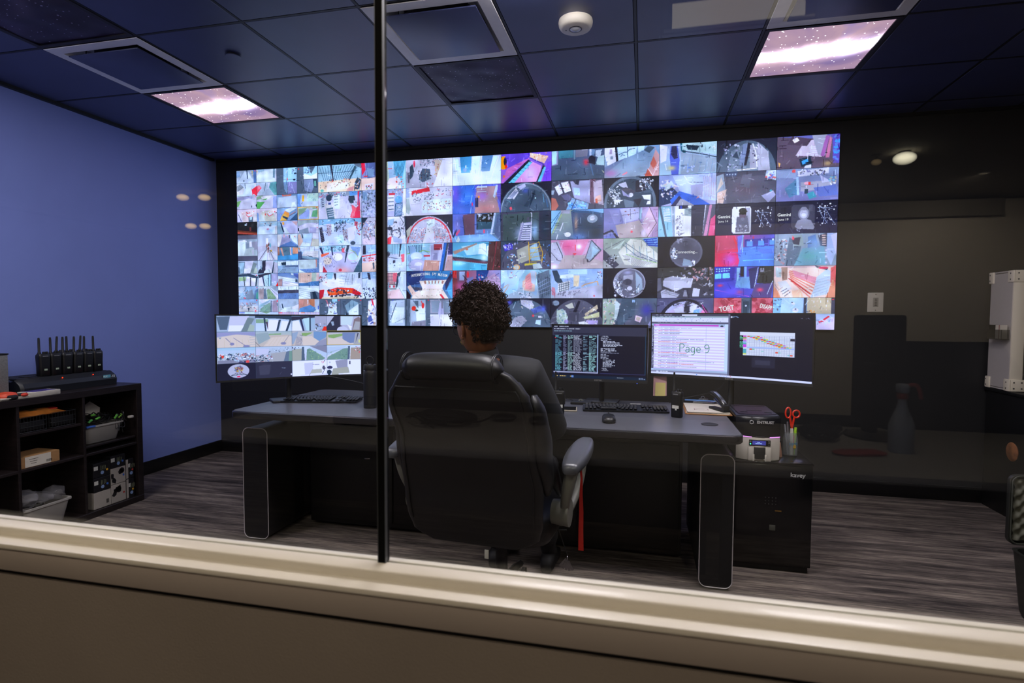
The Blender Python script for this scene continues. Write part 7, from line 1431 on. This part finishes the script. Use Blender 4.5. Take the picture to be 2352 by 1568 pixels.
t = thing('pen_jar', 'clear printed plastic jar of pens and scissors beside the card printer', 'jar', (.755, 3.14, SH))
M_clear = film('clear_plastic', '9ca3a6', .28)
B().lathe([(.030, 0), (.034, .004), (.036, .02), (.036, .090), (.033, .105), (.030, .112), (.031, .122), (.029, .122), (.028, .110), (.034, .088), (.034, .006), (0, .004)], n=28).build('jar', M_clear, t)
bb = B()
for k in range(7): a = -1.9+.18*k; bb.box((.0365*math.cos(a), .0365*math.sin(a), .066), (.002, .006, .012), None)
bb.build('blue_print', mat('blue_print', '2f6f92', .5), t)
B().box((.012, -.0355, .055), (.012, .002, .018)).build('yellow_print', mat('yellow_print', 'b08a20', .5), t)
pens = [((-.012, -.004), (-.026, .012), .150, '7d8088', 'silver pen at the left of the jar'), ((-.004, .008), (-.014, .01), .165, '6d6a70', 'grey pen standing tallest in the jar'),
        ((.004, -.012), (.001, -.018), .135, 'c9c5ba', 'thick white marker with a rounded cap in the jar'), ((.014, -.006), (.022, -.008), .140, '9acb2e', 'lime green highlighter in the jar'), ((.010, -.012), (.012, -.016), .10, 'd8622e', 'short orange pen in the jar')]
for k, ((x0, y0), (x1, y1), h_, c_, lb) in enumerate(pens):
    q = thing('pen' if k not in (2, 3) else 'marker', lb, 'pen', (.755, 3.14, SH+.008), group='pens in the jar')
    rr = .0085 if k == 2 else (.0075 if k == 3 else .0042)
    B().cyl((x0, y0, 0), (x0+(x1-x0)*.75, y0+(y1-y0)*.75, h_*.75), rr, n=10).build('barrel', mat('pen_'+c_, c_, .35), q)
    B().cyl((x0+(x1-x0)*.75, y0+(y1-y0)*.75, h_*.75), (x1, y1, h_), rr*1.08, rr*.85, n=10).build('cap', mat('pen_'+c_, c_, .35), q)
t = thing('scissors', 'red handled scissors standing in the pen jar', 'scissors', (.762, 3.150, SH+.015), (0, 0, .1))
B().tube([(-.019+.013*math.cos(a), 0, .205+.027*math.sin(a)) for a in [2*PI*k/20 for k in range(20)]], .0042, n=8, closed=True).build('handle', M_red, t)
B().tube([(.021+.017*math.cos(a), 0, .200+.019*math.sin(a)) for a in [2*PI*k/20 for k in range(20)]], .0045, n=8, closed=True).build('handle', M_red, t)
B().tube([(-.010, 0, .182), (-.004, 0, .150), (.002, 0, .120)], .0052, n=8).build('shank', M_red, t); B().tube([(.012, 0, .184), (.006, 0, .150), (.000, 0, .120)], .0052, n=8).build('shank', M_red, t)
for sx in (-1, 1): B().add([(.001, sx*.001, .12), (.008*sx, sx*.001, .118), (.002*sx, sx*.001, .0), (.001, sx*.003, .12), (.008*sx, sx*.003, .118), (.002*sx, sx*.003, .0)], [(0, 1, 2), (5, 4, 3), (0, 3, 4, 1), (1, 4, 5, 2), (2, 5, 3, 0)]).build('blade', M_steel, t)
tag(B().cyl((0, 0, 0), (0, 0, .075), .009, n=12).build('glue_stick', mat('peach_plastic', 'a87a66', .5), None, loc=(.700, 3.10, SH+.0), rot=(.15, -.16, 0)), 'small peach tube leaning between printer and jar', 'tube')

# ------------------------------------------------------------------ right side: dark bookcase, white enclosure, foam-lined case
RX = 2.27
t = thing('side_cabinet', 'black cabinet at the right edge under the white metal enclosure', 'cabinet', (RX, 4.41, 0))
B().box((.30, -.27, .39), (.60, .54, .78), bev=.004).build('body', M_ped, t)
B().box((.30, -.27, .79), (.62, .56, .02), bev=.004).build('top_panel', M_ped, t)
B().box((.30, -.545, .39), (.56, .012, .72), bev=.003).build('door', M_ped, t)
tag(B().lathe([(.0, 0), (.055, 0), (.060, .006), (.050, .012), (.0, .014)], n=24).build('round_badge', mat('brown_badge', '8a5a3a', .4, var=.5, vscale=25), None, loc=(RX-.001, 4.10, .43), rot=(0, -PI/2, 0)), 'round brown and blue badge on the side of the black cabinet', 'badge')
M_encl = mat('pale_grey_panel', 'b9b2ae', .5, var=.02); M_beige = mat('beige_frame', 'e6dcc8', .45)
en = thing('equipment_enclosure', 'white equipment enclosure with riveted corner brackets at the right edge', 'enclosure', (RX-.005, 4.16, .803))
ew, ed, eh = .62, .245, .765
B().box((.004, ed/2, eh/2), (.008, ed-.02, eh-.03)).build('side_panel', M_encl, en)
B().box((ew/2, ed-.004, eh/2), (ew-.02, .006, eh-.03)).build('back_panel', M_encl, en)
B().box((ew-.004, ed/2, eh/2), (.008, ed-.02, eh-.03)).build('side_panel', M_encl, en)
B().box((ew/2, ed/2, eh-.006), (ew, ed, .010), bev=.002).build('top_panel', M_encl, en)
B().box((ew/2, ed/2, .006), (ew, ed, .010), bev=.002).build('bottom_panel', M_encl, en)
B().box((.035, .004, eh/2), (.068, .012, eh-.06), bev=.003).build('front_post', M_beige, en)
B().box((ew-.035, .004, eh/2), (.068, .012, eh-.06), bev=.003).build('front_post', M_beige, en)
B().box((ew/2, .004, eh-.022), (ew-.10, .012, .044), bev=.003).build('front_rail', M_beige, en); B().box((ew/2, .004, .04), (ew-.10, .012, .05), bev=.003).build('front_rail', M_beige, en)
B().box((.085+.23, .004, eh*.64), (.46, .006, eh*.56), bev=.002).build('door', M_beige, en)
B().box((.085+.23, .05, .28), (.46, .004, .34)).build('inner_panel', mat('olive_inner', '5f5a4c', .6), en)
for z in (eh*.80, eh*.50): B().cyl((.076, -.004, z-.04), (.076, -.004, z+.04), .006, n=10).build('hinge', M_beige, en)
for y in (.0, ed-.03):
    for z in (0, eh-.075):
        q = B().box((-.001, y+.02 if y == 0 else y+.01, z+.037), (.014, .05 if y else .06, .075), bev=.005).build('corner_bracket', M_beige, en)
        for a in (.018, .056): B().cyl((-.009, (y+.02), z+a), (-.0075, (y+.02), z+a), .005, n=10).build('rivet', mat('rivet_dark', '55524c', .4), q)
for z in (0, eh-.075):
    q = B().box((.040, -.002, z+.037), (.085, .014, .075), bev=.004).build('corner_bracket', M_beige, en)
    for a in (.02, .062):
        for c_ in (.018, .056): B().cyl((a, -.011, z+c_), (a, -.009, z+c_), .005, n=10).build('rivet', mat('rivet_dark', '55524c', .4), q)
for k in range(4): B().box((.10+.05*k, -.003, .04), (.018, .006, .026), bev=.003).build('port', M_rub, en)
t = thing('card_holder', 'smoked clear wall pocket of cards on the side of the white enclosure', 'holder', (RX-.016, 4.235, 1.128))
M_smoke = film('smoked_acrylic', '30302e', .40)
B().box((-.022, .0, .002), (.044, .150, .004)).build('tray_base', M_smoke, t); B().box((-.043, 0, .033), (.003, .150, .062)).build('tray_front', M_smoke, t)
for s_ in (-1, 1): B().box((-.022, s_*.0735, .033), (.044, .003, .062)).build('tray_end', M_smoke, t)
for k in range(7): tag(B().box((0, 0, 0), (.034, .0065, .088)).build('card', M_paper if k != 2 else mat('red_card_edge', '8a4a40', .6), None, loc=(RX-.038, 4.178+.0085*k, 1.178)), 'white card standing edge-on in the smoked pocket, one of a row' if k != 2 else 'red edged card among the white cards in the smoked pocket', 'card', 'cards in the smoked pocket')
tag(B().box((0, 0, 0), (.034, .068, .085), bev=.003).build('card_pack', M_gb, None, loc=(RX-.038, 4.272, 1.180)), 'glossy black pack standing behind the white cards', 'card pack')

cs = thing('foam_case', 'open black hard case with egg-crate foam in the raised lid, right edge', 'case', (1.60, 2.86, 0), (0, 0, 0))
cs.location = (1.556, 2.84, .275)
lw, lh = .44, .305
rr_ = rrect(lw, lh, .030, 6, lw/2, 0)
bb = B(); rings = []
for y, s_ in ((0.0, 1.0), (-.018, 1.0), (-.020, .99), (-.020, .965), (-.002, .955)):
    rings.append([(lw/2+(x-lw/2)*s_, y, .165+z*s_) for x, z in rr_])
ld = B().loft(rings).build('lid_shell', mat('case_black', '1c1d1a', .45), cs, smooth=40)
B().tube([(lw/2+(x-lw/2)*.957, -.0205, .165+z*.967) for x, z in rr_], .0035, n=6, closed=True).build('lid_seal', mat('seal_grey', '34362f', .6), ld)
vs = []; fs = []; nx, nz = 44, 36
for q in range(nz+1):
    for p_ in range(nx+1):
        x = .018+(lw-.036)*p_/nx; z = .165-lh/2+.018+(lh-.036)*q/nz
        vs.append((x, -.012-.010*math.sin(x*2*PI/.050)*math.sin(z*2*PI/.050), z))
for q in range(nz):
    for p_ in range(nx): a = q*(nx+1)+p_; fs.append((a, a+1, a+nx+2, a+nx+1))
B().add(vs, fs).build('egg_crate_foam', mat('olive_grey_foam', '66665a', .9), cs, smooth=180)
rings = []
for z, s_ in ((-.275, .86), (-.25, .90), (.0, 1.0), (.004, 1.02), (.004, .95), (-.23, .86)):
    rings.append([(lw/2+(x-lw/2)*s_, -.21+yy*s_, z) for x, yy in rrect(lw, .36, .04, 6, lw/2, 0)])
B().loft(rings).build('base_shell', mat('case_black', '1c1d1a', .45), cs, smooth=40)
for k, (a, b2, c_) in enumerate(((0, .2, 'c23a2e'), (.2, .4, 'd9b32a'), (.4, .6, '4f9a45'), (.6, .8, '2f62a8'), (.8, 1, 'c23a2e'))):
    B().box((.12, -.3905, -.075+.012*k), (.16-.01*k, .002, .012)).build('rainbow_sticker', mat('sticker_'+c_, c_, .5), cs)
B().box((.12, -.3915, -.050), (.12, .002, .030)).build('white_sticker', M_paper, cs)
text('sticker_text', 'PRIDE', .022, mat('dark_red_ink', '8a2622', .5), cs, (.12, -.3930, -.050), bold=.0006)
B().box((.05, -.22, .02), (.05, .10, .05), bev=.006).build('yellow_item', mat('yellow_plastic', 'c8a818', .4), cs)

# ------------------------------------------------------------------ near room furniture, visible as reflections in the glass
MR = lambda y: 1.609-y
tb = thing('counter_table', 'pale long table behind the camera, mirrored in the window glass', 'table', (.3, (MR(2.04)+MR(2.92))/2, 0))
tw, td = 4.6, .88
B().box((0, 0, .738), (tw, td, .030), bev=.005).build('table_top', mat('pale_laminate', '8f8b84', .45, var=.05), tb)
for sx in (-1, 0, 1):
    for sy_ in (-1, 1): B().box((sx*(tw/2-.06), sy_*(td/2-.05), .361), (.04, .04, .722), bev=.004).build('leg', M_ped, tb)
B().box((0, -td/2+.02, .45), (tw-.2, .02, .5), bev=.003).build('modesty_panel', mat('grey_panel', '4a463f', .6), tb)
def vpos(x, yv): return (x, MR(yv))
t = thing('desktop_monitor', 'black flat monitor turned away on the near table, mirrored as a dark shape', 'monitor', (.985, MR(2.70), .753), (0, 0, 1.22))
B().box((0, 0, .285), (.26, .04, .48), bev=.01).build('housing', M_plastic, t); B().box((0, .03, .17), (.06, .04, .30), bev=.01).build('stand_neck', M_plastic, t); B().lathe([(0, 0), (.12, 0), (.12, .008), (.04, .016), (0, .016)], n=28).build('round_foot', M_plastic, t)
t = thing('high_back_chair', 'black high-backed chair behind the near table, mirrored at the right', 'chair', (1.70, MR(3.58), 0))
rings = []
for k in range(16):
    u = k/15; z = .46+.67*u; w_ = .74*(.85+.15*math.sin(PI*u))*(1-.22*u**6); rings.append([(a, -.10*u+c_, z) for a, c_ in rrect(w_, .10, .045, 4)])
B().loft(rings).build('backrest', M_lea, t, smooth=60); B().box((0, .28, .44), (.56, .54, .10), bev=.04).build('seat', M_lea, t)
B().cyl((0, .25, .08), (0, .25, .40), .03, n=14).build('column', M_rub, t)
for k in range(5): a = 2*PI*k/5; B().tube([(0, .25, .10), (.30*math.cos(a), .25+.30*math.sin(a), .05)], .02, n=8).build('base_leg', M_rub, t)
t = thing('spray_bottle', 'white spray bottle with red trigger, mirrored against the dark back wall', 'bottle', (1.205, MR(2.42), .753), (0, 0, PI))
t.location = (.972, MR(2.42), .753)
B().lathe([(.0, 0), (.040, 0), (.043, .006), (.043, .10), (.036, .125), (.020, .165), (.014, .19), (.014, .21), (0, .21)], n=24).build('body', mat('frosted_white', '98a0a8', .4), t)
B().lathe([(.018, .205), (.019, .207), (.019, .225), (.012, .228), (0, .228)], n=20).build('red_collar', mat('dull_red', 'a03a30', .5), t)
B().box((0, .0, .245), (.035, .05, .034), bev=.008).build('nozzle_head', mat('frosted_white', '98a0a8', .4), t)
B().tube([(-.014, 0, .255), (-.045, 0, .262), (-.060, 0, .235), (-.062, 0, .205)], .007, n=8, smooth=2).build('trigger', mat('dull_red', 'a03a30', .5), t)
tangle('cable_pile', 18, (.74, MR(2.60), .785), (.12, .12, .028), M_rub, 'pile of black cables on the near table, mirrored beside the pen jar', rad=.004)
tangle('cable_pile', 16, (-.90, MR(2.52), .785), (.22, .16, .026), M_rub, 'pile of black cables on the near table, mirrored in the chair back', rad=.004)
tag(B().loft([[(a, c_, z) for a, c_ in rrect(.20*s_, .07*s_, .03, 4)] for z, s_ in ((0, .9), (.008, 1), (.014, .8))]).build('red_pouch', mat('dull_red_cloth', '8e2f2a', .7), None, loc=(.80, MR(2.33), .754), rot=(0, 0, -.25)), 'flat red pouch on the near table, mirrored right of the pen jar', 'pouch')
for k, (x, yv, sx) in enumerate(((-.48, 2.62, 1.), (-.66, 2.66, 1.5))):
    tag(B().ell((0, 0, 0), (.045*sx, .06, .018), 20, 8).build('mouse' if k == 0 else 'headset_case', M_plastic, None, loc=(x, MR(yv), .771)), ['black mouse on the near table, mirrored in the chair back', 'dark oval case on the near table, mirrored left of the mouse'][k], ['mouse', 'case'][k])
t = thing('phone_base', 'black desk phone on the near table, mirrored low in the chair back', 'phone', (-1.30, MR(2.45), .753))
B().box((0, 0, .03), (.22, .20, .05), bev=.012).build('base', M_plastic, t); B().box((-.07, 0, .065), (.05, .20, .03), bev=.012).build('handset', M_plastic, t)
# ------------------------------------------------------------------ near-room lamps
def lampglow(name, col, s):
    m = bpy.data.materials.new(name); m.use_nodes = True; nt = m.node_tree; nt.nodes.clear(); L = nt.links.new
    lw = nt.nodes.new('ShaderNodeLayerWeight'); lw.inputs[0].default_value = .5
    mr = nt.nodes.new('ShaderNodeMapRange'); mr.inputs[1].default_value = 0; mr.inputs[2].default_value = .85; mr.inputs[3].default_value = s; mr.inputs[4].default_value = 0
    L(lw.outputs['Facing'], mr.inputs[0]); e = nt.nodes.new('ShaderNodeEmission'); e.inputs[0].default_value = (*lin(col), 1); L(mr.outputs[0], e.inputs[1])
    o = nt.nodes.new('ShaderNodeOutputMaterial'); L(e.outputs[0], o.inputs[0]); return m
G_warm, G_cool = lampglow('frosted_glow_warm', 'ffd48a', 7), lampglow('frosted_glow_pale', 'fff4d4', 13)
def globe(x, y, z, r, m, label, sz=1.):
    t = thing('globe_lamp', label, 'lamp', (x, y, z), group='globe lamps of the near room')
    B().ell((0, 0, 0), (r, r, r*sz), 24, 14).build('globe', m, t)
    B().cyl((0, 0, r*sz*.9), (0, 0, 2.76-z), .012, n=10).build('stem', M_bar, t)
    B().lathe([(.05, 2.755-z), (.05, 2.745-z), (.02, 2.74-z), (0, 2.74-z)], n=16).build('canopy', M_bar, t)
globe(2.28, -4.20, 2.70, .095, G_cool, 'bright frosted globe lamp mirrored in the glass right of the video wall', .62)
globe(2.07, -4.25, 2.69, .045, lampglow('frosted_glow_dim', 'ffd9a0', 1.0), 'dim small globe lamp mirrored just left of the bright one', .7)
for k, (x, y, z, lb) in enumerate(((-5.54, -4.28, 2.70, 'upper left'), (-5.28, -4.34, 2.70, 'upper right'), (-6.0, -4.9, 2.46, 'lower left'), (-5.82, -4.95, 2.46, 'lower right'))):
    globe(x, y, z, .075, G_warm, 'warm globe lamp mirrored on the blue wall, %s of four' % lb, .6)
def downlight(x, y, z, e, label, aim=None, r=.035, col=(1, .86, .70), size=2.4):
    t = thing('recessed_spotlight', label, 'light', (x, y, z), group='recessed spotlights of the near room')
    B().lathe([(r*1.5, 0), (r*1.55, -.004), (r*1.05, -.006), (r, .0)], n=24).build('trim_ring', M_white, t)
    B().lathe([(0, -.002), (r, -.002), (r, 0), (0, 0)], n=20).build('lens', emat('spot_lens', 'ffe9c4', .5), t)
    l = bpy.data.lights.new('spot_beam', 'SPOT'); l.energy = e; l.color = col; l.spot_size = size; l.spot_blend = .8; l.shadow_soft_size = .08
    lo = bpy.data.objects.new('spot_beam', l); C.objects.link(lo); lo.parent = t; lo.location = (0, 0, -.02)
    if aim is not None: lo.rotation_euler = (Vector(aim)-Vector((x, y, z))).to_track_quat('-Z', 'Y').to_euler()
downlight(.9, -.9, 2.755, L_DOWN*.7, 'recessed spotlight over the right part of the near sill', (.7, .3, .7))
downlight(-1.4, -.25, 2.755, L_DOWN*.7, 'recessed spotlight over the left part of the near sill', (-1.2, .5, .7))
downlight(-.2, -5.2, 2.755, L_REAR*.5, 'added unseen wall-washing spotlight at the left of the rear wall', (-.3, -6.6, 1.2))  # these wall washers are added to brighten the mirrored rear wall
downlight(1.6, -5.2, 2.755, L_REAR*.9, 'added unseen wall-washing spotlight in the middle of the rear wall', (1.6, -6.6, 1.0))
downlight(3.4, -5.2, 2.755, L_REAR, 'added unseen wall-washing spotlight at the right of the rear wall', (3.5, -6.6, 1.0))
t = thing('light_box', 'pale luminous ceiling box mirrored along the top edge of the glass', 'light', (.37, -.99, 2.5))
B().box((0, -.10, .19), (.56, .20, .14), bev=.004).build('housing', M_bar, t)
B().box((0, .004, .068), (.53, .008, .105), bev=.002).build('diffuser', emat('light_box_glow', 'fff0d8', 1.6), t)
B().box((0, .010, .006), (.60, .012, .010), bev=.002).build('lower_rail', M_white, t); B().box((0, .010, -.016), (.64, .012, .006), bev=.002).build('lower_rail', M_white, t)
for sx in (-1, 1): B().box((sx*.31, .010, .06), (.010, .012, .16), bev=.002).build('side_rail', M_bar, t)
